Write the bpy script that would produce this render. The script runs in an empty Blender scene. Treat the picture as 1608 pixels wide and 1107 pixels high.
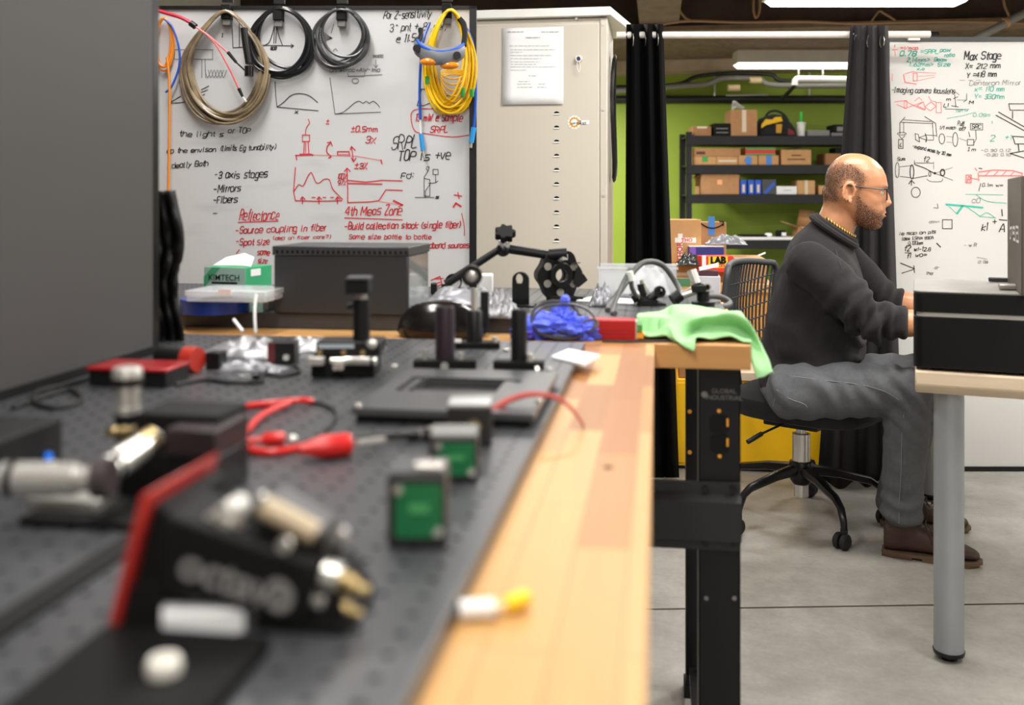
import bpy, bmesh, math, random
import numpy as np
from mathutils import Vector, Matrix, Euler, noise
random.seed(7)
SC = bpy.context.scene
COL = SC.collection
PI = math.pi
# ------------------------------------------------------------------ camera
F = 1530.0; CX = 804.0; HY = 313.0; CH = 1.15; YAW = math.radians(8.51)
SN, CS = math.sin(YAW), math.cos(YAW)
cam_d = bpy.data.cameras.new('camera'); cam = bpy.data.objects.new('camera', cam_d); COL.objects.link(cam)
cam.location = (0, 0, CH); cam.rotation_euler = (PI/2, 0, YAW)
cam_d.sensor_width = 36.0; cam_d.lens = F*36.0/1608.0
cam_d.shift_y = -(1107/2-HY)/1608.0
cam_d.clip_start = 0.02; cam_d.clip_end = 60
cam_d.dof.use_dof = True; cam_d.dof.focus_distance = 3.3; cam_d.dof.aperture_fstop = 3.3
SC.camera = cam
SC.view_settings.view_transform = 'Standard'; SC.view_settings.look = 'None'
SC.view_settings.exposure = 0.25; SC.view_settings.gamma = 1.0
SC.view_settings.use_curve_mapping = False
SC.cycles.use_denoising = True
SC.cycles.max_bounces = 8
FWD = Vector((-SN, CS, 0)); RGT = Vector((CS, SN, 0)); UP = Vector((0, 0, 1)); EYE = Vector((0, 0, CH))
def P(px, py, d): return EYE + FWD*d + RGT*((px-CX)/F*d) + UP*((HY-py)/F*d)
def Z(px, py, z): return P(px, py, (CH-z)*F/(py-HY))
def YP(px, py, Y): return P(px, py, Y/(CS+SN*(px-CX)/F))
def V(*a): return Vector(a)
# ------------------------------------------------------------------ world and lights
w = bpy.data.worlds.new('world'); SC.world = w; w.use_nodes = True
w.node_tree.nodes['Background'].inputs[0].default_value = (1, 0.985, 0.965, 1)
w.node_tree.nodes['Background'].inputs[1].default_value = 0.06
def area(name, loc, sx, sy, power, rot=(0, 0, 0), col=(1, 0.975, 0.94)):
    l = bpy.data.lights.new(name, 'AREA'); l.shape = 'RECTANGLE'; l.size = sx; l.size_y = sy; l.energy = power; l.color = col
    o = bpy.data.objects.new(name, l); COL.objects.link(o); o.location = loc; o.rotation_euler = rot
    return o
# ceiling lamps, the last two unseen and added to brighten the yellow cabinet: (x, y, z, along_x?, watts)
LAMPS = [(-0.35, 0.35, 2.50, False, 20), (1.45, 1.9, 2.50, False, 40), (-0.95, 1.9, 2.50, False, 20), (0.6, -1.2, 2.5, False, 36),
         (-0.6, 4.9, 2.55, True, 30), (3.2, 2.6, 2.5, False, 62), (2.6, 8.0, 2.40, True, 40), (-1.0, 9.0, 2.40, False, 105), (0.9, 6.6, 2.40, True, 34), (2.3, 4.7, 2.5, False, 55), (0.55, 3.05, 2.5, True, 34)]
for x, y, z, ax, p in LAMPS:
    area('lamp_light', (x, y, z-0.045), 1.2 if ax else 0.22, 0.22 if ax else 1.2, p)

# ------------------------------------------------------------------ material helpers
def lin(c):
    c = c/255.0
    return c/12.92 if c <= 0.04045 else ((c+0.055)/1.055)**2.4
def rgb(r, g, b): return (lin(r), lin(g), lin(b), 1)
MATS = {}
def mat(name, col, rough=0.5, metal=0.0, var=0.0, vscale=8.0, bump=0.0, bscale=60.0, spec=0.5, emit=0.0, alpha=1.0, trans=0.0, stretch=None, sheen=0.0, coat=0.0):
    if name in MATS: return MATS[name]
    m = bpy.data.materials.new(name); m.use_nodes = True; nt = m.node_tree; N = nt.nodes; L = nt.links
    b = N['Principled BSDF']; c = rgb(*col)
    b.inputs['Base Color'].default_value = c; b.inputs['Roughness'].default_value = rough; b.inputs['Metallic'].default_value = metal
    b.inputs['Specular IOR Level'].default_value = spec
    if emit: b.inputs['Emission Color'].default_value = c; b.inputs['Emission Strength'].default_value = emit
    if alpha < 1: b.inputs['Alpha'].default_value = alpha
    if trans: b.inputs['Transmission Weight'].default_value = trans
    if sheen: b.inputs['Sheen Weight'].default_value = sheen
    if coat: b.inputs['Coat Weight'].default_value = coat
    tc = N.new('ShaderNodeTexCoord'); src = tc.outputs['Object']
    if stretch:
        mp = N.new('ShaderNodeMapping'); mp.inputs['Scale'].default_value = stretch; L.new(src, mp.inputs[0]); src = mp.outputs[0]
    nz = N.new('ShaderNodeTexNoise'); nz.inputs['Scale'].default_value = vscale; nz.inputs['Detail'].default_value = 5; L.new(src, nz.inputs['Vector'])
    v = var if var else 0.06
    mr = N.new('ShaderNodeMapRange'); mr.inputs[1].default_value = 0.25; mr.inputs[2].default_value = 0.75
    mr.inputs[3].default_value = 1-v; mr.inputs[4].default_value = 1+v; L.new(nz.outputs[0], mr.inputs[0])
    mx = N.new('ShaderNodeVectorMath'); mx.operation = 'MULTIPLY'; mx.inputs[0].default_value = c[:3]; L.new(mr.outputs[0], mx.inputs[1])
    L.new(mx.outputs[0], b.inputs['Base Color'])
    if bump:
        n2 = N.new('ShaderNodeTexNoise'); n2.inputs['Scale'].default_value = bscale; n2.inputs['Detail'].default_value = 4; L.new(src, n2.inputs['Vector'])
        bp = N.new('ShaderNodeBump'); bp.inputs['Strength'].default_value = bump; bp.inputs['Distance'].default_value = 0.01
        L.new(n2.outputs[0], bp.inputs['Height']); L.new(bp.outputs[0], b.inputs['Normal'])
    MATS[name] = m
    return m
def nodes(m): return m.node_tree.nodes, m.node_tree.links, m.node_tree.nodes['Principled BSDF']

# ------------------------------------------------------------------ mesh builder
def frame_from(d):
    d = Vector(d).normalized(); a = Vector((0, 0, 1)) if abs(d.z) < 0.9 else Vector((1, 0, 0))
    u = d.cross(a).normalized(); return u, d.cross(u).normalized(), d
class MB:
    def __init__(s): s.v = []; s.f = []
    def add(s, vs, fs):
        o = len(s.v); s.v += [Vector(p) for p in vs]; s.f += [tuple(i+o for i in q) for q in fs]; return s
    def hexa(s, p):
        return s.add(p, [(0, 3, 2, 1), (4, 5, 6, 7), (0, 1, 5, 4), (1, 2, 6, 5), (2, 3, 7, 6), (3, 0, 4, 7)])
    def box(s, c, size, R=None):
        c = Vector(c); h = Vector(size)/2; q = []
        for z in (-1, 1):
            for x, y in ((-1, -1), (1, -1), (1, 1), (-1, 1)):
                p = Vector((x*h.x, y*h.y, z*h.z)); q.append(c+(R @ p if R else p))
        return s.hexa(q)
    def b2(s, lo, hi):
        lo = Vector(lo); hi = Vector(hi); return s.box((lo+hi)/2, hi-lo)
    def cyl(s, a, b, r0, r1=None, n=18, caps=True):
        a = Vector(a); b = Vector(b); r1 = r0 if r1 is None else r1; u, w_, d = frame_from(b-a)
        vs = []
        for p, r in ((a, r0), (b, r1)):
            for i in range(n):
                t = 2*PI*i/n; vs.append(p+(u*math.cos(t)+w_*math.sin(t))*r)
        fs = [(i, (i+1) % n, n+(i+1) % n, n+i) for i in range(n)]
        if caps: fs += [tuple(reversed(range(n))), tuple(range(n, 2*n))]
        return s.add(vs, fs)
    def rings(s, rs, caps=True, closed=False):
        n = len(rs[0]); vs = [p for r in rs for p in r]; m = len(rs)
        fs = []
        for k in range(m if closed else m-1):
            a = k*n; b = ((k+1) % m)*n
            fs += [(a+i, a+(i+1) % n, b+(i+1) % n, b+i) for i in range(n)]
        if caps and not closed: fs += [tuple(reversed(range(n))), tuple(range((m-1)*n, m*n))]
        return s.add(vs, fs)
    def tube(s, pts, r, n=8, closed=False, smooth=0):
        pts = [Vector(p) for p in pts]
        if smooth: pts = spline(pts, smooth, closed)
        m = len(pts); rs = []; u = None
        for i, p in enumerate(pts):
            d = (pts[(i+1) % m]-pts[i-1]) if (closed or 0 < i < m-1) else (pts[1]-pts[0] if i == 0 else pts[-1]-pts[-2])
            if d.length < 1e-9: d = Vector((0, 0, 1))
            d.normalize()
            if u is None: u = frame_from(d)[0]
            u = (u-d*u.dot(d)); u = u.normalized() if u.length > 1e-6 else frame_from(d)[0]
            w_ = d.cross(u); rr = r[i*len(r)//m] if isinstance(r, (list, tuple)) else r
            rs.append([p+(u*math.cos(2*PI*k/n)+w_*math.sin(2*PI*k/n))*rr for k in range(n)])
        return s.rings(rs, True, closed)
    def lathe(s, prof, c, axis=(0, 0, 1), n=24, caps=True):
        c = Vector(c); u, w_, d = frame_from(axis)
        rs = [[c+d*z+(u*math.cos(2*PI*k/n)+w_*math.sin(2*PI*k/n))*max(r, 1e-5) for k in range(n)] for r, z in prof]
        return s.rings(rs, caps)
    def sph(s, c, r, n=16, m=10):
        c = Vector(c); r = Vector(r) if hasattr(r, '__len__') else Vector((r, r, r)); rs = []
        for j in range(m+1):
            t = PI*j/m; t = min(max(t, 0.02), PI-0.02)
            rs.append([c+Vector((r.x*math.sin(t)*math.cos(2*PI*k/n), r.y*math.sin(t)*math.sin(2*PI*k/n), -r.z*math.cos(t))) for k in range(n)])
        return s.rings(rs)
    def prism(s, pts, ext):
        pts = [Vector(p) for p in pts]; ext = Vector(ext); n = len(pts)
        return s.add(pts+[p+ext for p in pts], [tuple(reversed(range(n))), tuple(range(n, 2*n))]+[(i, (i+1) % n, n+(i+1) % n, n+i) for i in range(n)])
    def grid(s, fn, nu, nv, thick=None):
        vs = [Vector(fn(i/nu, j/nv)) for j in range(nv+1) for i in range(nu+1)]
        fs = [(j*(nu+1)+i, j*(nu+1)+i+1, (j+1)*(nu+1)+i+1, (j+1)*(nu+1)+i) for j in range(nv) for i in range(nu)]
        return s.add(vs, fs)
    def build(s, name, m, parent=None, local=False, bevel=0.0, seg=2, solid=0.0, sub=0, smooth=True, ang=38):
        me = bpy.data.meshes.new(name)
        vs = s.v
        if parent is not None and not local:
            I = rootmat(parent).inverted(); vs = [I @ p for p in vs]
        me.from_pydata([tuple(p) for p in vs], [], s.f)
        bm = bmesh.new(); bm.from_mesh(me); bmesh.ops.recalc_face_normals(bm, faces=bm.faces); bm.to_mesh(me); bm.free()
        if smooth:
            me.polygons.foreach_set('use_smooth', [True]*len(me.polygons)); me.set_sharp_from_angle(angle=math.radians(ang))
        me.materials.append(m)
        o = bpy.data.objects.new(name, me); COL.objects.link(o)
        if parent is not None: o.parent = parent
        if solid:
            k = o.modifiers.new('solidify', 'SOLIDIFY'); k.thickness = solid; k.offset = 0
        if sub:
            k = o.modifiers.new('subdivide', 'SUBSURF'); k.levels = sub; k.render_levels = sub
        if bevel:
            k = o.modifiers.new('bevel', 'BEVEL'); k.width = bevel; k.segments = seg; k.limit_method = 'ANGLE'; k.angle_limit = math.radians(40)
        return o
def rootmat(o):
    M = Matrix.LocRotScale(o.location, o.rotation_euler, o.scale)
    while o.parent is not None:
        o = o.parent; M = Matrix.LocRotScale(o.location, o.rotation_euler, o.scale) @ M
    return M
def spline(pts, k=6, closed=False):
    out = []; n = len(pts)
    for i in range(n if closed else n-1):
        g = lambda j: pts[j % n] if closed else pts[min(max(j, 0), n-1)]
        p0, p1, p2, p3 = g(i-1), g(i), g(i+1), g(i+2)
        for t in range(k):
            t /= k
            out.append(0.5*((2*p1)+(p2-p0)*t+(2*p0-5*p1+4*p2-p3)*t*t+(3*p1-p0-3*p2+p3)*t**3))
    if not closed: out.append(pts[-1])
    return out
def tag(o, label, cat, group=None, kind=None):
    o['label'] = label; o['category'] = cat
    if group: o['group'] = group
    if kind: o['kind'] = kind
    return o
def thing(name, label, cat, loc=(0, 0, 0), rotz=0.0, group=None):
    o = bpy.data.objects.new(name, None); COL.objects.link(o); o.empty_display_size = 0.05
    o.location = loc; o.rotation_euler = (0, 0, rotz); return tag(o, label, cat, group)
def struct(o): o['kind'] = 'structure'; return o
def dup(root, loc, rotz, label, group=None):
    r = root.copy(); COL.objects.link(r); r.location = loc; r.rotation_euler = (0, 0, rotz); r['label'] = label
    if group: r['group'] = group
    for ch in list(root.children):
        c = ch.copy(); COL.objects.link(c); c.parent = r
        for g in list(ch.children):
            d = g.copy(); COL.objects.link(d); d.parent = c
    return r
def text(name, s, size, M, m, parent, ext=0.0002, bold=0.0):
    cu = bpy.data.curves.new(name, 'FONT'); cu.body = s; cu.size = size; cu.extrude = ext; cu.align_x = 'CENTER'; cu.align_y = 'CENTER'; cu.offset = bold
    cu.resolution_u = 3
    o = bpy.data.objects.new(name, cu); COL.objects.link(o)
    bpy.context.view_layer.update()
    me = bpy.data.meshes.new_from_object(o.evaluated_get(bpy.context.evaluated_depsgraph_get()))
    bpy.data.objects.remove(o); bpy.data.curves.remove(cu)
    I = rootmat(parent).inverted() if parent is not None else Matrix()
    me.transform(I @ M); me.materials.clear(); me.materials.append(m)
    ob = bpy.data.objects.new(name, me); COL.objects.link(ob); ob.parent = parent
    return ob
def basis(o, x, y):
    x = Vector(x).normalized(); y = Vector(y); z = x.cross(y).normalized(); y = z.cross(x)
    M = Matrix((x, y, z)).transposed().to_4x4(); M.translation = o; return M
# ------------------------------------------------------------------ handwriting: single stroke letters
FONT = dict(a="45 36 16 05 03 12 32 43|46 42", b="08 02 32 43 45 36 06", c="45 36 16 05 03 12 32 43", d="48 42 12 03 05 16 46", e="04 44 45 36 16 05 03 12 42",
 f="48 38 27 22|06 46", g="46 16 05 03 12 42|46 41 30 00", h="08 02|05 16 36 45 42", i="16 12|17 18", j="26 21 10 00|27 28", k="08 02|46 04 42", l="18 12 22",
 m="02 06|05 16 25 22|25 36 45 42", n="02 06|05 16 36 45 42", o="16 05 03 12 32 43 45 36 16", p="06 00|06 36 45 43 32 02", q="46 16 05 03 12 42|46 40", r="02 06|04 16 36",
 s="46 16 05 14 34 43 32 02", t="28 23 32 42|06 46", u="06 03 12 32 43|46 42", v="06 22 46", w="06 12 25 32 46", x="06 42|02 46", y="06 23|46 00", z="06 46 02 42",
 A="02 28 42|14 34", B="02 08 38 47 46 35 05|35 44 43 32 02", C="47 38 18 07 03 12 32 43", D="02 08 28 46 44 22 02", E="48 08 02 42|05 35", F="48 08 02|05 35",
 G="47 38 18 07 03 12 32 43 45 25", H="08 02|48 42|05 45", I="18 12|08 28|02 22", J="48 43 32 12 03", K="08 02|48 05 42", L="08 02 42", M="02 08 24 48 42", N="02 08 42 48",
 O="18 07 03 12 32 43 47 38 18", P="02 08 38 47 46 35 05", Q="18 07 03 12 32 43 47 38 18|33 42", R="02 08 38 47 46 35 05|25 42", S="47 38 18 07 06 15 35 44 43 32 12 03",
 T="08 48|28 22", U="08 03 12 32 43 48", V="08 22 48", W="08 12 26 32 48", X="08 42|02 48", Y="08 25 48|25 22", Z="08 48 02 42")
FONT.update({'0': "18 07 03 12 32 43 47 38 18", '1': "17 28 22", '2': "07 18 38 47 46 02 42", '3': "07 18 38 47 46 35 15|35 44 43 32 12 03", '4': "38 04 44|38 32", '5': "48 08 05 35 44 43 32 02",
 '6': "38 15 03 12 32 43 44 35 05", '7': "08 48 12", '8': "15 06 07 18 38 47 46 35 15 04 03 12 32 43 44 35", '9': "45 15 06 07 18 38 47 45 22", '-': "05 35", '=': "06 46|04 44", '+': "05 45|27 23",
 '.': "12 13", ',': "23 11", '(': "38 16 14 32", ')': "18 36 34 12", '%': "48 02|08 17|33 42", '@': "35 15 14 34 36 16 05 03 12 42", ':': "16 17|13 14", '"': "18 17|38 37", '/': "48 02", '~': "05 16 34 45",
 '>': "07 45 03", '±': "06 46|28 24|02 42", '?': "07 18 38 47 35 24|22 23", '_': "02 42", "'": "28 27", '|': "28 22"})
INK = {}
class Board:
    """pixel-measured strokes laid as thin ink on a flat board; fn maps photo pixel -> point on the surface"""
    def __init__(s, fn, nrm, w): s.fn = fn; s.n = Vector(nrm); s.w = w; s.q = {}
    def line(s, key, pts, w=1.0, sm=0):
        p = [s.fn(*q) for q in pts]
        if sm and len(p) > 2: p = spline(p, sm)
        mb = s.q.setdefault(key, MB()); hw = s.w*w/2; e = s.n*0.0006
        for a, b in zip(p, p[1:]):
            d = b-a
            if d.length < 1e-7: continue
            d.normalize(); t = s.n.cross(d)*hw; a2 = a-d*hw*0.6; b2 = b+d*hw*0.6
            mb.add([a2-t+e, b2-t+e, b2+t+e, a2+t+e], [(0, 1, 2, 3)])
        return s
    def write(s, key, x0, x1, y, txt, h, rise=0.0, w=1.0):
        wd = [.62 if c in "il1.,:'|jtfr()" else (.75 if c == ' ' else (1.3 if c in 'mwMW@' else 1.0)) for c in txt]
        wd = [q*random.uniform(.86, 1.14) for q in wd]; tot = sum(wd); pos = 0; vv = h/6.0; nn = len(txt)
        for i, ch in enumerate(txt):
            g = FONT.get(ch); adv = (x1-x0)*wd[i]/tot; xs = x0+pos; pos += adv; u = adv/5.3
            if not g: continue
            jy = random.uniform(-0.5, 0.5)*h*0.13; sl = 0.2+random.uniform(-.08, .08); sc = random.uniform(.88, 1.1)
            for st in g.split('|'):
                pl = []
                for t in st.split():
                    gx = int(t[0]); gy = int(t[1])-2
                    pl.append((xs+gx*u+gy*vv*sl+random.uniform(-.2, .2)*u, y-gy*vv*sc+jy+rise*(i/nn)+random.uniform(-.18, .18)*vv))
                s.line(key, pl, w*random.uniform(.85, 1.1), 3 if len(pl) > 2 else 0)
        return s
    def rect(s, key, x0, y0, x1, y1, w=1.0): return s.line(key, [(x0, y0), (x1, y0), (x1, y1), (x0, y1), (x0, y0)], w)
    def ell(s, key, cx, cy, rx, ry, w=1.0): return s.line(key, [(cx+rx*math.cos(t*PI/10), cy+ry*math.sin(t*PI/10)) for t in range(21)], w)
    def done(s, parent):
        for k, mb in s.q.items(): mb.build(k+'_writing', INK[k], parent, smooth=False)
# ------------------------------------------------------------------ materials
def wood_mat(name, along_y, c1, c2, c3, sx=0.042, sy=0.42, rough=0.42):
    m = mat(name, c1, rough, var=0.1, vscale=5); N, L, b = nodes(m)
    tc = N.new('ShaderNodeTexCoord'); mp = N.new('ShaderNodeMapping')
    if along_y: mp.inputs['Rotation'].default_value = (0, 0, PI/2)
    L.new(tc.outputs['Object'], mp.inputs[0])
    br = N.new('ShaderNodeTexBrick'); br.inputs['Scale'].default_value = 1.0; br.inputs['Brick Width'].default_value = sy; br.inputs['Row Height'].default_value = sx
    br.inputs['Mortar Size'].default_value = 0.0006; br.offset = 0.37; br.inputs['Bias'].default_value = -0.1
    br.inputs['Color1'].default_value = (0, 0, 0, 1); br.inputs['Color2'].default_value = (1, 1, 1, 1); br.inputs['Mortar'].default_value = (0.7, 0.7, 0.7, 1)
    L.new(mp.outputs[0], br.inputs['Vector'])
    cr = N.new('ShaderNodeValToRGB'); e = cr.color_ramp.elements
    e[0].position = 0.0; e[0].color = rgb(*c1); e[1].position = 1.0; e[1].color = rgb(*c3); e.new(0.38).color = rgb(*c1); e.new(0.62).color = rgb(*c2)
    L.new(br.outputs[0], cr.inputs[0])
    m2 = N.new('ShaderNodeMapping'); m2.inputs['Scale'].default_value = (60, 3, 60) if along_y else (3, 60, 60); L.new(tc.outputs['Object'], m2.inputs[0])
    gz = N.new('ShaderNodeTexNoise'); gz.inputs['Scale'].default_value = 1.0; gz.inputs['Detail'].default_value = 6; L.new(m2.outputs[0], gz.inputs['Vector'])
    mr = N.new('ShaderNodeMapRange'); mr.inputs[3].default_value = 0.86; mr.inputs[4].default_value = 1.1; L.new(gz.outputs[0], mr.inputs[0])
    vm = N.new('ShaderNodeVectorMath'); vm.operation = 'MULTIPLY'; L.new(cr.outputs[0], vm.inputs[0]); L.new(mr.outputs[0], vm.inputs[1])
    L.new(vm.outputs[0], b.inputs['Base Color'])
    return m
WOOD = wood_mat('bench_wood', True, (192, 146, 88), (166, 112, 58), (138, 84, 40), 0.038, 0.26)
WOOD2 = wood_mat('bench_wood_cross', False, (212, 170, 114), (204, 154, 94), (188, 134, 76), 0.3, 1.2)
def board_mat():
    m = mat('breadboard_black', (62, 63, 66), 0.36, var=0.1, vscale=12, bump=0.05, bscale=300); N, L, b = nodes(m)
    tc = N.new('ShaderNodeTexCoord'); 
    vm = N.new('ShaderNodeVectorMath'); vm.operation = 'SCALE'; vm.inputs['Scale'].default_value = 40.0; L.new(tc.outputs['Object'], vm.inputs[0])
    fr = N.new('ShaderNodeVectorMath'); fr.operation = 'FRACTION'; L.new(vm.outputs[0], fr.inputs[0])
    sb = N.new('ShaderNodeVectorMath'); sb.operation = 'SUBTRACT'; sb.inputs[1].default_value = (0.5, 0.5, 0.5); L.new(fr.outputs[0], sb.inputs[0])
    mk = N.new('ShaderNodeVectorMath'); mk.operation = 'MULTIPLY'; mk.inputs[1].default_value = (1, 1, 0); L.new(sb.outputs[0], mk.inputs[0])
    ln = N.new('ShaderNodeVectorMath'); ln.operation = 'LENGTH'; L.new(mk.outputs[0], ln.inputs[0])
    lt = N.new('ShaderNodeMath'); lt.operation = 'GREATER_THAN'; lt.inputs[1].default_value = 0.125; L.new(ln.outputs['Value'], lt.inputs[0])
    old = b.inputs['Base Color'].links[0].from_socket
    mu = N.new('ShaderNodeVectorMath'); mu.operation = 'MULTIPLY'; L.new(old, mu.inputs[0])
    mr = N.new('ShaderNodeMapRange'); mr.inputs[3].default_value = 0.3; L.new(lt.outputs[0], mr.inputs[0]); L.new(mr.outputs[0], mu.inputs[1])
    L.new(mu.outputs[0], b.inputs['Base Color'])
    sp = N.new('ShaderNodeMapRange'); sp.inputs[3].default_value = 0.0; sp.inputs[4].default_value = 0.55; L.new(lt.outputs[0], sp.inputs[0]); L.new(sp.outputs[0], b.inputs['Specular IOR Level'])
    return m
BBM = board_mat()
BLACK = mat('black_metal', (16, 16, 17), 0.42, var=0.1, spec=.35)
BLACKS = mat('black_satin', (14, 14, 15), 0.28, var=0.1, spec=.4)
BLACKM = mat('black_matte', (9, 9, 9), 0.65, var=0.1, spec=.25)
ANOD = mat('black_anodised', (26, 25, 27), 0.38, metal=0.3)
RUBBER = mat('black_rubber', (20, 20, 20), 0.6)
STEEL = mat('steel', (216, 213, 206), 0.27, metal=.72)
STEELM = mat('steel_matte', (200, 197, 190), 0.4, metal=.7)
BRASS = mat('brass', (196, 172, 122), 0.35, metal=1.0)
WHITEP = mat('white_plastic', (230, 230, 228), 0.45)
PAPER = mat('white_paper', (238, 238, 238), 0.8)
RED = mat('red_plastic', (204, 34, 32), 0.35)
REDM = mat('red_metal', (158, 26, 32), 0.3, metal=0.2)
GREENP = mat('green_pcb', (14, 104, 60), 0.4)
CARD = mat('cardboard', (176, 130, 88), 0.85, var=0.08, vscale=20)
CARD2 = mat('cardboard_light', (196, 150, 100), 0.85, var=0.08, vscale=20)
CARD3 = mat('cardboard_brown', (158, 112, 74), 0.85, var=0.08, vscale=20)
BLUEP = mat('blue_plastic', (28, 84, 190), 0.45)
GREYP = mat('grey_plastic', (120, 120, 118), 0.5)
GREYM = mat('grey_dark_paint', (62, 64, 66), 0.5, var=0.05, bump=0.03, bscale=400)
GLASSC = mat('clear_plastic', (245, 246, 248), 0.08, trans=1.0, spec=0.5)
for g in ('clear_plastic',): MATS[g].node_tree.nodes['Principled BSDF'].inputs['IOR'].default_value = 1.25
INK['black'] = mat('ink_black', (28, 28, 30), 0.6); INK['red'] = mat('ink_red', (205, 38, 52), 0.6)
INK['green'] = mat('ink_green', (40, 178, 158), 0.6); INK['grey'] = mat('ink_faded', (128, 128, 130), 0.6); INK['pink'] = mat('ink_faded_red', (232, 120, 120), 0.6)
INK['white'] = mat('print_white', (205, 205, 205), 0.6)
# ------------------------------------------------------------------ room shell
FLOORM = mat('concrete_floor', (157, 154, 147), 0.42, var=0.22, vscale=1.6, bump=0.08, bscale=40, spec=0.4)
N, L, b_ = nodes(FLOORM)
def mottled(m, sc, amt):
    N, L, b = nodes(m); old = b.inputs['Base Color'].links[0].from_socket
    tc = N.new('ShaderNodeTexCoord'); nz = N.new('ShaderNodeTexNoise'); nz.inputs['Scale'].default_value = sc; nz.inputs['Detail'].default_value = 10; nz.inputs['Roughness'].default_value = 0.7
    L.new(tc.outputs['Object'], nz.inputs['Vector']); mr = N.new('ShaderNodeMapRange'); mr.inputs[1].default_value = 0.3; mr.inputs[2].default_value = 0.7; mr.inputs[3].default_value = 1-amt; mr.inputs[4].default_value = 1+amt*0.5
    L.new(nz.outputs[0], mr.inputs[0]); mu = N.new('ShaderNodeVectorMath'); mu.operation = 'MULTIPLY'; L.new(old, mu.inputs[0]); L.new(mr.outputs[0], mu.inputs[1]); L.new(mu.outputs[0], b.inputs['Base Color'])
mottled(FLOORM, 3, 0.2); mottled(FLOORM, 9, 0.22); mottled(FLOORM, 60, 0.12)
X0, X1, Y0, Y1, ZC = -3.4, 4.6, -2.2, 10.75, 2.92
struct(MB().b2((X0-.1, Y0-.1, -0.1), (X1+.1, Y1+.1, 0)).build('floor', FLOORM))
jy = Z(1300, 951, 0).y
JM = mat('joint_dark', (70, 64, 58), 0.9)
j0, j1 = Z(1020, 957, 0), Z(1608, 948, 0); jd = (j1-j0).normalized()
jt = jd.cross(UP)*0.004
jb = MB(); a_, c_ = j0-jd*2.2, j1+jd*2.5
jb.add([a_-jt+UP*.001, c_-jt+UP*.001, c_+jt+UP*.001, a_+jt+UP*.001], [(0, 1, 2, 3)]); struct(jb.build('trim_1', JM))
GREENW = mat('green_wall', (140, 163, 46), 0.6, var=0.04, vscale=1.2, bump=0.03, bscale=90)
LIGHTW = mat('pale_wall', (196, 192, 184), 0.7, var=0.05)
CEILM = mat('ceiling_brown', (112, 92, 72), 0.9, var=0.35, vscale=14, bump=0.6, bscale=50)
BEAMM = mat('beam_brown', (62, 48, 37), 0.9, var=0.3, vscale=6, bump=0.3, bscale=40)
struct(MB().b2((X0, Y1, 0), (X1, Y1+.1, 3)).build('wall_back', GREENW))
struct(MB().b2((X0-.1, Y0, 0), (X0, Y1, 3)).build('wall_left', LIGHTW))
struct(MB().b2((X1, Y0, 0), (X1+.1, Y1, 3)).build('wall_right', LIGHTW))
struct(MB().b2((X0, Y0-.1, 0), (X1, Y0, 3)).build('wall_front', LIGHTW))
struct(MB().b2((X0-.1, Y0-.1, ZC), (X1+.1, Y1+.1, ZC+.1)).build('ceiling', BEAMM))
yb = P(1200, 45, 7.4).y
struct(MB().b2((X0, yb+.25, 2.62), (X1, Y1, 2.72)).build('ceiling_soffit', CEILM))
struct(MB().b2((X0, yb, 2.475), (X1, yb+.25, ZC)).build('beam', BEAMM))
struct(MB().b2((X0, yb-.05, 2.44), (X1, yb+.27, 2.475)).build('beam_ledge', mat('ledge_brown', (118, 96, 76), 0.85, var=0.25, vscale=10)))
struct(MB().b2((X0, Y1-.35, 2.50), (X1, Y1, 2.62)).build('wall_ledge', mat('ledge_pale', (176, 156, 130), 0.8, var=0.15, vscale=6)))
# second beam, nearer and to the left, running along the room
struct(MB().b2((-0.14, 4.6, 2.5), (0.16, yb, ZC)).build('beam_lengthwise', mat('beam_tan', (120, 102, 80), 0.85, var=0.2, vscale=8)))

# ceiling lamps: housing, two tubes
TUBEM = mat('tube_glow', (255, 250, 238), 0.4, emit=5.0)
HOUSE = mat('lamp_housing', (205, 198, 186), 0.5)
names = [('white fluorescent ceiling lamp above the near workbench, outside the picture', 0), ]
lamp_labels = {1: 'fluorescent ceiling lamp between the workbench and the desk', 4: 'fluorescent ceiling lamp behind the beige cabinet top',
  8: 'bright fluorescent lamp at the top edge, nearest in view, hung below the dark beam', 6: 'pale box fluorescent lamp over the storage shelf, half hidden by the right curtain',
  0: 'fluorescent ceiling lamp over the black breadboard', 2: 'fluorescent ceiling lamp over the dark panel', 3: 'fluorescent ceiling lamp behind the viewer', 5: 'fluorescent ceiling lamp right of the desk', 7: 'fluorescent ceiling lamp near the green wall on the left', 9: 'added unseen ceiling lamp right of the black curtains, brightening the yellow cabinet', 10: 'added unseen ceiling lamp above the swivel chair, brightening the yellow cabinet'}
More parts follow.
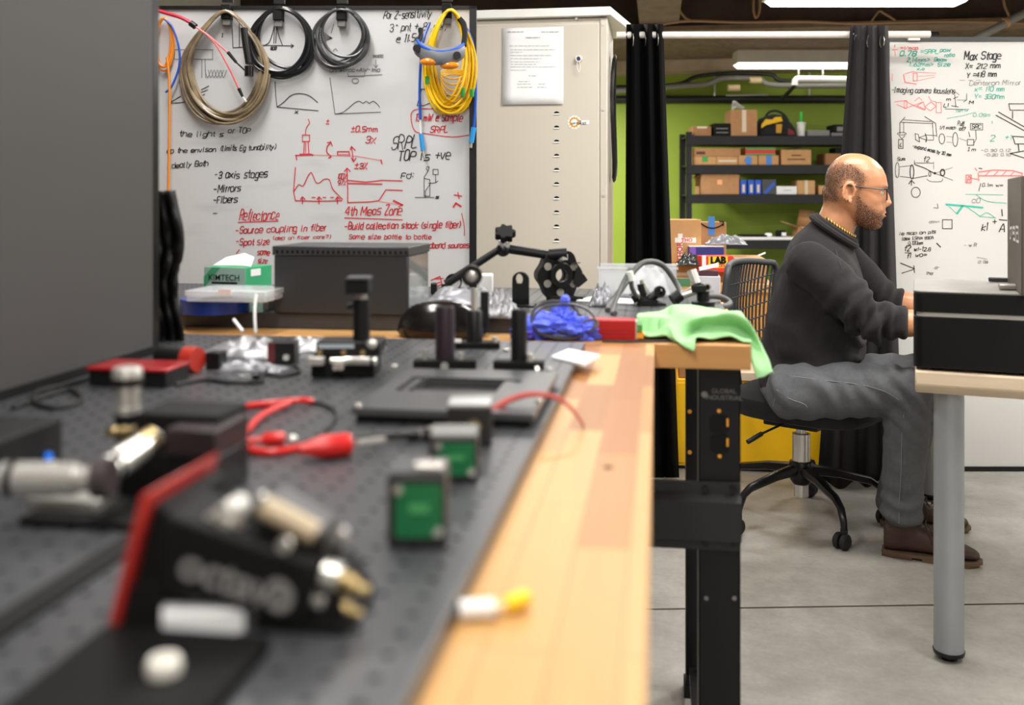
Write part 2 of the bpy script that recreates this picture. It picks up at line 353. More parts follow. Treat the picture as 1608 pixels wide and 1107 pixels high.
def lamp(i, loc, ax, wide=1.2, hh=0.07, drop=0.0):
    t = thing('ceiling_lamp', lamp_labels[i], 'lamp', loc, 0 if ax else PI/2, 'fluorescent ceiling lamps')
    MB().prism([(-wide/2, -.07, .0), (wide/2, -.07, .0), (wide/2, -.1, .012), (wide/2, -.1, 0.012), (-wide/2, -.1, .012)], (0, 0, .001))
    h = MB(); s = wide/2
    h.rings([[V(-s, -.12, 0), V(s, -.12, 0), V(s, .12, 0), V(-s, .12, 0)], [V(-s+.01, -.11, hh), V(s-.01, -.11, hh), V(s-.01, .11, hh), V(-s+.01, .11, hh)]])
    h.build('housing', HOUSE, t, local=True, bevel=.004)
    d = MB(); d.rings([[V(-s+.02, -.115, 0.001), V(s-.02, -.115, 0.001), V(s-.02, .115, 0.001), V(-s+.02, .115, 0.001)], [V(-s+.05, -.08, -.035), V(s-.05, -.08, -.035), V(s-.05, .08, -.035), V(-s+.05, .08, -.035)]])
    d.build('diffuser', TUBEM, t, local=True)
    top = (ZC if loc[1] < yb else 2.62)-loc[2]
    for sx in (-.4, .4): MB().cyl((sx*wide, 0, hh), (sx*wide, 0, top), .004, n=6).build('hanger', BLACK, t, local=True)
    return t
for i in (0, 1, 2, 3, 4, 5, 7, 9, 10): lamp(i, (LAMPS[i][0], LAMPS[i][1], LAMPS[i][2]), LAMPS[i][3])
pA, pB = P(1203, 8, 5.95), P(1520, 8, 5.95)
lamp(8, ((pA.x+pB.x)/2, (pA.y+pB.y)/2, pA.z+.04), True, (pB-pA).length, .06).rotation_euler[2] = YAW
pA, pB = P(1153, 104, 9.7), P(1362, 104, 9.7)
lamp(6, ((pA.x+pB.x)/2, (pA.y+pB.y)/2, pA.z+.02), True, (pB-pA).length, .13).rotation_euler[2] = YAW
# ------------------------------------------------------------------ workbenches
ZB = 0.90
b1 = thing('workbench', 'long butcher block workbench running towards the viewer under the large breadboard', 'workbench', (-0.4, 0.7, 0))
MB().b2((-1.1, -0.35, ZB-.042), (-0.0057, 1.698, ZB)).build('bench_top', WOOD, b1, bevel=.002)
for x, y in ((-1.0, 1.55), (-.08, -.25), (-1.0, -.25)):
    MB().b2((x-.035, y-.035, 0), (x+.035, y+.035, ZB-.042)).build('leg', BLACK, b1, bevel=.002)
MB().b2((-1.0, -.25, .25), (-.97, 1.55, .33)).build('rail', BLACK, b1)
b2 = thing('workbench', 'butcher block workbench with open black steel leg frame, beside the swivel chair', 'workbench', (-0.5, 2.05, 0))
B2X = P(1178, 536, 1.68).x
MB().b2((-1.5, 1.705, ZB-.042), (B2X, 2.42, ZB)).build('bench_top', WOOD2, b2, bevel=.002)
# front right leg: folded sheet steel post with cut-outs
yl = 1.755
lx0, lx1 = YP(1097, 700, yl).x, YP(1163, 700, yl).x
lm = MB(); lm.b2((lx0, yl, 0), (lx1, yl+.003, ZB-.042)); lm.b2((lx0, yl, 0), (lx0+.003, yl+.05, ZB-.042)); lm.b2((lx1-.003, yl, 0), (lx1, yl+.05, ZB-.042))
leg = lm.build('leg', BLACK, b2, bevel=.0008); leg['label'] = 'front leg with outlet cut-outs and bolt holes'
yr = 2.33
rx0, rx1 = YP(1076, 900, yr).x, YP(1094, 900, yr).x
MB().b2((rx0, yr, 0.0), (rx1+.03, yr+.003, ZB-.042)).b2((rx0, yr-.045, 0.0), (rx0+.003, yr, ZB-.042)).b2((rx0-.004, yr-.05, 0), (rx1+.03, yr+.006, .03)).build('leg', BLACK, b2)
MB().b2((lx0, yl+.05, .05), (lx0+.018, yr-.045, .07)).build('foot_rail', BLACK, b2)
# diagonal brace between the legs
MB().hexa([V(rx1, yr-.05, .06), V(rx1+.004, yr-.05, .06), V(lx0+.004, yl+.05, .62), V(lx0, yl+.05, .62), V(rx1, yr-.05, .09), V(rx1+.004, yr-.05, .09), V(lx0+.004, yl+.05, .66), V(lx0, yl+.05, .66)]).build('brace', GREYM, b2)
for x in (-1.45,):
    MB().b2((x, yl, 0), (x+.07, yl+.05, ZB-.042)).build('leg', BLACK, b2); MB().b2((x, yr-.04, 0), (x+.07, yr, ZB-.042)).build('leg', BLACK, b2)
# lower stringer rail in front (three folds)
def yz(py, Y, px=1100): return YP(px, py, Y).z
ys = yl-.012
st = MB(); xl, xr = -1.4, YP(1163, 800, ys).x
st.prism([V(xl, ys, yz(757, ys)), V(xl, ys, yz(774, ys)), V(xl, ys-.02, yz(783, ys)), V(xl, ys-.02, yz(843, ys)), V(xl, ys, yz(847, ys)), V(xl, ys, yz(863, ys)), V(xl, ys+.008, yz(863, ys)), V(xl, ys+.008, yz(757, ys))], (xr-xl, 0, 0))
str_ = st.build('stringer', mat('stringer_black', (30, 30, 32), 0.45), b2)
for px, py in ((1108, 768), (1152, 768), (1108, 852), (1152, 852)):
    p = YP(px, py, ys); MB().cyl(p, p+V(0, -.005, 0), .0065, n=12).build('bolt', BLACKS, str_)
for px, py in ((1109, 939), (1153, 939)):
    p = YP(px, py, yl); MB().cyl(p+V(0, -.001, 0), p+V(0, -.002, 0), .004, n=12).build('bolt_hole', GREYP, leg)
ORG = mat('amber_backing', (236, 160, 40), 0.6)
for px, py in ((1129, 645), (1130, 716)):
    p = YP(px, py, yl); MB().cyl(p+V(0, -.001, 0), p+V(0, -.002, 0), .0035, n=12).build('screw_hole', ORG, leg)
for px, py in ((1083, 646), (1083, 710)):
    p = YP(px, py, yr-.046); MB().cyl(p+V(0, -.001, 0), p+V(0, -.002, 0), .005, n=12).build('screw_hole', ORG, b2)
for py in (666, 697):
    p = YP(1130, py, yl)
    cut = MB().prism([p+V(x*.0165, -.0025, z*.0155) for x, z in ((-1, -.6), (-.6, -1), (.6, -1), (1, -.6), (1, .6), (.6, 1), (-.6, 1), (-1, .6))], (0, .003, 0)).build('outlet_cutout', BLACKM, leg)
    q = YP(1142, py-3, yl); MB().b2(q+V(-.0015, -.004, -.007), q+V(.002, -.0026, .007)).build('cutout_edge', ORG, leg)
p = YP(1131, 619, yl)
text('maker_name', 'GLOBAL\nINDUSTRIAL', .0115, basis(p+V(.006, -.0025, 0), (1, 0, 0), (0, 0, 1)), mat('print_grey', (120, 120, 118), 0.6), leg)
MB().prism([YP(1106, 619, yl)+V(math.cos(k*PI/4)*.006, -.0025, math.sin(k*PI/4)*.006) for k in range(8)], (0, .0005, 0)).build('maker_mark', MATS['print_grey'], leg)
# ------------------------------------------------------------------ breadboards
ZT = 0.915
bb = MB().b2((-1.02, -.3, ZB+.0004), (-.118, 1.6, ZT)).build('optical_breadboard', BBM, bevel=.0015)
tag(bb, 'large black optical breadboard with threaded hole grid, covering the near workbench', 'breadboard')
b2o = MB().b2((-1.35, 1.80, ZB+.0004), (YP(1150, 490, 1.8).x, 2.40, .93)).build('optical_breadboard', BBM, bevel=.0015)
tag(b2o, 'thicker black breadboard lying on the cross bench under the dark grey steel box', 'breadboard')
rl = MB().b2((-.365, -.1, ZT), (-.345, .72, ZT+.003)).build('gap_strip', BLACKM)  # strip laid on the board in place of the dark gap between boards
tag(rl, 'flat black strip standing for the gap in the breadboard along the lower left', 'strip')
# ------------------------------------------------------------------ black enclosure panel on the left
PX = -.757
pe = thing('enclosure_panel', 'tall dark grey enclosure panel with black corner post filling the left side', 'panel', (PX, .8, ZT))
PANM = mat('panel_dark', (66, 63, 62), 0.62, var=0.05, vscale=3, bump=0.04, bscale=500)
ye = YP(240, 500, 1).y; 
def xend(px):  # Y where plane X=PX projects to px
    s = (px-CX)/F; return PX*(CS+SN*s)/(-SN+CS*s)
yE = xend(240)
MB().b2((PX-.012, -.2, ZT+.012), (PX, yE, 2.1)).build('sheet', PANM, pe)
MB().b2((PX-.012, -.2, ZT), (PX+.002, yE, ZT+.012)).build('bottom_gasket', BLACKM, pe)
MB().b2((PX-.02, yE, ZT), (PX+.0, yE+.02, 2.1)).build('corner_post', BLACKS, pe, bevel=.002)
MB().b2((PX-.45, yE, ZT), (PX-.02, yE+.006, 2.1)).build('back_sheet', PANM, pe)
# ------------------------------------------------------------------ whiteboards
WB = mat('whiteboard_white', (203, 203, 205), 0.25, var=0.03, vscale=3, spec=0.5)
def smudge(m):
    N, L, b = nodes(m); old = b.inputs['Base Color'].links[0].from_socket
    tc = N.new('ShaderNodeTexCoord'); mp = N.new('ShaderNodeMapping'); mp.inputs['Scale'].default_value = (2.2, 2.2, 7); L.new(tc.outputs['Object'], mp.inputs[0])
    nz = N.new('ShaderNodeTexNoise'); nz.inputs['Scale'].default_value = 2.0; nz.inputs['Detail'].default_value = 4; L.new(mp.outputs[0], nz.inputs['Vector'])
    mr = N.new('ShaderNodeMapRange'); mr.inputs[1].default_value = 0.55; mr.inputs[2].default_value = 0.8; mr.inputs[3].default_value = 1.0; mr.inputs[4].default_value = 0.8; L.new(nz.outputs[0], mr.inputs[0])
    mu = N.new('ShaderNodeVectorMath'); mu.operation = 'MULTIPLY'; L.new(old, mu.inputs[0]); L.new(mr.outputs[0], mu.inputs[1]); L.new(mu.outputs[0], b.inputs['Base Color'])
smudge(WB)
WB2 = mat('whiteboard_white_clean', (204, 203, 200), 0.3, var=0.02, vscale=3)
def pbox(x0, y0, x1, y1, d, th, mb=None):
    """a slab facing the camera axis: pixel rectangle at depth d, thickness th going back"""
    mb = mb or MB(); q = []
    f = [P(x0, y1, d), P(x1, y1, d), P(x1, y0, d), P(x0, y0, d)]
    return mb.hexa([f[0], f[1], f[1]+FWD*th, f[0]+FWD*th, f[3], f[2], f[2]+FWD*th, f[3]+FWD*th])
D1 = 2.72
wb = thing('whiteboard', 'large whiteboard with hung cable coils and red and black writing, behind the cross bench', 'whiteboard', tuple(P(400, 500, D1))[:2]+(0,))
pbox(60, 14, 738, 640, D1, .012).build('writing_surface', WB, wb, smooth=False)
pbox(50, 9, 748, 14, D1-.008, .03).build('frame', BLACK, wb); pbox(737, 9, 748, 645, D1-.008, .03).build('frame', BLACK, wb); pbox(50, 640, 748, 650, D1-.008, .03).build('frame', BLACK, wb)
BD1 = Board(lambda x, y: P(x, y, D1-.0008), -FWD, 0.0022)
B = BD1
B.write('black', 282, 352, 214, 'the light s', 8).write('black', 358, 394, 209, 'or TOP', 8).write('black', 262, 340, 240, 'op the envison', 7, -2).write('black', 346, 434, 237, '(limits Eg tunability)', 8, -3)
B.write('black', 263, 328, 264, 'Ideally Both', 8, -4).write('black', 337, 421, 280, '-3 axis stages', 11, -2, 1.2).write('black', 335, 379, 302, '-Mirrors', 11, -2, 1.2).write('black', 335, 374, 319, '-Fibers', 10, -2, 1.2).line('black', [(335, 335), (341, 335)])
B.write('black', 602, 678, 29, 'For Z-sensitivity', 11, -2).write('black', 612, 702, 49, '3" pnt + 8" der,', 11, -3).write('black', 622, 668, 66, '@ 11.5mm', 11, -2)
B.write('black', 614, 656, 236, 'SRPL', 20, -5, 1.3).write('black', 625, 708, 252, 'TOP is +ve', 15, -2, 1.3).write('black', 630, 652, 280, 'Fd:', 9)
B.write('grey', 518, 597, 113, 'On wt+cc+AW-1ma', 6, -1).write('grey', 586, 602, 90, 'sacc', 5).line('grey', [(590, 94), (590, 106), (587, 102)]).line('grey', [(590, 106), (593, 102)]).line('grey', [(546, 114), (547, 120), (572, 120), (573, 114)]).ell('grey', 558, 127, 5, 4)
B.line('grey', [(548, 120), (600, 117)])
B.line('black', [(432, 128), (433, 150), (435, 168), (500, 174)]).line('black', [(435, 168), (445, 161), (457, 150), (470, 147), (485, 150), (499, 161)], 1, 4).write('black', 463, 469, 178, 'x', 6)
B.line('black', [(518, 122), (522, 150), (526, 179), (598, 176)], .8).line('black', [(526, 179), (537, 177), (547, 170), (556, 162), (564, 159), (570, 162), (575, 159), (580, 162), (586, 159), (592, 163), (596, 168)], .8, 4)
B.line('black', [(408, 71), (461, 72)]).line('black', [(457, 69), (461, 72), (457, 75)]).line('black', [(414, 72), (423, 66), (428, 52), (431, 40), (434, 40), (438, 56), (444, 72)], 1, 4).line('black', [(430, 68), (431, 42)]).line('black', [(433, 68), (434, 44)]).write('black', 425, 434, 78, '800', 5)
B.line('black', [(364, 33), (366, 75), (384, 74)]).line('black', [(376, 37), (376, 74)]).write('black', 348, 353, 58, 'I', 6).rect('grey', 274, 78, 334, 93).line('grey', [(317, 93), (317, 122)]).line('grey', [(322, 93), (323, 122)])
for k in range(6): B.line('grey', [(322+k*5, 110), (326+k*5, 122), (331+k*5, 110)], .8, 3)
B.line('black', [(267, 162), (287, 161), (322, 148)]).line('black', [(267, 161), (284, 151)]).line('black', [(316, 141), (328, 135)]).line('black', [(314, 146), (326, 141)])
for k in range(6): B.line('black', [(507+9*math.cos(k*.5+1.6), 60-10*math.sin(k*.5+1.6)), (522, 60)], .6)
B.line('grey', [(520, 52), (524, 38)]).line('grey', [(520, 83), (527, 76), (530, 80)])
B.line('black', [(706, 149), (665, 166), (655, 166), (662, 140)]).line('black', [(661, 140), (683, 141)]).rect('black', 668, 112, 680, 128).line('black', [(668, 112), (676, 106)])
# tower sketch (black, bottom right)
B.line('black', [(672, 269), (666, 278), (666, 300), (666, 308), (675, 308), (675, 282), (666, 280)], .8).line('black', [(670, 262), (674, 262), (672, 269), (669, 264)], .8).line('black', [(668, 310), (668, 300), (676, 288)], .8).line('black', [(673, 288), (684, 287), (688, 284)], .8).rect('black', 680, 266, 688, 274, .8).line('black', [(684, 274), (684, 287)], .8).line('black', [(652, 310), (682, 310)], .8).write('black', 684, 690, 312, 's', 5)
R_ = 'red'
B.rect(R_, 475, 212, 486, 222, 1.2).line(R_, [(478, 223), (477, 241)], 1.2).line(R_, [(484, 223), (485, 241)], 1.2).line(R_, [(480, 224), (480, 240)]).line(R_, [(471, 242), (489, 242), (491, 244)], 1.4).line(R_, [(464, 244), (492, 243)], 1.5).line(R_, [(465, 244), (466, 251)], 1.5).line('pink', [(492, 243), (560, 245), (600, 252)], .8).line(R_, [(598, 251), (600, 257)], 1.6)
B.line(R_, [(484, 187), (486, 193), (482, 199), (480, 205), (480, 211)], 1, 4).write(R_, 512, 518, 194, '±', 7)
B.line(R_, [(514, 224), (519, 224), (514, 230), (513, 238), (517, 243), (520, 246), (516, 248)], 1.4, 3).line(R_, [(519, 222), (522, 229)], 1.2).line(R_, [(530, 243), (530, 238), (548, 238), (549, 244)], 1.4).line(R_, [(531, 243), (548, 243)]).line(R_, [(552, 230), (555, 253)], 1.3).line(R_, [(550, 235), (552, 230), (558, 236)], 1.3).line(R_, [(552, 248), (555, 254), (559, 248)], 1.3)
B.write(R_, 551, 594, 207, '±0.5mm', 9, 0, 1.2).write(R_, 574, 591, 225, '3%', 10, 0, 1.2).write(R_, 557, 578, 265, '±3%', 9, 0, 1.3)
B.line(R_, [(464, 263), (461, 300), (464, 315), (500, 316), (537, 315)], 1.3).line(R_, [(462, 300), (469, 290), (476, 292), (483, 278), (489, 271), (496, 286), (502, 287), (508, 282), (517, 282), (522, 296), (531, 306), (538, 313)], 1.2, 3)
for x in (475, 501, 530): B.line(R_, [(x, 320), (x, 310)], 1.5).line(R_, [(x-3, 313), (x, 309), (x+4, 313)], 1.3)
for x in (490, 507, 519): B.line(R_, [(x, 310), (x+5, 310)], 1.2)
B.line(R_, [(545, 266), (546, 300), (546, 318), (580, 317), (595, 315), (606, 298), (632, 299)], 1.3).line(R_, [(541, 269), (545, 264), (550, 269)], 1.3).line(R_, [(546, 283), (575, 286), (600, 283), (632, 284)], 1.3).line(R_, [(547, 288), (600, 289)], 1.5).write(R_, 530, 545, 281, '100%', 8).write(R_, 530, 544, 291, '97%', 8).line('pink', [(595, 316), (633, 322)], .8).line(R_, [(618, 315), (632, 322)], 2.4).line(R_, [(626, 325), (633, 321)], 1.2)
B.write(R_, 376, 438, 346, 'Reflectance', 15, -2, 1.2).line(R_, [(374, 349), (437, 347)], 1.2).write(R_, 370, 513, 367, '-Source coupling in fiber', 10, -6, 1.2).write(R_, 370, 424, 385, '-Spot size', 10, -1, 1.2).write(R_, 428, 520, 376, '(dep on fiber core?)', 5, -2, .8).write(R_, 404, 424, 400, 'same', 9, 0, 1.1).write(R_, 405, 420, 413, 'size', 8).line(R_, [(376, 392), (371, 398)], 1)
B.write(R_, 542, 632, 338, '4th Meas Zone', 14, -1, 1.3).line(R_, [(541, 342), (632, 345)], 1.2).write(R_, 541, 724, 360, '-Build collection stack (single fiber)', 10, -3, 1.3).write(R_, 548, 678, 375, 'Same size bottle to bottle', 7, 0, 1).write(R_, 674, 738, 389, 'dband sources', 8, 0, 1.2).line(R_, [(725, 335), (729, 356), (729, 370)], 1, 3).line(R_, [(712, 325), (716, 319), (724, 324)], 2.2).line(R_, [(713, 306), (725, 308)], 1.4).line(R_, [(719, 302), (721, 312)], 1.2)
B.line(R_, [(737, 170), (700, 171), (660, 171), (647, 176), (646, 190), (652, 206), (670, 210), (710, 215), (736, 212)], 1.1, 4).write(R_, 652, 727, 190, '13 mW @ Sample', 11, 0, 1.2).write(R_, 675, 704, 208, 'SRPL', 11, 0, 1.2).write(R_, 725, 735, 167, '23', 6)
B.line(R_, [(677, 440), (691, 434), (694, 446), (680, 453)], 1.3).line(R_, [(684, 438), (696, 437)], 1.2).line(R_, [(681, 446), (692, 443)], 1.2)
B.done(wb)
D2 = 4.12
wb2 = thing('whiteboard', 'tall whiteboard with optics sketches standing behind the desk, right of the black curtain', 'whiteboard', tuple(P(1500, 738, D2))[:2]+(0,))
pbox(1396, 64, 1700, 733, D2, .012).build('writing_surface', WB2, wb2, smooth=False)
pbox(1390, 58, 1706, 65, D2-.006, .03).build('frame', GREYM, wb2); pbox(1390, 58, 1397, 739, D2-.006, .03).build('frame', GREYM, wb2); pbox(1390, 733, 1706, 739, D2-.006, .03).build('frame', BLACK, wb2)
B = Board(lambda x, y: P(x, y, D2-.0008), -FWD, 0.0029); G = 'green'; K = 'black'
B.write(G, 1413, 1440, 88, '0.78', 8, 0, 1.4).write(G, 1445, 1475, 84, '=SRPL', 6, 0, 1).write(G, 1476, 1494, 81, 'pow', 6).write(G, 1483, 1500, 89, 'ratio', 5).write(G, 1424, 1460, 97, '2.14mm>', 6).write(G, 1467, 1487, 96, 'Beam', 5).write(G, 1427, 1466, 104, '1.62mm>', 6).write(G, 1472, 1493, 104, 'Size', 6).write(G, 1440, 1452, 110, 'x,o', 4)
B.line('pink', [(1405, 70), (1405, 74)], 1.2).line('pink', [(1401, 78), (1410, 78)], 1.2).line('pink', [(1405, 80), (1406, 87)], 1).write('pink', 1414, 1442, 78, '=1/map', 5)
B.line('pink', [(1401, 116), (1401, 127)]).line('pink', [(1419, 117), (1421, 129), (1439, 132)], 1.4).line('pink', [(1421, 116), (1435, 112)]).rect('pink', 1434, 115, 1440, 127, 1.1).line('pink', [(1436, 113), (1470, 115)], .7).line('pink', [(1440, 127), (1468, 121)], .6).line('pink', [(1440, 120), (1468, 118)], .5)
B.write(K, 1400, 1500, 145, '-Imaging camera focuslens', 8, 2, 1.1)
B.line('pink', [(1405, 160), (1420, 158), (1440, 168), (1452, 173)], 1).line('pink', [(1408, 164), (1422, 170), (1450, 160)], 1).rect('pink', 1420, 158, 1424, 170, 1).line('pink', [(1440, 166), (1450, 160), (1453, 172), (1440, 166)], 1).line('pink', [(1452, 168), (1462, 160), (1470, 167), (1461, 174), (1452, 168)], 1).rect('pink', 1470, 161, 1478, 177, 1).line('pink', [(1436, 159), (1443, 153), (1448, 158)], .8).line('pink', [(1458, 151), (1462, 158), (1470, 160)], .8)
B.line(K, [(1499, 149), (1500, 158), (1501, 168)], .9).line(K, [(1494, 166), (1505, 168)], .9).line(K, [(1497, 155), (1504, 152)], .9).line('grey', [(1503, 157), (1518, 157)], .8).line(K, [(1518, 147), (1518, 157), (1513, 160)], .8).line(K, [(1484, 171), (1516, 172)], .8).line(K, [(1494, 146), (1500, 144), (1506, 149)], .7).write(K, 1486, 1494, 158, 'm', 5).write(K, 1482, 1490, 168, 'L1', 5).write(K, 1522, 1530, 163, 'M', 5)
B.write(K, 1514, 1573, 94, 'Max Stage', 12, -2, 1.6).write(K, 1516, 1572, 108, 'X= 212 mm', 8, -1, 1.3).write(K, 1518, 1566, 122, 'Y =418 mm', 8, -2, 1.3).write('grey', 1522, 1604, 134, 'Centeron Mirror', 7, -1, .8).write(G, 1530, 1578, 143, 'x= 110 mm', 7, 0, 1).write(G, 1530, 1578, 155, 'Y= 330mm', 7, 0, 1)
B.line('grey', [(1507, 126), (1515, 126)], .6).line('grey', [(1520, 126), (1526, 126)], .6).line('grey', [(1532, 126), (1540, 126)], .6)
B.write(G, 1500, 1522, 176, 'Tan br', 4, -2, .7).line(G, [(1487, 186), (1510, 182), (1532, 176)], .7).write(G, 1528, 1556, 183, '0.05m', 5, 0, .7)
# telescope sketch
B.line(K, [(1413, 210), (1413, 193), (1421, 184)], 1).line(K, [(1419, 208), (1419, 192)], .8).line(K, [(1419, 188), (1462, 191)], .8).line(K, [(1415, 192), (1465, 194)], .8).line(K, [(1452, 183), (1468, 193)], 1).line(K, [(1464, 192), (1466, 219)], .8).line(K, [(1469, 193), (1471, 214)], .9).ell(K, 1416, 210, 7, 2, .8).line(K, [(1412, 213), (1416, 218), (1421, 213)], .8).rect(K, 1411, 219, 1418, 233, 1).write(K, 1413, 1417, 230, 'L', 6)
B.line(K, [(1438, 219), (1437, 210), (1442, 211), (1444, 223), (1437, 219)], .9).line(K, [(1443, 216), (1455, 212), (1470, 213)], .8).line(K, [(1443, 216), (1455, 220), (1466, 220)], .8).line(K, [(1453, 210), (1455, 217), (1454, 223)], 1.4).ell(K, 1479, 218, 4.5, 8, .9).ell(K, 1500, 219, 4, 11, .9).line('grey', [(1486, 214), (1496, 215)], .6).line('grey', [(1486, 223), (1495, 224)], .6).line('grey', [(1506, 217), (1520, 222)], .7).write(K, 1475, 1501, 203, '1/f match', 5, 0, .8).write(K, 1504, 1514, 197, 'Puff', 6).write(K, 1506, 1516, 205, 'of?', 6)
B.rect(K, 1524, 194, 1543, 204, .8).write(K, 1526, 1541, 202, 'SRC', 6).line(K, [(1532, 204), (1533, 218), (1530, 224)], .8).rect(K, 1519, 219, 1529, 228, 1).line(K, [(1521, 207), (1523, 215)], .9).write(K, 1520, 1533, 237, 'Im', 5).write(G, 1555, 1563, 221, '2', 9, 0, 1.2).write(G, 1578, 1590, 219, '+1', 7, 0, .9).line(G, [(1558, 190), (1558, 194)], 1)
B.write(K, 1433, 1494, 232, '-expand mass by 20 mm', 5, 14, 1).write('grey', 1540, 1588, 238, '-0.30 0.12', 4, 0, .7).write('grey', 1545, 1588, 245, '-0.20 0.10', 4, 0, .7)
B.line(K, [(1584, 163), (1608, 163)], 1.2).line(K, [(1584, 163), (1586, 173), (1608, 173)], 1.2).line(K, [(1590, 175), (1590, 186)], 1.4).line(K, [(1568, 176), (1608, 199)], 1.4).line(K, [(1564, 181), (1608, 205)], 1.4).line(K, [(1590, 214), (1608, 215)], 1.3).line(K, [(1590, 214), (1594, 226), (1608, 226)], 1.3).line(K, [(1599, 227), (1600, 237)], 1.4).line(K, [(1586, 241), (1608, 237)], 1.4).line(K, [(1586, 241), (1608, 248)], 1.4)
# lens sketch
B.ell(K, 1409, 267, 3, 12, .8).line(K, [(1413, 262), (1431, 260)], .7).line(K, [(1413, 277), (1430, 279)], .7).ell(K, 1432, 270, 3, 11, 1.4).line(K, [(1436, 258), (1452, 264), (1467, 272)], 1.2).line(K, [(1434, 280), (1456, 276)], 1).ell(K, 1460, 273, 1.6, 4, .9).ell(K, 1468, 272, 1, 1, 1.6).ell(K, 1480, 271, 3.4, 5, 1.6).line(K, [(1468, 272), (1496, 263)], .5).line(K, [(1468, 272), (1496, 283)], .6).line(K, [(1436, 256), (1466, 256)], .8).line(K, [(1436, 252), (1436, 258)], .8).line(K, [(1466, 254), (1466, 266)], .6).write(K, 1450, 1460, 254, 'f2', 8).line(K, [(1455, 281), (1462, 285), (1478, 285), (1480, 280)], .7, 3).line(K, [(1431, 284), (1431, 291)], 1.3).line(K, [(1427, 289), (1431, 283), (1436, 288)], 1.2).ell(K, 1438, 302, 7, 8, 1).write(K, 1409, 1422, 252, 'Sum', 5)
B.rect('pink', 1517, 275, 1525, 287, 1.6).write('pink', 1519, 1524, 285, 'R', 7, 0, 1.2).line('pink', [(1525, 280), (1537, 282)], 1.4).line('pink', [(1536, 272), (1537, 284)], 1.4).line('pink', [(1537, 270), (1560, 267), (1590, 268), (1605, 272), (1605, 276), (1537, 276)], 1.8).line('pink', [(1531, 264), (1534, 268)], 1.4).line(K, [(1537, 264), (1542, 265)], 1.2)
for k in range(4): B.line('pink', [(1547+k*13, 276), (1554+k*13, 269)], 1.2)
B.line(K, [(1537, 300), (1540, 288)], .9).write(K, 1542, 1576, 293, '0.1m w=', 5, 0, .8)
B.line(G, [(1516, 305), (1575, 306)], .8).line(G, [(1533, 306), (1550, 316), (1580, 319)], .9, 4).line(G, [(1486, 321), (1510, 323), (1543, 326)], 2.6).line(G, [(1512, 323), (1503, 335)], 3).line(G, [(1490, 324), (1503, 336)], .8).line(G, [(1518, 325), (1530, 333), (1539, 339), (1548, 334), (1556, 337), (1562, 342)], .9, 3).line(G, [(1538, 340), (1564, 342)], .9).write('grey', 1526, 1540, 318, 'c0', 7, 0, .8)
B.rect(K, 1480, 345, 1495, 359, 1.1).line(K, [(1472, 320), (1473, 327), (1466, 326)], .8).write('grey', 1459, 1476, 350, 'com=', 4, 0, .7).line(K, [(1573, 329), (1574, 339)], 1.5).line(K, [(1569, 345), (1581, 346)], 1.4).line(K, [(1562, 345), (1562, 351)], 1.2).line(K, [(1559, 348), (1565, 348)], 1.2).write(K, 1541, 1552, 362, 'k1', 11, 0, 1.3).write(K, 1569, 1580, 364, 'A', 12, 0, 1.4)
B.write(K, 1412, 1470, 369, 'ie map on pts', 5, -3, .9).write(K, 1416, 1466, 377, 'loss 1.5mm each', 5, -2, .9).write(K, 1426, 1450, 384, '0.120mm', 5, 0, .9).write(K, 1420, 1430, 394, 'f2', 8, 0, 1.2).line(K, [(1421, 397), (1431, 397)], 1).write(K, 1424, 1432, 405, 'f1', 7, 0, 1).write(K, 1435, 1462, 394, 'w1-12.8', 6, 0, 1).write(K, 1437, 1456, 403, 'wo=', 6, 0, 1)
B.line(K, [(1414, 413), (1436, 422)], 1.3).line(K, [(1416, 429), (1435, 423)], 1.1).line(K, [(1435, 417), (1436, 428)], 1.2).line(K, [(1471, 382), (1477, 388)], 1.6).write('grey', 1514, 1534, 387, '- w R', 5, 0, 1).write('grey', 1454, 1466, 431, 'Thor', 4, 0, 1).line('grey', [(1534, 404), (1550, 407)], .8).write('grey', 1536, 1556, 413, 'a as;', 5, 0, .8).write('grey', 1466, 1476, 422, '.a-', 4)
B.done(wb2)
cl = pbox(1427, 58, 1445, 63, D2-.02, .02).build('clip', WHITEP); tag(cl, 'small white clip on the top edge of the right whiteboard', 'clip')
# ------------------------------------------------------------------ beige cabinet
CABM = mat('cabinet_beige', (196, 188, 174), 0.42, var=0.03, vscale=2)
CABW = mat('cabinet_top_white', (232, 232, 226), 0.4)
DC = 3.93
yf = YP(850, 200, DC/CS).y; yf = P(950, 200, DC).y
cx1 = YP(954, 200, yf).x; cx0 = cx1-.95
zt = YP(850, 18, yf).z
dep = .50
cb = thing('equipment_cabinet', 'tall beige steel cabinet with a posted sheet, between the whiteboard and the black curtain', 'cabinet', ((cx0+cx1)/2, yf+dep/2, 0))
bd = MB().b2((cx0, yf, 0), (cx1, yf+dep, zt-.03)).build('body', CABM, cb, bevel=.004)
xd = YP(941, 200, yf).x
dr = MB().b2((cx0+.012, yf-.006, .05), (xd, yf-.0005, zt-.055)).build('door', CABM, cb, bevel=.003)
MB().b2((xd+.004, yf-.006, .05), (cx1-.002, yf-.0005, zt-.035)).build('side_flange', CABM, cb, bevel=.002)
tp = MB(); a0 = V(cx0-.03, yf-.03, zt-.028); xr2 = YP(959, 15, yf-.03).x; xb2 = P(1004, 47, DC+dep+.05)
pts = [a0, V(xr2, yf-.03, zt-.028), V(xb2.x, yf+dep+.05, zt-.028), V(cx0-.03, yf+dep+.05, zt-.028)]
tp.prism(pts, (0, 0, .035)).build('top_cover', CABW, cb, bevel=.004)
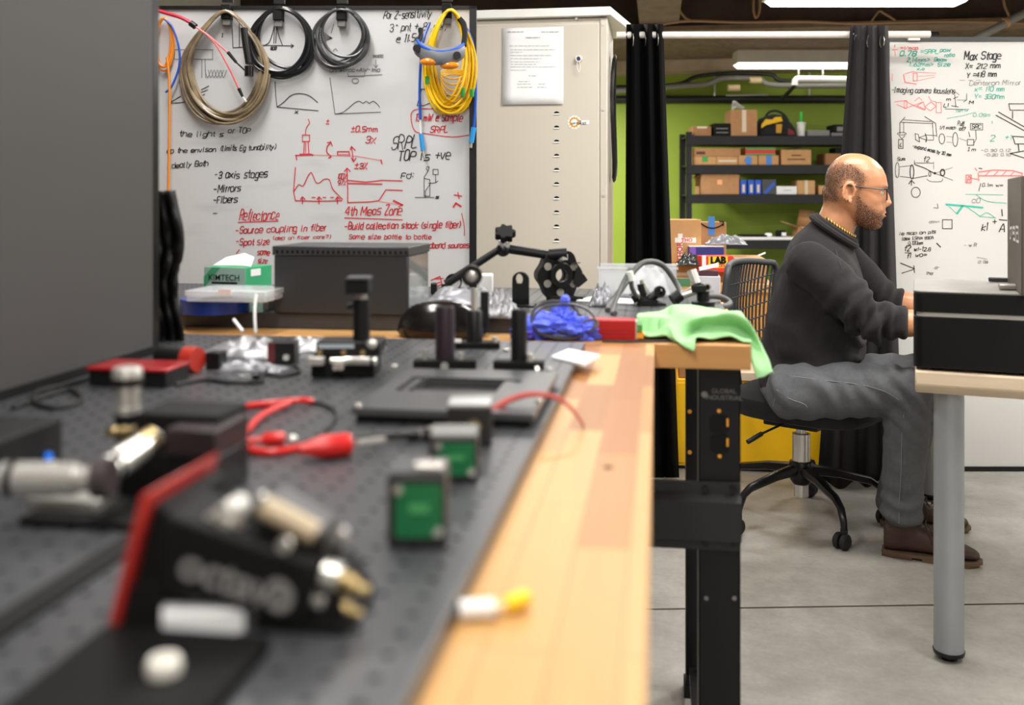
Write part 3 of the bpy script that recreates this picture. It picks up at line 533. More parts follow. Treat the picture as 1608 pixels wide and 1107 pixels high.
for k in range(11):
    py = 178+k*22.2; p = YP(874, py, yf-.006); r = .011
    h = MB().prism([p+V(r*math.cos(t*PI/8), -.0004, r*math.sin(t*PI/8)*.75) for t in range(9)], (0, .0002, 0)).build('vent_louver', BLACKM, dr)
    MB().prism([p+V(-r, -.0006, -.001), p+V(r, -.0006, -.001), p+V(r*1.1, -.004, -.005), p+V(-r*1.1, -.004, -.005)], (0, .0005, 0)).build('louver_highlight', CABW, dr)  # white lip stands in for the highlight below each louver
for px, py in ((809, 28), (905, 29), (947, 38), (947, 172), (948, 307)):
    p = YP(px, py, yf-.006); MB().cyl(p, p+V(0, -.003, 0), .006, n=12).build('screw', STEELM, cb)
p = YP(909, 93, yf-.006)
lk = MB().cyl(p, p+V(0, -.012, 0), .014, .013).build('lock', STEEL, dr); MB().cyl(p+V(0, -.012, 0), p+V(0, -.022, 0), .008).build('lock_core', mat('lock_dark', (60, 62, 80), .3, metal=1), lk)
MB().tube([p+V(.0, -.018, -.008), p+V(-.006, -.02, -.025), p+V(.002, -.02, -.055), p+V(.008, -.02, -.03), p+V(0.002, -.018, -.008)], .0012, 6, smooth=4).build('tag_string', WHITEP, lk)
# posted sheet
p0, p1 = YP(789, 165, yf-.0075), YP(885, 42, yf-.0075)
sh = thing('posted_sheet', 'white printed sheet posted on the beige cabinet door', 'paper', (p0.x, p0.y, p0.z))
MB().grid(lambda u, v: V(p0.x+(p1.x-p0.x)*u, p0.y-.002-.004*(1-v)**3, p0.z+(p1.z-p0.z)*v), 6, 8).build('page', PAPER, sh, solid=.0004)
fn = lambda x, y: YP(x, y, yf-.0125)
TX = Board(fn, (0, -1, 0), .0016); INK['print'] = mat('print_pale', (120, 120, 122), .7)
for y, x0, x1 in ((50, 797, 822), (50, 850, 878), (59, 826, 848), (72, 800, 862), (78, 802, 872), (82, 802, 820), (87, 802, 866), (92, 802, 850), (97, 802, 848), (101, 802, 842), (105, 802, 872), (110, 802, 826), (119, 830, 843), (128, 814, 832), (132, 812, 834), (137, 812, 836), (132, 846, 856), (137, 844, 858)):
    x = x0
    while x < x1:
        wd = random.uniform(3, 9); TX.line('print', [(x, y), (min(x+wd, x1), y)], .8 if y > 60 else 1.3); x += wd+1.6
TX.done(sh)
# sun sticker
p = YP(902, 192, yf-.0068)
sk = thing('round_sticker', 'white and orange sun shaped sticker on the beige cabinet', 'sticker', tuple(p))
MB().prism([p+V(.029*math.cos(t*PI/12)*(1 if t % 2 else .86), -.0003, .029*math.sin(t*PI/12)*(1 if t % 2 else .86)) for t in range(24)], (0, .0003, 0)).prism([p+V(.015, -.0003, -.008), p+V(.06, -.0003, -.008), p+V(.06, -.0003, .007), p+V(.015, -.0003, .007)], (0, .0003, 0)).build('backing', PAPER, sk)
sg = MB(); om = mat('sticker_orange', (238, 176, 90), .6)
for t in range(12):
    a = t*PI/6; c = p+V(.019*math.cos(a), -.0008, .019*math.sin(a)); sg.prism([c+V(.0048*math.cos(k*PI/3), 0, .0048*math.sin(k*PI/3)) for k in range(6)], (0, .0003, 0))
rg = [(.0165, .0), (.0135, 0)]
sg.rings([[p+V(r*math.cos(k*PI/12), -.0008, r*math.sin(k*PI/12)) for k in range(24)] for r in (.0175, .0135)], caps=False)
sg.build('sun_emblem', om, sk)
TX = Board(lambda x, y: YP(x, y, yf-.0075), (0, -1, 0), .0014); TX.write('print', 897, 921, 195, 'SUN SCIENCE', 3, 0, 1); TX.done(sk)
# cable coil hung on the cabinet's right side
cc = MB(); sx = cx1+.012
for k in range(5):
    a = random.uniform(-.01, .01)
    cc.tube([V(sx+k*.002+.004*math.sin(t), yf+.22+(.10+a)*math.sin(t*PI/8), zt-.42-(.26+a)*math.cos(t*PI/8)) for t in range(16)], .0045, 6, closed=True)
o = cc.build('cable_coil', BLACKS); tag(o, 'black cable coil hung on the right side of the beige cabinet', 'cable')
# ------------------------------------------------------------------ curtain rod and curtains
DR = 3.98
RODM = mat('rod_white', (214, 210, 204), .35)
rd = thing('curtain_rod', 'long white curtain rod carrying both black curtains', 'rod', tuple(P(1230, 55, DR)))
ra, rb = P(968, 55, DR+.02), P(1460, 54, DR)
ra.z = rb.z
MB().cyl(ra, rb, .0145, n=20).build('rod', RODM, rd); MB().cyl(rb, rb+RGT*.035, .011, n=16).build('rod_end', BLACKS, rd)
CURT = mat('curtain_black', (38, 35, 36), .95, var=.12, vscale=30, bump=.1, bscale=300, spec=.15, sheen=.05)
CURT2 = mat('curtain_jet', (9, 8, 9), .95, var=.12, vscale=30, bump=.1, bscale=300, spec=.1)
def curtain(label, tl, tr, bl, br, ty, by, nf, m, d0, amp=.035, jit=1.3):
    t = thing('curtain', label, 'curtain', tuple(P((tl+tr)/2, by, d0))[:2]+(0.01,))
    def fn(u, v):   # v: 0 bottom, 1 top
        x = (bl+(br-bl)*u)*(1-v)+(tl+(tr-tl)*u)*v
        ph = u*nf*2*PI+.5*math.sin(u*7+jit)
        a = amp*(1.15-.35*v)
        return P(x, by+(ty-by)*v, d0-.0+a*math.sin(ph)+.012*math.sin(3.1*u*nf+v*4+jit))
    g = MB().grid(fn, 90, 26); g.build('cloth', m, t, solid=.003, ang=180)
    for k in range(int(nf)):
        u = (k+.5)/nf; c = fn(u, .965); q = P(tl+(tr-tl)*u, ty+14, d0)
        MB().rings([[c+(RGT*math.sin(.4)*0+UP*math.sin(s*PI/6)+FWD*math.cos(s*PI/6))*rr for s in range(12)] for rr in (.02, .028)], caps=False).build('grommet', STEEL, t, solid=.002)
    return t
curtain('black curtain hanging beside the beige cabinet, left of the storage opening', 984, 1041, 981, 1066, 38, 750, 3, CURT2, DR, .042)
curtain('black curtain behind the seated man, left of the right whiteboard', 1336, 1394, 1283, 1418, 40, 768, 3, CURT, DR-.05, .045, 2.2)
# ------------------------------------------------------------------ right desk and engraver
AL = math.atan(636/1530.0); DV = FWD*math.cos(AL)+RGT*math.sin(AL); LV = RGT*math.cos(AL)-FWD*math.sin(AL)
ZD = .731
K0 = P(1437, 582, 2.383); K0.z = 0
def dk(l, d, z): return K0+LV*l+DV*d+UP*z
def dbox(mb, l0, l1, d0, d1, z0, z1):
    return mb.hexa([dk(l0, d0, z0), dk(l1, d0, z0), dk(l1, d1, z0), dk(l0, d1, z0), dk(l0, d0, z1), dk(l1, d0, z1), dk(l1, d1, z1), dk(l0, d1, z1)])
DESKM = mat('desk_maple', (222, 200, 172), .45, var=.08, vscale=3, stretch=(2, 2, 30))
dsk = thing('desk', 'pale maple topped desk on round grey metal legs, under the black engraver', 'desk', tuple(dk(.4, .7, 0)))
mb = MB(); pr = [(0, 0), (0, -.034), (.035, -.058), (1.465, -.058), (1.5, -.034), (1.5, 0)]
mb.rings([[dk(l, d, ZD-.0005+z) for d, z in pr] for l in (0, .78)])
ob_ = mb.build('desk_top', DESKM, dsk, bevel=.004)
LEGM = mat('leg_grey', (152, 155, 159), .38, metal=.25)
pL = P(1490, 1050, 2.44); pB_ = P(1462, 770, 3.74)
lgs = [V(pL.x, pL.y, 0), V(pB_.x, pB_.y, 0)]
lgs += [lgs[0]+LV*.62, lgs[1]+LV*.62]
for p in lgs:
    lg = MB().lathe([(.0355, .022), (.0355, ZD-.062)], p, n=32).build('leg', LEGM, dsk)
    MB().lathe([(.018, .0), (.02, .008), (.013, .009), (.013, .014), (.037, .015), (.038, .024)], p, n=24).build('levelling_foot', BLACKS, lg)
ENGB = mat('engraver_black', (10, 10, 11), .38, bump=.02, bscale=700, spec=.3)
ENGT = mat('engraver_top_grey', (136, 133, 128), .5, metal=.1)
BAND = mat('engraver_band', (196, 192, 186), .4)
eg = thing('laser_engraver', 'black and grey boxy desktop laser engraver with raised grey lid, on the pale desk', 'machine', tuple(dk(.3, .25, ZD)))
def rrect(l0, l1, d0, d1, z, r=.022, k=5):
    out = []
    for cxx, cyy, a0 in ((l1-r, d0+r, -90), (l1-r, d1-r, 0), (l0+r, d1-r, 90), (l0+r, d0+r, 180)):
        for i in range(k+1):
            a = math.radians(a0+90*i/k); out.append(dk(cxx+r*math.cos(a), cyy+r*math.sin(a), z))
    return out
E = (-.004, .62, .012, .40)
eb = MB().rings([rrect(*E, ZD+.007), rrect(*E, .863)]).build('lower_body', ENGB, eg, bevel=.002)
MB().rings([rrect(.003, .613, .018, .394, .863), rrect(.003, .613, .018, .394, .874)]).build('light_band', BAND, eg)
MB().rings([rrect(*E, .874), rrect(*E, .921)]).build('upper_body', ENGB, eg, bevel=.002)
MB().rings([rrect(*E, .9212), rrect(*E, .9262)]).build('top_plate', ENGT, eg, bevel=.002)
for l, d in ((.05, .05), (.55, .05), (.05, .35), (.55, .35)): MB().lathe([(.014, ZD+.0002), (.012, ZD+.008)], dk(l, d, 0)).build('foot', RUBBER, eg)
ZL = .927
p = P(1582, 443, 2.60); o_ = p-K0; l_ = o_.dot(LV); d_ = o_.dot(DV)
lid = dbox(MB(), l_, l_+.016, d_-.375, d_, ZL, 1.205).build('lid', mat('lid_grey', (92, 86, 80), .5, metal=.2), eg, bevel=.003)
dbox(MB(), l_+.017, l_+.022, d_-.365, d_-.01, ZL+.02, 1.19).build('lid_window', BLACKS, lid)
g = dbox(MB(), l_-.045, l_+.015, d_+.0, d_+.02, ZL+.001, ZL+.013).build('rear_grip', mat('grip_dark', (52, 52, 54), .5), eg, bevel=.003)
g = dbox(MB(), l_-.036, l_+.012, d_-.235, d_-.195, ZL+.0005, ZL+.014).build('hinge', mat('hinge_grey', (158, 152, 146), .35, metal=.4), eg, bevel=.004)
# raised lettering on the lid's side, reading upwards
def lidp(px, py):
    px = 1584.5+(px-1586)*.78; s = (px-CX)/F; t = (HY-py)/F; ray = FWD+RGT*s+UP*t; q = dk(l_, d_, ZL); k = (q-EYE).dot(LV)/ray.dot(LV); return EYE+ray*k
TL = Board(lidp, -LV, .009)
TL.line('white', [(1586.5, 345), (1587, 353), (1588, 360)], .6).line('white', [(1588, 359), (1588.5, 373)], .7).line('white', [(1588, 359), (1592, 357), (1592, 368)], .7).line('white', [(1590, 365), (1590, 374), (1588, 374)], .6).line('white', [(1594, 357), (1598, 358), (1599, 377), (1595, 375)], .8).line('white', [(1594, 357), (1594, 362)], .8).line('white', [(1597, 366), (1594, 366)], .8).line('white', [(1600, 356), (1605, 357), (1606, 380), (1601, 378), (1601, 366), (1604, 366)], .7)
TL.done(lid)
lp = thing('laptop', 'low dark laptop on the desk behind the engraver, under the man\'s hands', 'laptop', tuple(dk(.3, .94, ZD)))
dbox(MB(), .16, .40, .76, 1.12, ZD+.0005, ZD+.016).build('keyboard_base', GREYM, lp, bevel=.003)
mb = MB(); mb.hexa([dk(.40, .76, ZD+.012), dk(.408, .76, ZD+.012), dk(.408, 1.12, ZD+.012), dk(.40, 1.12, ZD+.012), dk(.46, .76, ZD+.19), dk(.468, .76, ZD+.19), dk(.468, 1.12, ZD+.19), dk(.46, 1.12, ZD+.19)]); mb.build('screen', BLACKS, lp)
# ------------------------------------------------------------------ swivel chair
CC = P(1258, 816, 3.5); CC.z = 0
a41 = math.radians(40); FC = RGT*math.cos(a41)-FWD*math.sin(a41); LC = RGT*math.sin(a41)+FWD*math.cos(a41)
ch = thing('swivel_chair', 'black swivel chair with slotted grey backrest and five star base, under the man', 'chair', tuple(CC))
near = Z(1303, 846, 0)-CC; th0 = math.atan2(near.y, near.x)
hub = MB().lathe([(.03, .13), (.042, .15), (.046, .19), (.04, .21), (.028, .215)], CC).build('hub', BLACKS, ch)
MB().lathe([(.026, .085), (.026, .135)], CC).build('column_foot', STEEL, ch)
MB().lathe([(.032, .212), (.032, .31), (.018, .312), (.018, .37)], CC).build('gas_lift', STEEL, ch)
for k in range(5):
    a = th0+k*2*PI/5; d = V(math.cos(a), math.sin(a), 0); t_ = d.cross(UP); R = .30
    pr = []
    for r, z, wd, hh in ((.035, .182, .026, .02), (.13, .172, .021, .017), (.24, .148, .016, .014), (.275, .125, .014, .013), (.292, .085, .012, .012), (.295, .062, .011, .01)):
        c = CC+d*r+UP*z; n_ = (UP if r < .27 else (d+UP*.3).normalized())
        pr.append([c+t_*wd*math.cos(s*PI/4)+n_*hh*math.sin(s*PI/4) for s in range(8)])
    lg = MB().rings(pr).build('base_leg', BLACKS, ch)
    wv = (-FWD*.8+RGT*(.6 if k != 2 else -.5)).normalized(); c = CC+d*.295+wv.cross(UP)*.012+UP*.0265
    cs = MB()
    for s in (-1, 1): cs.lathe([(.006, 0), (.022, 0), (.0265, .004), (.0265, .014), (.021, .019), (.006, .019)], c+wv*(s*.004 if s > 0 else -.004), wv*s, n=20)
    cs.lathe([(.012, .0), (.012, .03)], CC+d*.295+UP*.034).build('caster', RUBBER, lg)
SEATM = mat('seat_fabric', (20, 20, 21), .92, bump=.2, bscale=500, sheen=.05)
sc_ = CC+FC*.02+RGT*.02
rs = []
for z, k in ((.375, .72), (.39, .93), (.425, 1.0), (.455, 1.0), (.475, .93), (.482, .8)):
    rs.append([sc_+FC*(.25*k*math.copysign(abs(math.cos(t*PI/18))**.6, math.cos(t*PI/18)))+LC*(.25*k*math.copysign(abs(math.sin(t*PI/18))**.6, math.sin(t*PI/18)))+UP*(z-.02*(max(0, math.cos(t*PI/18))**2)*(1 if z > .42 else .3)) for t in range(36)])
MB().rings(rs).build('seat', SEATM, ch)
MB().box(CC+UP*.36, (.2, .2, .03), Matrix.Rotation(math.atan2(FC.y, FC.x), 3, 'Z')).build('tilt_mechanism', BLACK, ch, bevel=.006)
h0 = CC+UP*.355; h1 = P(1235, 663, 3.36); h2 = P(1196, 681, 3.3); h3 = P(1174, 694, 3.27)
lv = MB().tube([h0, h1, h2, h3], .004, 8).build('lever', BLACK, ch); MB().cyl(h2, h3, .008, n=12).build('lever_grip', BLACKS, lv)
BACKM = mat('back_plastic', (62, 63, 66), .5)
bc = P(1166, 480, 3.69); bc.z = 0
def bk(u, z):   # u -1..1 across, z height
    zz = (z-.56)/.39; wdt = .205*(1-.28*max(0, (.55-zz))**1.2-.10*max(0, zz-.85))
    return bc+LC*(u*wdt)+FC*(.06*u*u+.05*(zz-.4)**2*1.5-.03)+UP*z
fr = []
for z in np.linspace(.58, .875, 10): fr.append(bk(-1, z))
for u in np.linspace(-.92, .92, 14): fr.append(bk(u, .898+.017*(1-u*u)))
for z in np.linspace(.875, .58, 10): fr.append(bk(1, z))
for u in np.linspace(.9, -.9, 10): fr.append(bk(u, .545))
MB().tube(fr, .0125, 10, closed=True, smooth=2).build('back_frame', BACKM, ch)
lat = MB()
for u in np.linspace(-.9, .9, 21): lat.tube([bk(u+.06*(z-.75), z) for z in np.linspace(.548, .903, 9)], .0045, 5)
lat.build('back_slats', BACKM, ch)
lat = MB()
for z in np.linspace(.59, .85, 6): lat.tube([bk(u, z-.02*(1-u*u)+.012*u) for u in np.linspace(-.97, .97, 12)], .0035, 5)
lat.build('back_ribs', BACKM, ch)
sup = MB(); sup.tube([bk(0, .60)-FC*.012, bk(0, .52)-FC*.02, CC-FC*.22+UP*.40, CC-FC*.08+UP*.365], .016, 8, smooth=4); sup.build('back_support', BLACK, ch)
# ------------------------------------------------------------------ rear storage shelf
DS = 9.82
def shz(py): return CH-(py-HY)*DS/F
SHM = mat('shelf_black', (24, 24, 26), .5, spec=.35)
sx0, sx1 = P(1078, 213, DS), P(1349, 213, DS)
sh_o = sx0.copy(); sh_o.z = 0; SR = RGT; SF = FWD; SW = (sx1-sx0).length; SD = .42
def sp(r, d, z): return sh_o+RGT*r+FWD*d+UP*z
def sbox(mb, r0, r1, d0, d1, z0, z1):
    return mb.hexa([sp(r0, d0, z0), sp(r1, d0, z0), sp(r1, d1, z0), sp(r0, d1, z0), sp(r0, d0, z1), sp(r1, d0, z1), sp(r1, d1, z1), sp(r0, d1, z1)])
shf = thing('storage_shelf', 'tall black steel storage shelf against the green wall', 'shelf', tuple(sp(SW/2, SD/2, 0)))
for r in (0, SW-.055):
    for d in (0, SD-.05):
        m_ = sbox(MB(), r, r+.055, d, d+.004, 0, shz(207)); sbox(m_, r if r == 0 else r+.051, r+.004 if r == 0 else r+.055, d, d+.05, 0, shz(207)); m_.build('post', SHM, shf)
SHELFZ = [shz(213.5), shz(259), shz(305.5), shz(377)]
for z in SHELFZ+[.12]:
    bm_ = sbox(MB(), .056, SW-.056, 0, SD, z-.09, z-.075); sbox(bm_, .01, SW-.01, -.012, .0, z-.088, z); sbox(bm_, .01, SW-.01, SD, SD+.012, z-.088, z); sbox(bm_, .012, SW-.012, .005, SD-.005, z-.014, z)
    bm_.build('shelf_board', SHM, shf)
def sitem(name, label, cat, x0, x1, y0, y1, m, level=None, depth=.25, front=.02, group=None, bev=.004, tilt=0, z=None):
    """box shaped item on a shelf from its pixel rectangle; returns root with one body part"""
    d0 = DS+front; a = P(x0, y1, d0); b = P(x1, y0, d0); zb = SHELFZ[level] if z is None else z; hh = b.z-a.z
    c = (a+b)/2+FWD*depth/2; c.z = zb+.001; wd = (P(x1, y1, d0)-a).length
    t = thing(name, label, cat, tuple(c), YAW, group)
    R_t = Matrix.Rotation(math.radians(tilt), 3, 'Y') if tilt else None
    bo = MB().box((0, 0, hh/2+(abs(math.sin(math.radians(tilt)))*wd/2 if tilt else 0)), (wd, depth, hh), R_t)
    return t, bo.build('body', m, t, local=True, bevel=bev), wd, hh, depth
def tape(t, wd, hh, depth, m, x=0, w_=.03, name='packing_tape', z0=0, z1=None):
    z1 = hh if z1 is None else z1
    MB().b2((x-w_, -depth/2-.0015, z0), (x+w_, -depth/2-.0005, z1)).build(name, m, t, local=True)
TAPEB = mat('blue_tape', (70, 130, 205), .5); TAPEG = mat('green_tape', (60, 150, 70), .5); TAPEC = mat('clear_tape', (214, 196, 172), .3)
G1 = 'cardboard boxes on the storage shelf'
CBX = 'cardboard_box'
r = sitem(CBX, 'small brown cardboard box at the left end of the top shelf', 'box', 1088, 1117, 198, 213, CARD3, 0, group=G1); tape(r[0], *r[2:], TAPEC, 0, .05, z0=r[3]-.02)
r = sitem('black_carton', 'short black carton beside the small box on the top shelf', 'box', 1121, 1147, 193, 213, BLACKM, 0)
MB().b2((-.06, -r[4]/2-.0015, .03), (.06, -r[4]/2-.0005, .04)).build('printed_strip', GREYP, r[0], local=True); MB().b2((-.06, -r[4]/2-.0015, .07), (.06, -r[4]/2-.0005, .08)).build('printed_strip', GREYP, r[0], local=True)
r = sitem(CBX, 'tall square cardboard box with clear tape, highest box on the top shelf', 'box', 1148, 1189, 172, 213, CARD, 0, .3, group=G1); tape(r[0], *r[2:], TAPEC, 0, .022, z0=.04)
fl = MB().grid(lambda u, v: V(-.10+.12*u, -.05+.02*math.sin(5*v), r[3]+.002+.07*v+.03*math.sin(4*u+v)), 6, 4); fl.build('packing_film', mat('film_grey', (190, 194, 190), .3), r[0], local=True, solid=.002)
# tool bag
p = P(1222, 213, DS+.03)+FWD*.13; p.z = SHELFZ[0]+.002
tb = thing('tool_bag', 'black and yellow zipped tool bag on the top shelf', 'bag', tuple(p), YAW)
YEL = mat('yellow_fabric', (226, 178, 22), .7); BLF = mat('black_fabric', (24, 24, 25), .9, bump=.2, bscale=300)
def bagring(y, k): return [V(x*k, y, z*(.6+.4*k)) for x, z in ((-.20, 0), (-.19, .10), (-.14, .19), (-.05, .225), (.06, .215), (.13, .15), (.19, .07), (.20, 0))]
MB().rings([bagring(-.12, .9), bagring(-.09, 1), bagring(.09, 1), bagring(.12, .9)]).build('body', BLF, tb, local=True, bevel=.01)
MB().prism([(-.17, -.124, .08), (-.165, -.124, .12), (-.125, -.124, .17), (-.06, -.124, .165), (-.03, -.124, .19), (.03, -.124, .195), (.045, -.124, .15), (.0, -.124, .14), (-.06, -.124, .125), (-.12, -.124, .11)], (0, -.006, 0)).build('front_panel', YEL, tb, local=True)
MB().prism([(-.02, -.126, .03), (-.02, -.126, .12), (.04, -.126, .12), (.03, -.126, .03)], (0, -.005, 0)).build('pocket', mat('amber_fabric', (190, 140, 40), .7), tb, local=True)
MB().prism([(.1, -.124, .01), (.1, -.124, .08), (.16, -.124, .05), (.17, -.124, .01)], (0, -.004, 0)).build('side_panel', mat('dark_red_fabric', (110, 30, 34), .7), tb, local=True)
MB().tube([(-.1, 0, .19), (-.06, 0, .25), (.02, 0, .265), (.1, 0, .22), (.16, 0, .12)], .012, 8, smooth=4).build('handle', BLF, tb, local=True)
p = P(1260, 213, DS+.06)+FWD*.05; p.z = SHELFZ[0]+.002
cup = thing('drink_cup', 'white drink cup with bright green straw on the top shelf', 'cup', tuple(p))
MB().lathe([(.038, 0), (.044, .125), (.047, .128), (.047, .138), (.03, .145), (.004, .146)], (0, 0, 0)).build('cup_body', WHITEP, cup, local=True)
MB().cyl((0, 0, .13), (.004, 0, .25), .013, n=10).build('straw', mat('straw_green', (30, 190, 70), .4), cup, local=True)
r = sitem('flat_carton', 'flat pale grey carton right of the cup on the top shelf', 'box', 1270, 1303, 204, 213, GREYP, 0)
r = sitem('tray', 'pale grey tray under the dark case at the right end of the top shelf', 'tray', 1306, 1330, 208, 213, GREYP, 0, .3); zt_ = SHELFZ[0]+r[3]+.001
r = sitem('instrument_case', 'small dark case with open grey window at the right end of the top shelf', 'case', 1310, 1334, 195, 208, BLACKM, 0, z=zt_); MB().b2((-.05, -r[4]/2-.002, .015), (.05, -r[4]/2-.0005, .06)).build('window', GREYP, r[0], local=True)
# second shelf
lo2 = []
r = sitem(CBX, 'low cardboard box with a green tape patch, left end of the second shelf', 'box', 1089, 1125, 246, 259, CARD2, 1, group=G1); tape(r[0], *r[2:], TAPEG, 0, .03, z0=.03); zt2 = SHELFZ[1]+r[3]+.002
r = sitem(CBX, 'low cardboard box with a pale tape stripe, second from the left on the second shelf', 'box', 1125.6, 1159, 246, 259, CARD2, 1, group=G1); MB().b2((-.09, -r[4]/2-.0015, .03), (.09, -r[4]/2-.0005, .05)).build('packing_tape', TAPEC, r[0], local=True)
r = sitem(CBX, 'cardboard box with bunched blue tape, third from the left on the second shelf', 'box', 1160, 1190, 244, 259, CARD2, 1, group=G1); MB().prism([(math.cos(k*PI/5)*.045*(1 if k % 2 else .7), -r[4]/2-.001, .045+math.sin(k*PI/5)*.045) for k in range(10)], (0, -.001, 0)).build('packing_tape', TAPEB, r[0], local=True)
r = sitem(CBX, 'cardboard box with a blue tape band, directly under the red and green carton', 'box', 1191.5, 1223, 244, 259, CARD2, 1, group=G1); tape(r[0], *r[2:], TAPEB, 0, .028); zt3 = SHELFZ[1]+r[3]+.002
r = sitem(CBX, 'long flat brown carton lying on the two low boxes of the second shelf', 'box', 1089, 1163, 231, 244, CARD, 1, .22, group=G1, tilt=0, z=zt2); MB().b2((-.21, -r[4]/2-.0015, .02), (-.12, -r[4]/2-.0005, .05)).build('printed_strip', mat('print_brown', (90, 60, 50), .8), r[0], local=True)
r = sitem('gift_carton', 'red and green carton stacked on the second shelf', 'box', 1171, 1218, 231, 243, RED, 1, z=zt3); MB().b2((-r[2]/2, -r[4]/2-.0015, r[3]-.02), (r[2]/2, -r[4]/2-.0005, r[3])).build('green_stripe', TAPEG, r[0], local=True); MB().b2((-r[2]/2, -r[4]/2-.0015, 0), (r[2]/2, -r[4]/2-.0005, .015)).build('green_stripe', TAPEG, r[0], local=True)
r = sitem(CBX, 'larger open cardboard box with papers sticking out, middle of the second shelf', 'box', 1227, 1274, 235, 259, CARD2, 1, .3, group=G1); MB().grid(lambda u, v: V(-.08+.2*u, -.02*v, r[3]+.002+.03*u+.012*v), 3, 2).build('papers', GREYP, r[0], local=True, solid=.003)
for zz, w2 in ((.09, .05), (.05, .09)): MB().b2((-w2, -r[4]/2-.0015, zz), (w2, -r[4]/2-.0005, zz+.012)).build('printed_strip', MATS['print_brown'], r[0], local=True)
r = sitem(CBX, 'cardboard box at the right of the second shelf, above the man\'s head', 'box', 1297, 1327, 241, 259, CARD3, 1, .3, group=G1); zt4 = SHELFZ[1]+r[3]+.002
r = sitem('black_carton', 'dark bundle on the right box of the second shelf', 'box', 1312, 1330, 231, 240, BLACKM, 1, .2, z=zt4)
# third shelf
r = sitem(CBX, 'big brown cardboard box with an orange sticker, left end of the third shelf', 'box', 1101, 1161, 274, 306, CARD, 2, .34, group=G1); MB().b2((-.03, -r[4]/2-.0015, .10), (.02, -r[4]/2-.0005, .15)).build('sticker', mat('peach', (240, 170, 120), .7), r[0], local=True)
MB().add([V(-r[2]/2, -.17, .20), V(-r[2]/2-.09, -.14, .15), V(-r[2]/2-.09, .1, .15), V(-r[2]/2, .1, .20)], [(0, 1, 2, 3)]).build('flap', CARD3, r[0], local=True, solid=.004)
G2 = 'blue cartons on the third shelf'
for x0, x1, nm in ((1163, 1172.5, 'nearest the big brown box'), (1175, 1184.5, 'second from the big brown box'), (1186, 1195.5, 'third from the big brown box')):
    r = sitem('blue_carton', 'narrow blue carton standing on the third shelf, '+nm, 'box', x0, x1, 283, 306, BLUEP, 2, .2, group=G2); MB().b2((-.012, -r[4]/2-.0015, .02), (.012, -r[4]/2-.0005, .10)).build('label', TAPEC, r[0], local=True)
r = sitem('grey_carton', 'dark grey carton crossed by a slanted blue band, middle of the third shelf', 'box', 1197, 1219, 282, 306, GREYM, 2, .2)
MB().prism([(-.06, -r[4]/2-.0008, .02), (-.03, -r[4]/2-.0008, .005), (.06, -r[4]/2-.0008, .10), (.05, -r[4]/2-.0008, .135)], (0, -.001, 0)).build('label', BLUEP, r[0], local=True)
r = sitem('white_carton', 'low white carton on the third shelf', 'box', 1219.5, 1251.5, 293, 306, WHITEP, 2, .2); MB().b2((-.03, -r[4]/2-.0015, .04), (.05, -r[4]/2-.0005, .045)).build('label', GREYP, r[0], local=True)
r = sitem(CBX, 'cube shaped cardboard box right of the white carton on the third shelf', 'box', 1252.5, 1280, 284, 306, CARD2, 2, .24, group=G1); tape(r[0], *r[2:], TAPEC, 0, .015)
r = sitem(CBX, 'smallest cardboard box on the third shelf, beside the man\'s head', 'box', 1286, 1297, 292, 306, CARD2, 2, .2, group=G1)
# fourth shelf
r = sitem('white_tray', 'flat white tray on the lowest visible shelf', 'tray', 1165, 1262, 373, 377.5, WHITEP, 3, .34, front=-.01); zt5 = SHELFZ[3]+r[3]+.002
r = sitem('flat_black_case', 'thin black case lying on the white tray', 'case', 1166, 1205, 370, 373, BLACKM, 3, .2, z=zt5)
r = sitem('crumpled_tissue', 'small crumpled white tissue on the white tray', 'tissue', 1203, 1213, 368, 374, PAPER, 3, .06, z=zt5, bev=.012)
r = sitem('black_plug', 'small black and white plug block on the white tray', 'plug', 1221, 1234, 363, 373, BLACKM, 3, .08, z=zt5); MB().b2((.0, -.042, .01), (.045, -.0405, .045)).build('white_face', WHITEP, r[0], local=True)
p = P(1255, 374, DS+.15); p.z = zt5
ob = thing(CBX, 'torn open cardboard box with spread flaps on the lowest visible shelf, by the man\'s neck', 'box', tuple(p), YAW, G1)
MB().b2((-.04, -.1, 0), (.2, .1, .10)).build('body', CARD, ob, local=True)
for q in (((-.04, -.1, .10), (-.2, -.12, .15), (-.2, .08, .17), (-.04, .1, .10)), ((-.04, -.1, .10), (.08, -.18, .05), (.2, -.18, .06), (.2, -.1, .10)), ((.0, .1, .10), (.04, .12, .28), (.2, .12, .26), (.2, .1, .10))):
    MB().add([V(*t) for t in q], [(0, 1, 2, 3)]).build('flap', CARD2, ob, local=True, solid=.004)
# pipes under the rear ceiling
PIPEG = mat('pipe_grey', (118, 116, 108), .5); PIPEB = mat('pipe_black', (26, 26, 27), .5)
def pipe(label, pts, r, m, name='pipe', cat='pipe'):
    t = thing(name, label, cat, tuple(pts[0])); MB().tube(pts, r, 12, smooth=5).build('run', m, t); return t
t = pipe('thick black horizontal pipe along the green wall above the shelf', [YP(930, 156, Y1-.06), YP(1140, 156, Y1-.06), YP(1400, 156, Y1-.06)], .042, PIPEB)
for px in (1122, 1271):
    q = YP(px, 156, Y1-.06); MB().cyl(q+UP*.03, V(q.x, q.y, 2.6), .012, n=8).build('hanger', STEELM, t)
t = pipe('grey bent conduit pair crossing the green wall near the ceiling', [YP(960, 143, Y1-.42), YP(1080, 134, Y1-.42), YP(1110, 132, Y1-.42), YP(1135, 123, Y1-.42), YP(1190, 124, Y1-.42), YP(1225, 134, Y1-.42), YP(1420, 134, Y1-.42)], .03, PIPEG, 'conduit')
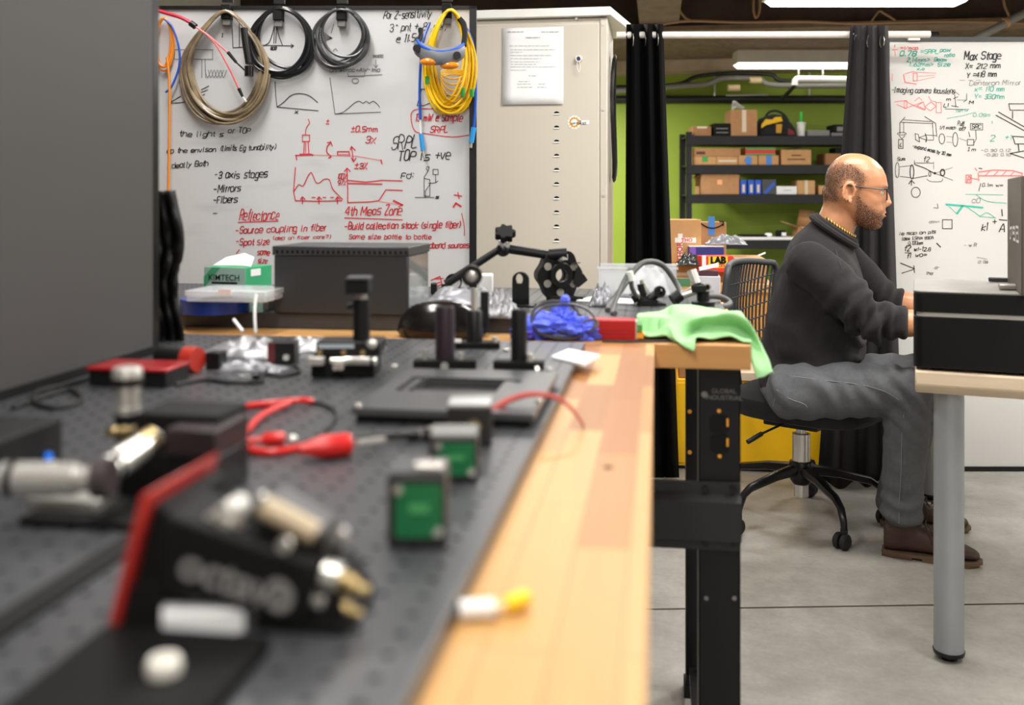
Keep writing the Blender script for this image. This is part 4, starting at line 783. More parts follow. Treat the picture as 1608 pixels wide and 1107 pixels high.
MB().tube([YP(960, 137, Y1-.40), YP(1060, 133, Y1-.40), YP(1095, 120, Y1-.40), YP(1150, 115, Y1-.40), YP(1210, 117, Y1-.40), YP(1240, 128, Y1-.40), YP(1420, 128, Y1-.40)], .022, 10, smooth=5).build('run', PIPEB, t)
for px, py in ((1186, 126), (1152, 138)):
    q = YP(px, py, Y1-.45); MB().cyl(q-RGT*.06, q+RGT*.06, .036, n=14).build('coupling', mat('tan_coupling', (190, 170, 130), .5), t)
t = pipe('short white elbow pipe below the rear ceiling lamp', [P(1248, 134, 9.8), P(1250, 126, 9.8), P(1262, 124, 9.8), P(1345, 125, 9.8)], .032, WHITEP)
MB().cyl(P(1248, 134, 9.8), P(1228, 156, 10.1), .02, n=10).build('branch', PIPEB, t)
for px in (1254, 1292):
    q = P(px, 124, 9.8); MB().cyl(q, V(q.x, q.y, 2.62), .008, n=8).build('hanger', STEELM, t)
t = pipe('thin pale bar lying over the black pipe above the shelf', [YP(1140, 150, Y1-.12), YP(1206, 149, Y1-.12)], .009, STEELM, 'bar', 'bar')
# cables clipped along the beam
CABT = mat('cable_tan', (150, 116, 84), .7)
def ceil_cable(label, pts, r=.006, m=CABT):
    o = MB().tube([P(*q) for q in pts], r, 6, smooth=6).build('ceiling_cable', m); return tag(o, label, 'cable', 'cables along the ceiling beam')
dB = 7.0
ceil_cable('tan cable sagging along the full length of the ceiling beam', [(1030, 40, dB), (1080, 33, dB), (1160, 35, dB), (1260, 34, dB), (1340, 37, dB), (1420, 35, dB), (1530, 34, dB), (1650, 38, dB)], .01)
ceil_cable('tan cable looping down beside the left curtain to the beam', [(1062, -20, dB), (1064, 8, dB), (1076, 28, dB), (1092, 34, dB)], .009)
ceil_cable('tan cable hanging in a narrow loop left of the nearest lamp', [(1185, -20, dB), (1183, 12, dB), (1187, 28, dB), (1193, 14, dB), (1192, -20, dB)], .009)
ceil_cable('tan cable loop at the top right corner above the whiteboard', [(1572, -20, dB), (1578, 10, dB), (1584, 26, dB), (1574, 40, dB)], .009)
ceil_cable('tan cable branching down in front of the beam, right of the nearest lamp', [(1368, 34, dB), (1380, 18, dB), (1390, 22, dB), (1406, 32, dB)], .008)
t = pipe('grey steel pipe rising to the top right corner', [P(1530, 62, 6.8), P(1640, 4, 6.6)], .028, PIPEG)
MB().cyl(P(1578, 36, 6.7), P(1582, 34, 6.7), .036, n=12).build('clamp', mat('tan_clamp', (170, 130, 90), .6), t)
# ------------------------------------------------------------------ boxes on the middle table and the yellow cabinet
yt = P(1120, 446, 4.62).y
mt = thing('side_table', 'wooden side table loaded with parcels behind the black curtain opening', 'table', tuple(P(1130, 600, 5.1))[:2]+(0,))
xa, xb = P(985, 446, 4.7).x, P(1212, 446, 4.7).x
MB().b2((xa, yt, .71), (xb, yt+.9, .75)).build('table_top', mat('table_oak', (208, 160, 96), .5, var=.1, vscale=4), mt, bevel=.003)
MB().b2((xa+.02, yt+.02, .50), (xb-.02, yt+.045, .71)).build('apron', mat('apron_orange', (214, 150, 64), .5, var=.12, vscale=3), mt)
for x in (xa+.02, xb-.08):
    for y in (yt+.045, yt+.82): MB().b2((x, y, 0), (x+.06, y+.06, .71)).build('leg', MATS['table_oak'], mt)
YELP = mat('yellow_panel', (255, 198, 10), .5)
yy = P(1200, 745, 4.10).y
yc = thing('yellow_cabinet', 'low bright yellow cabinet behind the swivel chair', 'cabinet', tuple(P(1190, 745, 4.25))[:2]+(0,))
xa2, xb2 = P(1040, 700, 4.1).x, P(1316, 700, 4.1).x
MB().b2((xa2, yy, .015), (xb2, yy+.35, .385)).build('body', YELP, yc, bevel=.004)
MB().b2((xa2+.02, yy-.004, .03), (xb2-.02, yy-.0005, .37)).build('door', YELP, yc, bevel=.003)
MB().b2((xa2+.02, yy+.02, 0), (xb2-.02, yy+.33, .015)).build('plinth', BLACK, yc)
pb = MB(); q0, q1 = P(1130, 615, 4.1), P(1215, 590, 4.15)
o = MB().b2((P(1162, 600, 4.1).x, yy-.01, .386), (P(1290, 600, 4.1).x, yy+.28, .42)).build('pale_board', DESKM, bevel=.002); tag(o, 'pale wooden board lying on the yellow cabinet behind the chair seat', 'board')
o = MB().b2((P(1066, 600, 4.1).x, yy+.02, .386), (P(1098, 600, 4.1).x, yy+.25, .62)).build(CBX, CARD3, bevel=.004); tag(o, 'brown cardboard box standing on the left of the yellow cabinet', 'box')
o = MB().cyl(P(1061, 604, 4.12), P(1061, 560, 4.12), .008, n=10).build('orange_rod', ORG); tag(o, 'thin orange rod standing on the yellow cabinet', 'rod')
ZM = .75
def titem(name, label, cat, x0, x1, y0, y1, d, m, zb=None, depth=.2, rz=0, group=None, bev=.003):
    a = P(x0, y1, d); b = P(x1, y0, d); zb = a.z if zb is None else zb; wd = (P(x1, y1, d)-a).length
    c = (a+b)/2+FWD*depth/2; c.z = zb+.0008; hh = b.z-zb
    t = thing(name, label, cat, tuple(c), YAW+rz, group)
    return t, MB().box((0, 0, hh/2), (wd, depth, hh)).build('body', m, t, local=True, bevel=bev), wd, hh, depth
G3 = 'parcels on the side table'
r = titem(CBX, 'wide shallow cardboard box carrying parcels on the side table', 'box', 1055, 1152, 416, 440, 4.72, CARD2, ZM, .5, 0, G3); zl = ZM+r[3]+.0015
MB().b2((-.14, -r[4]/2-.0015, .03), (-.05, -r[4]/2-.0005, .045)).build('tape_strip', TAPEC, r[0], local=True)
r2 = titem(CBX, 'tall cardboard box with red lettered white tape, beside the left curtain', 'box', 1050, 1101, 345, 416, 4.85, CARD2, zl, .18, 0, G3)
WT = mat('white_tape', (240, 236, 230), .5)
MB().b2((-.035, -r2[4]/2-.0015, .0), (-.012, -r2[4]/2-.0005, .145)).build('packing_tape', WT, r2[0], local=True); MB().b2((-.05, -r2[4]/2-.002, .10), (.055, -r2[4]/2-.0016, .125)).build('packing_tape', WT, r2[0], local=True)
Mx = rootmat(r2[0])
INKR = INK['red']
text('tape_print', 'THOR', .035, Mx @ Matrix.Translation((-.024, -r2[4]/2-.0025, .055)) @ Matrix.Rotation(PI/2, 4, 'X') @ Matrix.Rotation(PI/2, 4, 'Z'), INKR, r2[0], bold=.001)
text('tape_print', 'THO', .026, Mx @ Matrix.Translation((.01, -r2[4]/2-.003, .112)) @ Matrix.Rotation(PI/2, 4, 'X'), INKR, r2[0], bold=.0006)
r3 = titem(CBX, 'cardboard box with curved arrow print and blue tape, at the back of the side table', 'box', 1100, 1143, 349, 416, 5.15, CARD, zl, .18, math.radians(-6), G3)
MB().b2((-.022, -r3[4]/2-.0015, .125), (.012, -r3[4]/2-.0005, .225)).build('blue_tape', TAPEB, r3[0], local=True)
sm = MB(); 
sm.tube([(x, -r3[4]/2-.001, .175+.022*(x/.06)**2*1.2-.012) for x in np.linspace(-.06, .055, 12)], .004, 6); sm.tube([(.035, -r3[4]/2-.001, .20), (.058, -r3[4]/2-.001, .197), (.056, -r3[4]/2-.001, .175)], .004, 6)
sm.build('smile_print', BLACKM, r3[0], local=True)
r = titem('book_carton', 'flat blue and violet carton on the side table', 'box', 1083, 1137, 388, 416, 4.80, mat('navy_carton', (44, 52, 128), .5), zl, .1, 0); MB().b2((-r[2]/2, -r[4]/2-.0015, 0), (-r[2]/2+.03, -r[4]/2-.0005, r[3])).build('violet_edge', mat('violet', (130, 90, 190), .5), r[0], local=True); MB().b2((-r[2]/2, -r[4]/2, r[3]), (r[2]/2, r[4]/2, r[3]+.004)).build('white_lid', WHITEP, r[0], local=True)
r = titem('snack_box', 'red snack box printed LAB in black on yellow, in front of the parcels', 'box', 1099, 1151, 402, 431, 4.62, mat('red_carton', (226, 52, 40), .5), zl-.03, .07, math.radians(8)); MS = rootmat(r[0])
MB().b2((-.045, -r[4]/2-.0015, .02), (.05, -r[4]/2-.0008, .075)).build('yellow_patch', mat('yellow_print', (245, 205, 40), .5), r[0], local=True)
text('lettering', 'LAB', .044, MS @ Matrix.Translation((.003, -r[4]/2-.002, .055)) @ Matrix.Rotation(PI/2, 4, 'X'), BLACKM, r[0], bold=.003)
text('lettering', 'SNACKS', .018, MS @ Matrix.Translation((.003, -r[4]/2-.002, .03)) @ Matrix.Rotation(PI/2, 4, 'X'), INKR, r[0], bold=.001)
MB().b2((-r[2]/2+.002, -r[4]/2-.0015, .01), (-r[2]/2+.022, -r[4]/2-.0008, .08)).build('white_stripe', WT, r[0], local=True)
# crumpled bags helper
def crumple(name, label, cat, c, size, m, seed=0, amp=.5, nu=26, nv=20, solid=.0008, rz=0, freq=3.0, group=None, flat=.0):
    c = Vector(c); R = Matrix.Rotation(rz, 3, 'Z')
    def fn(u, v):
        x = (u-.5)*2; y = (v-.5)*2; e = (1-abs(x)**2.5)*(1-abs(y)**2.5)
        n1 = noise.noise(V(x*freq+seed, y*freq, seed*1.7)); n2 = noise.noise(V(x*freq*2.7, y*freq*2.7+seed, 3.1+seed)); n3 = noise.noise(V(x*freq*6, y*freq*6+seed, 9.3+seed))
        z = size[2]*max(.02, e*(.62+amp*(abs(n1)*1.4+.55*abs(n2)+.3*n3)-.1))
        d = V(x*size[0]/2*(1+.12*n2), y*size[1]/2*(1+.14*n1), z+flat)
        return c+R @ d
    o = MB().grid(fn, nu, nv).build(name, m, solid=solid, ang=62); return tag(o, label, cat, group)
FOIL = mat('foil_silver', (150, 149, 152), .42, metal=.5, bump=.12, bscale=60)
SILV = mat('antistatic_bag', (140, 141, 146), .4, metal=.4, bump=.12, bscale=50)
crumple('antistatic_bag', 'crumpled silver bag on the parcels of the side table', 'bag', V(*P(1140, 402, 4.9)[:2], zl+.09), (.2, .14, .06), SILV, 3)
crumple('dark_bag', 'dark glossy plastic bag on the parcels, left of the LAB box', 'bag', V(*P(1082, 412, 4.70)[:2], zl), (.13, .12, .055), mat('dark_film', (50, 54, 52), .15), 5)
o = MB().grid(lambda u, v: P(1176+26*u, 408-10*u-2*v, 4.9+.15*v), 3, 3).build('white_sheet', PAPER, solid=.002); tag(o, 'white sheet sticking out at the right of the side table pile', 'paper')
o = MB().b2(V(P(1150, 420, 4.85).x, yt+.05, ZM+.001), V(P(1196, 420, 4.85).x, yt+.40, .865)).build(CBX, CARD2, bevel=.003); tag(o, 'yellowish cardboard box at the right end of the side table, under the white sheet', 'box', G3)
# ------------------------------------------------------------------ things on the near breadboard
def T(px, py, z=ZT): return Z(px, py, z)
def dep_(py, z=ZT): return (CH-z)*F/(py-HY)
YH = V(0, 1, 0); XH = V(1, 0, 0)
def bolt(parent, p, r=.004, h=.004, m=STEEL, name='bolt'):
    return MB().lathe([(r, 0), (r, h*.8), (r*.85, h), (r*.5, h), (r*.45, h*.5)], p, n=14).build(name, m, parent)
# camera module with red frame, lying tilted
d = .525
cmod = thing('camera_module', 'tilted black camera module with red edged front plate and white lettering, nearest the viewer', 'camera', tuple(T(350, 990)))
MB().prism([P(x, y, d) for x, y in ((219, 779), (236, 771), (181, 1000), (163, 996))], YH*.085).build('front_plate', mat('red_frame', (178, 46, 40), .22), cmod, bevel=.002)
MB().prism([P(x, y, d+.008) for x, y in ((238, 790), (268, 800), (236, 975), (196, 975))], YH*.07).build('lens_mount', BLACKM, cmod, bevel=.002)
cb_ = MB().prism([P(x, y, d) for x, y in ((258, 806), (497, 886), (481, 984), (238, 930))], YH*.05).build('body', BLACKM, cmod, bevel=.003)
MB().prism([P(x, y, d-.001) for x, y in ((205, 920), (246, 922), (246, 992), (186, 992))], YH*.05).build('side_bracket', BLACKM, cmod)
MB().prism([P(x, y, d+.004) for x, y in ((470, 980), (505, 905), (525, 930), (552, 985), (440, 992))], YH*.05).build('end_cap', BLACKM, cmod, bevel=.003)
ft = MB().b2(T(400, 991)+V(0, 0, .0005), T(400, 991)+V(.052, .05, .006)).build('foot', BLACKM, cmod)
MB().prism([P(x, y, d+.01) for x, y in ((292, 832), (357, 785), (372, 800), (378, 842), (330, 850))], YH*.02).build('heat_sink', STEELM, cmod, bevel=.003)
MB().prism([P(x, y, d+.01) for x, y in ((380, 812), (410, 782), (505, 838), (515, 872), (490, 880))], YH*.03).build('connector_block', ANOD, cmod, bevel=.002)
MB().tube([P(408, 793, d+.012), P(450, 813, d+.012), P(496, 838, d+.012)], .0062, 12).build('ribbon_connector', mat('connector_tan', (186, 168, 140), .5), cmod)
for px, py in ((357, 823), (410, 783), (450, 854), (537, 838)):
    p = P(px, py, d-.002+(.012 if py < 830 else 0)); MB().cyl(p, p-YH*.004, .0038, n=14).build('screw', STEEL, cmod)
for px, py, r in ((523, 902, .0078), (503, 935, .0068), (548, 915, .005), (538, 952, .0048)):
    p = P(px, py, d+.01); k = MB().cyl(p-XH*.005, p+XH*.004+UP*-.002, r, n=16).build('signal_connector', STEEL if r > .006 else BRASS, cmod); MB().cyl(p+XH*.004-UP*.002, p+XH*.011-UP*.004, r*.55, n=12).build('connector_tip', BRASS, k)
ax = (P(470, 955, d)-P(300, 895, d)).normalized(); uy = ax.cross(YH)
text('lettering', 'octavo', .0235, basis(P(372, 915, d-.0006), ax, UP), mat('letter_grey', (128, 126, 124), .6), cmod, bold=.0006)
MB().rings([[P(436, 935, d-.0008)+(XH*math.cos(k*PI/12)+UP*math.sin(k*PI/12))*r for k in range(24)] for r in (.009, .0045)], caps=False).build('ring_mark', MATS['letter_grey'], cmod)
o = MB().prism([T(254, 1004), T(340, 1003), T(385, 992), T(254, 985)], UP*.0135).build('white_card', PAPER, bevel=.0005); tag(o, 'small white block lying under the tilted camera module', 'block')
bp = MB().b2(V(T(160, 1010).x, .30, ZT+.0005), V(T(395, 1060).x, T(300, 1015).y, ZT+.009)).build('base_plate', mat('plate_black', (6, 6, 6), .6, spec=.15), bevel=.0015); tag(bp, 'black base plate at the bottom left edge in front of the camera module', 'plate')
o = MB().lathe([(.008, 0), (.0085, .004), (.007, .007), (.004, .007), (.0035, .004)], T(258, 1056, ZT+.009), n=20).build('cap_screw', mat('bright_nickel', (232, 228, 218), .4, metal=.25), None); tag(o, 'silver cap screw standing on the black base plate', 'screw')
# long dark box against the panel
yk = .785
lb = thing('controller_box', 'long low black box with a tiny blue light against the dark panel', 'box', (-.63, .5, ZT))
MB().b2((-.752, .1, ZT+.0005), (-.515, yk, ZT+.044)).build('housing', mat('controller_black', (24, 24, 25), .5, spec=.3), lb, bevel=.0015)
p = P(74, 717, .80); s_ = (74-CX)/F; kk = -.515/(-SN+CS*s_); p = P(74, 717, kk)
MB().cyl(p+XH*.0002, p+XH*.003, .0036, n=12).build('indicator_light', mat('blue_light', (20, 110, 220), .3, emit=.5), lb)
# translation stage with micrometers
d = .775
stg = thing('translation_stage', 'black translation stage with silver micrometers, left of the red cable', 'stage', tuple(T(268, 780)))
xa_, xb_ = P(186, 780, d).x, P(354, 780, d).x; y0_ = T(268, 782).y; zt_s = P(268, 668, d).z
MB().b2((xa_, y0_, ZT+.0005), (xb_, y0_+.06, zt_s-.022)).build('base_block', BLACK, stg, bevel=.0015)
MB().b2((xa_+.042, y0_-.004, zt_s-.0215), (xb_, y0_+.06, zt_s)).build('moving_block', mat('stage_maroon', (38, 28, 29), .4), stg, bevel=.0015)
MB().b2((xa_+.004, y0_+.02, zt_s-.018), (xb_-.008, y0_+.075, zt_s+.006)).build('top_plate', BLACKM, stg, bevel=.0015)
for px, py in ((305, 712), (325, 706)):
    p = P(px, py, d-.006); MB().cyl(p, p-YH*.002, .004, n=14).build('screw', BLACKS, stg)
def micrometer(par, a, b, r):
    a = Vector(a); b = Vector(b); dd = b-a; n = dd.normalized()
    m = MB().lathe([(r*.72, 0), (r*.72, dd.length*.30), (r*.95, dd.length*.31), (r*.95, dd.length*.52), (r, dd.length*.53), (r, dd.length)], a, n, n=24).build('micrometer', STEEL, par)
    MB().lathe([(r*1.03, dd.length*.86), (r*1.03, dd.length*.93)], a, n, n=24).build('knurled_ring', BLACK, m)
    return m
micrometer(stg, P(172, 752, .70), P(5, 752, .70), .0125)
MB().cyl(P(150, 752, .70), P(176, 750, .70), .014, n=20).build('micrometer_mount', mat('mount_dark', (74, 66, 66), .4, metal=.4), stg)
micrometer(stg, P(245, 688, .77), P(168, 738, .72), .011)
MB().lathe([(.0105, 0), (.0105, .012)], P(222, 700, .76), P(245, 688, .77)-P(222, 700, .76), n=20).build('brass_collar', BRASS, stg)
vm = MB().lathe([(.0105, 0), (.0105, .0055), (.0098, .006), (.0098, .018), (.0108, .0185), (.0108, .030), (.0122, .0305), (.0122, .037), (.011, .039)], P(200, 648, .84), n=24).build('vertical_micrometer', STEELM, stg)
MB().lathe([(.0126, .0235), (.0126, .0305)], P(200, 648, .84), n=24).build('knurled_ring', BLACK, vm)
MB().cyl(P(200, 690, .84), P(200, 648, .84), .0105, n=20).build('micrometer_post', BLACK, stg)
for px in (180, 196, 212):
    p = P(px, 676, .80); MB().cyl(p, p-YH*.008, .004, n=12).build('brass_screw', BRASS, stg)
MB().b2(T(40, 812)+V(0, 0, .0005), T(40, 812)+V(.055, .03, .014)).build('side_plate', STEELM, stg, bevel=.001)
MB().b2(T(30, 826)+V(0, 0, .0005), T(30, 826)+V(.10, .06, .006)).build('foot_plate', BLACKM, stg)
# green circuit board cubes
def pcbcube(label, x0, x1, y0, y1, grn=True, dpt=.04, topm=GREYM, rz=0):
    dd = dep_(y1); a = P(x0, y1, dd); b = P(x1, y0, dd); wd = (P(x1, y1, dd)-a).length; hh = b.z-a.z; c = (a+b)/2; c.z = ZT+.0004
    t = thing('detector_module', label, 'module', tuple(c), YAW+rz)
    MB().b2((-wd/2, 0, 0), (wd/2, dpt, hh)).build('housing', mat('module_black', (34, 32, 31), .45), t, local=True, bevel=.0015)
    MB().b2((-wd/2+.001, .001, hh+.0003), (wd/2-.001, dpt-.001, hh+.002)).build('top_plate', topm, t, local=True)
    if grn:
        g = MB().b2((-wd*.36, -.0018, hh*.16), (wd*.43, -.0004, hh*.88)).build('circuit_board', GREENP, t, local=True)
        for sx, sz in ((-.31, .82), (.38, .24)): MB().cyl((sx*wd, -.0018, sz*hh), (sx*wd, -.0035, sz*hh), .0032, n=12).build('screw', STEEL, g, local=True)
        MB().b2((-wd*.12, -.003, hh*.5), (wd*.22, -.0018, hh*.62)).build('chip', mat('pcb_pale', (70, 150, 90), .4), g, local=True)
    return t, wd, hh
t, wd, hh = pcbcube('black cube module with green circuit face, nearest of the small modules', 608, 700, 748, 862)
MB().b2((-wd*.05, .004, hh+.0022), (wd*.46, .016, hh+.006)).build('chrome_bar', STEEL, t, local=True, bevel=.001)
pcbcube('cube module with green circuit face and grey top, behind the nearest green module', 674, 750, 688, 758, topm=GREYP)
t, wd, hh = pcbcube('plain black cube module with pale top, touching the aperture plate', 702, 772, 640, 702, False, topm=mat('pale_top', (196, 196, 198), .35, metal=.5))
MB().cyl((.004, -.0005, hh*.5), (.004, -.003, hh*.5), .007, n=16).build('brass_port', BRASS, t, local=True)
# aperture plate
zp = ZT+.016
ap = thing('aperture_plate', 'flat dark grey plate with rectangular window in the middle of the breadboard', 'plate', tuple(T(710, 610)))
xa_, xb_ = -.318, -.125; ya_, yb_ = T(690, 645, zp).y, T(750, 581, zp).y
wx0, wx1 = Z(650, 612, zp).x, Z(782, 612, zp).x; wy0, wy1 = Z(720, 614, zp).y, Z(720, 596, zp).y
PLM = mat('plate_grey', (84, 85, 87), .35, metal=.4)
m_ = MB(); m_.b2((xa_, ya_, zp-.007), (xb_, wy0, zp)).b2((xa_, wy1, zp-.007), (xb_, yb_, zp)).b2((xa_, wy0, zp-.007), (wx0, wy1, zp)).b2((wx1, wy0, zp-.007), (xb_, wy1, zp)); m_.build('plate', PLM, ap, smooth=False)
MB().b2((xa_+.004, ya_+.004, ZT+.0005), (xb_-.004, yb_-.004, zp-.0072)).build('lower_plate', BLACKM, ap)
rm = MB(); rm.b2((wx0-.02, wy1, zp), (wx1+.02, wy1+.006, zp+.0012)).b2((wx0-.02, wy0-.004, zp), (wx0-.014, wy1+.006, zp+.0012)).b2((wx0-.005, wy0-.004, zp), (wx0, wy1, zp+.0012)).b2((wx1+.012, wy1-.008, zp), (wx1+.02, wy1+.006, zp+.0012)); rm.build('window_recess', BLACKM, ap)
for px, py in ((619, 573), (562, 635), (846, 628), (862, 578)): bolt(ap, Z(px, py+4, zp), .0042, .004)
# posts
def postbase(t, c, w, dd, h=.007, m=BLACKM): return MB().b2((-w/2, -dd/2, 0.0004), (w/2, dd/2, h)).build('base', m, t, local=True, bevel=.0012)
c = T(699, 578); s_ = dep_(578)/F
t = thing('post_holder', 'purplish black post holder with slotted base behind the aperture plate', 'post', tuple(c), YAW)
postbase(t, c, 98*s_, .025, 14*s_); MB().lathe([(15.5*s_, 14*s_), (15.5*s_, 92*s_), (14*s_, 97*s_), (10*s_, 97*s_), (9.5*s_, 80*s_)], (0, 0, 0)).build('post', mat('anodised_purple', (58, 48, 56), .35, metal=.5), t, local=True)
for sx, hz in ((-31, 30), (24, 25)): MB().cyl((sx*s_, -.004, 14*s_), (sx*s_, -.004, hz*s_), .0042, n=14).build('cap_screw', STEEL, t, local=True)
MB().cyl((0, -.0128, 6*s_), (0, -.016, 6*s_), .0055, n=14).build('set_screw', STEEL, t, local=True)
c = T(815, 578); s_ = dep_(578)/F
t = thing('post_holder', 'black post holder with slotted base, beside the wooden edge', 'post', tuple(c), YAW+math.radians(-9))
postbase(t, c, 78*s_, .025, 12*s_); MB().lathe([(13*s_, 12*s_), (13*s_, 88*s_), (12*s_, 92*s_), (9*s_, 92*s_), (8*s_, 78*s_)], (0, 0, 0)).build('post', BLACK, t, local=True)
MB().cyl((18*s_, -.006, 12*s_), (18*s_, -.006, 24*s_), .0048, n=14).build('cap_screw', STEEL, t, local=True); MB().cyl((31*s_, -.01, 0.001), (31*s_, -.014, .003), .003, n=12).build('set_screw', STEEL, t, local=True)
c = T(745, 545); s_ = dep_(545)/F
t = thing('lens_holder', 'round chrome lens on a silver post in a black holder, before the black dome', 'lens', tuple(c), YAW)
postbase(t, c, 80*s_, .035, 9*s_); MB().lathe([(13*s_, 9*s_), (13*s_, 55*s_), (11*s_, 58*s_)], (0, 0, 0)).build('holder', BLACK, t, local=True)
MB().lathe([(5.5*s_, 58*s_), (5.5*s_, 92*s_)], (0, 0, 0)).build('post', STEEL, t, local=True)
rg = MB().rings([[V(-4*s_+r*s_*math.cos(k*PI/14), y, 112*s_+r*s_*math.sin(k*PI/14)) for k in range(28)] for r, y in ((11.5, -.008), (16.5, -.008), (16.5, .008), (11.5, .008))], caps=False, closed=True).build('mount_ring', BLACKS, t, local=True)
MB().sph((-4*s_, 0, 112*s_), (11.8*s_, .006, 11.8*s_), 24, 14).build('lens', STEEL, t, local=True)
MB().b2((9*s_, .01, 30*s_), (22*s_, .025, 86*s_)).build('side_block', BLACK, t, local=True, bevel=.001)
for sx in (-38, 36): MB().cyl((sx*.9*s_, -.008, 9*s_), (sx*.9*s_, -.008, 17*s_), .005, n=14).build('cap_screw', STEEL, t, local=True)
MB().b2((-36*s_, -.02, 9.5*s_), (-20*s_, -.01, 14*s_)).build('label', WHITEP, t, local=True)
# stage with black clamp post in front of the grey box
c = T(548, 592); s_ = dep_(590)/F
t = thing('mounted_stage', 'black micrometer stage carrying a tall clamp post, in front of the dark grey box', 'stage', tuple(c), YAW)
MB().b2((-58*s_, -.005, .0005), (40*s_, .06, 26*s_)).build('base_block', BLACKM, t, local=True, bevel=.0012)
MB().b2((-52*s_, .0, 33*s_), (48*s_, .06, 54*s_)).build('moving_block', BLACK, t, local=True, bevel=.0012); MB().b2((-58*s_, .004, 26.2*s_), (44*s_, .058, 33*s_)).build('slide', ANOD, t, local=True)
MB().b2((-48*s_, -.001, 45*s_), (8*s_, -.0004, 51*s_)).build('scale_plate', mat('scale_pale', (170, 182, 188), .4), t, local=True)
for sx in (-45, -8, 22): MB().cyl((sx*s_, -.0005, 39*s_), (sx*s_, -.004, 39*s_), 4*s_, n=12).build('screw', BRASS, t, local=True)
micrometer(t, rootmat(t) @ V(-25*s_, -.016, 28*s_), rootmat(t) @ V(46*s_, -.016, 28*s_), 7*s_)
MB().b2((-60*s_, -.022, 22*s_), (-35*s_, -.008, 34*s_)).build('micrometer_clamp', STEELM, t, local=True, bevel=.001)
for sx in (-16, -8): MB().cyl((sx*s_, -.018, 20*s_), (sx*s_, -.024, 20*s_), 5*s_, n=12).build('lock_screw', STEEL, t, local=True)
MB().sph((36*s_, -.004, 52*s_), 9*s_, 14, 8).build('ball_knob', STEEL, t, local=True)
MB().cyl((14*s_, .03, 54*s_), (14*s_, .03, 118*s_), 13.5*s_, n=24).build('post', BLACK, t, local=True)
MB().cyl((14*s_, .03, 118*s_), (16*s_, .03, 128*s_), 8*s_, n=16).build('neck', STEELM, t, local=True)
MB().b2((-8*s_, .01, 128*s_), (28*s_, .05, 150*s_)).build('clamp_head', BLACKM, t, local=True, bevel=.0015); MB().b2((-7*s_, .008, 150.5*s_), (29*s_, .05, 154*s_)).build('clamp_lid', GREYM, t, local=True)
MB().cyl((-8*s_, .03, 106*s_), (0, .03, 108*s_), 5*s_, n=12).build('thumb_screw', BLACKS, t, local=True)
# red box with gold connectors
dd = 1.25
t = thing('driver_box', 'red topped black box with two gold connectors, left beside the dark panel', 'box', tuple(P(206, 606, dd)))
a_ = T(140, 606); b_ = T(270, 606)
MB().b2((a_.x, a_.y, ZT+.0005), (b_.x, a_.y+.06, ZT+.019)).build('housing', BLACK, t, bevel=.001); MB().b2((a_.x-.003, a_.y-.004, ZT+.0195), (b_.x+.003, a_.y+.062, ZT+.0245)).build('red_lid', REDM, t, bevel=.002)
for px in (254, 269):
    p = P(px, 597, dd-.01); p.z = ZT+.0115; MB().cyl(p+YH*.006, p-YH*.004, .006, n=14).build('gold_connector', BRASS, t)
# red knobbed lens barrel
t = thing('lens_barrel', 'black lens barrel with red end cap lying beside the black cloth', 'lens', tuple(T(290, 584)))
dd = dep_(584); p = P(300, 563, dd); p.z = ZT+.0175
MB().cyl(p-XH*.055+YH*.02, p-XH*.004, .0135, n=24).build('barrel', BLACK, t); MB().lathe([(.0165, 0), (.017, .004), (.017, .02), (.014, .022)], p+XH*.012-YH*.004, V(-1, .25, 0), n=28).build('end_cap', RED if 0 else mat('red_cap', (176, 44, 30), .45), t)
MB().b2(p+V(.016, .01, -.0165), p+V(.036, .035, .008)).build('mount_block', BLACK, t, bevel=.001)
# small black box with a red side
dd = dep_(572); t = thing('connector_box', 'small black connector box with dark red side, in front of the silver bags', 'box', tuple(T(441, 572)), YAW)
s_ = dd/F; MB().b2((-20*s_, 0, .0004), (22*s_, .03, 34*s_)).build('housing', BLACK, t, local=True, bevel=.001); MB().b2((-21*s_, -.001, .001), (-9*s_, -.0002, 33*s_)).build('red_side', mat('dark_red', (96, 30, 36), .4), t, local=True); MB().cyl((9*s_, 0, 11*s_), (9*s_, -.004, 11*s_), .0045, n=12).build('connector', STEEL, t, local=True)
crumple('foil_bag', 'crumpled silver foil bag left of the tall clamp post, nearer the black cloth', 'bag', V(*T(396, 556)[:2], ZT), (.145, .10, .030), FOIL, 11, .35, freq=3.2)
crumple('foil_bag', 'crumpled silver foil bag touching the micrometer stage', 'bag', V(*T(492, 548)[:2], ZT), (.115, .08, .024), FOIL, 17, .35, freq=3.2)
crumple('foil_bag', 'flat clear film bag in front of the foil bag and small black box', 'bag', V(*T(385, 580)[:2], ZT), (.11, .04, .012), SILV, 23, .7)
o = MB().cyl(P(381, 520, 1.6), P(367, 502, 1.62), .0028, n=8).build('swab_stick', WHITEP); tag(o, 'white swab stick leaning on the foil bag', 'stick')
o = MB().tube([P(401, 522, 1.62), P(400, 500, 1.62), P(400, 482, 1.63), P(402, 462, 1.64)], .0026, 8).build('white_wire', WHITEP); tag(o, 'thin white wire rising from the foil bag', 'wire')
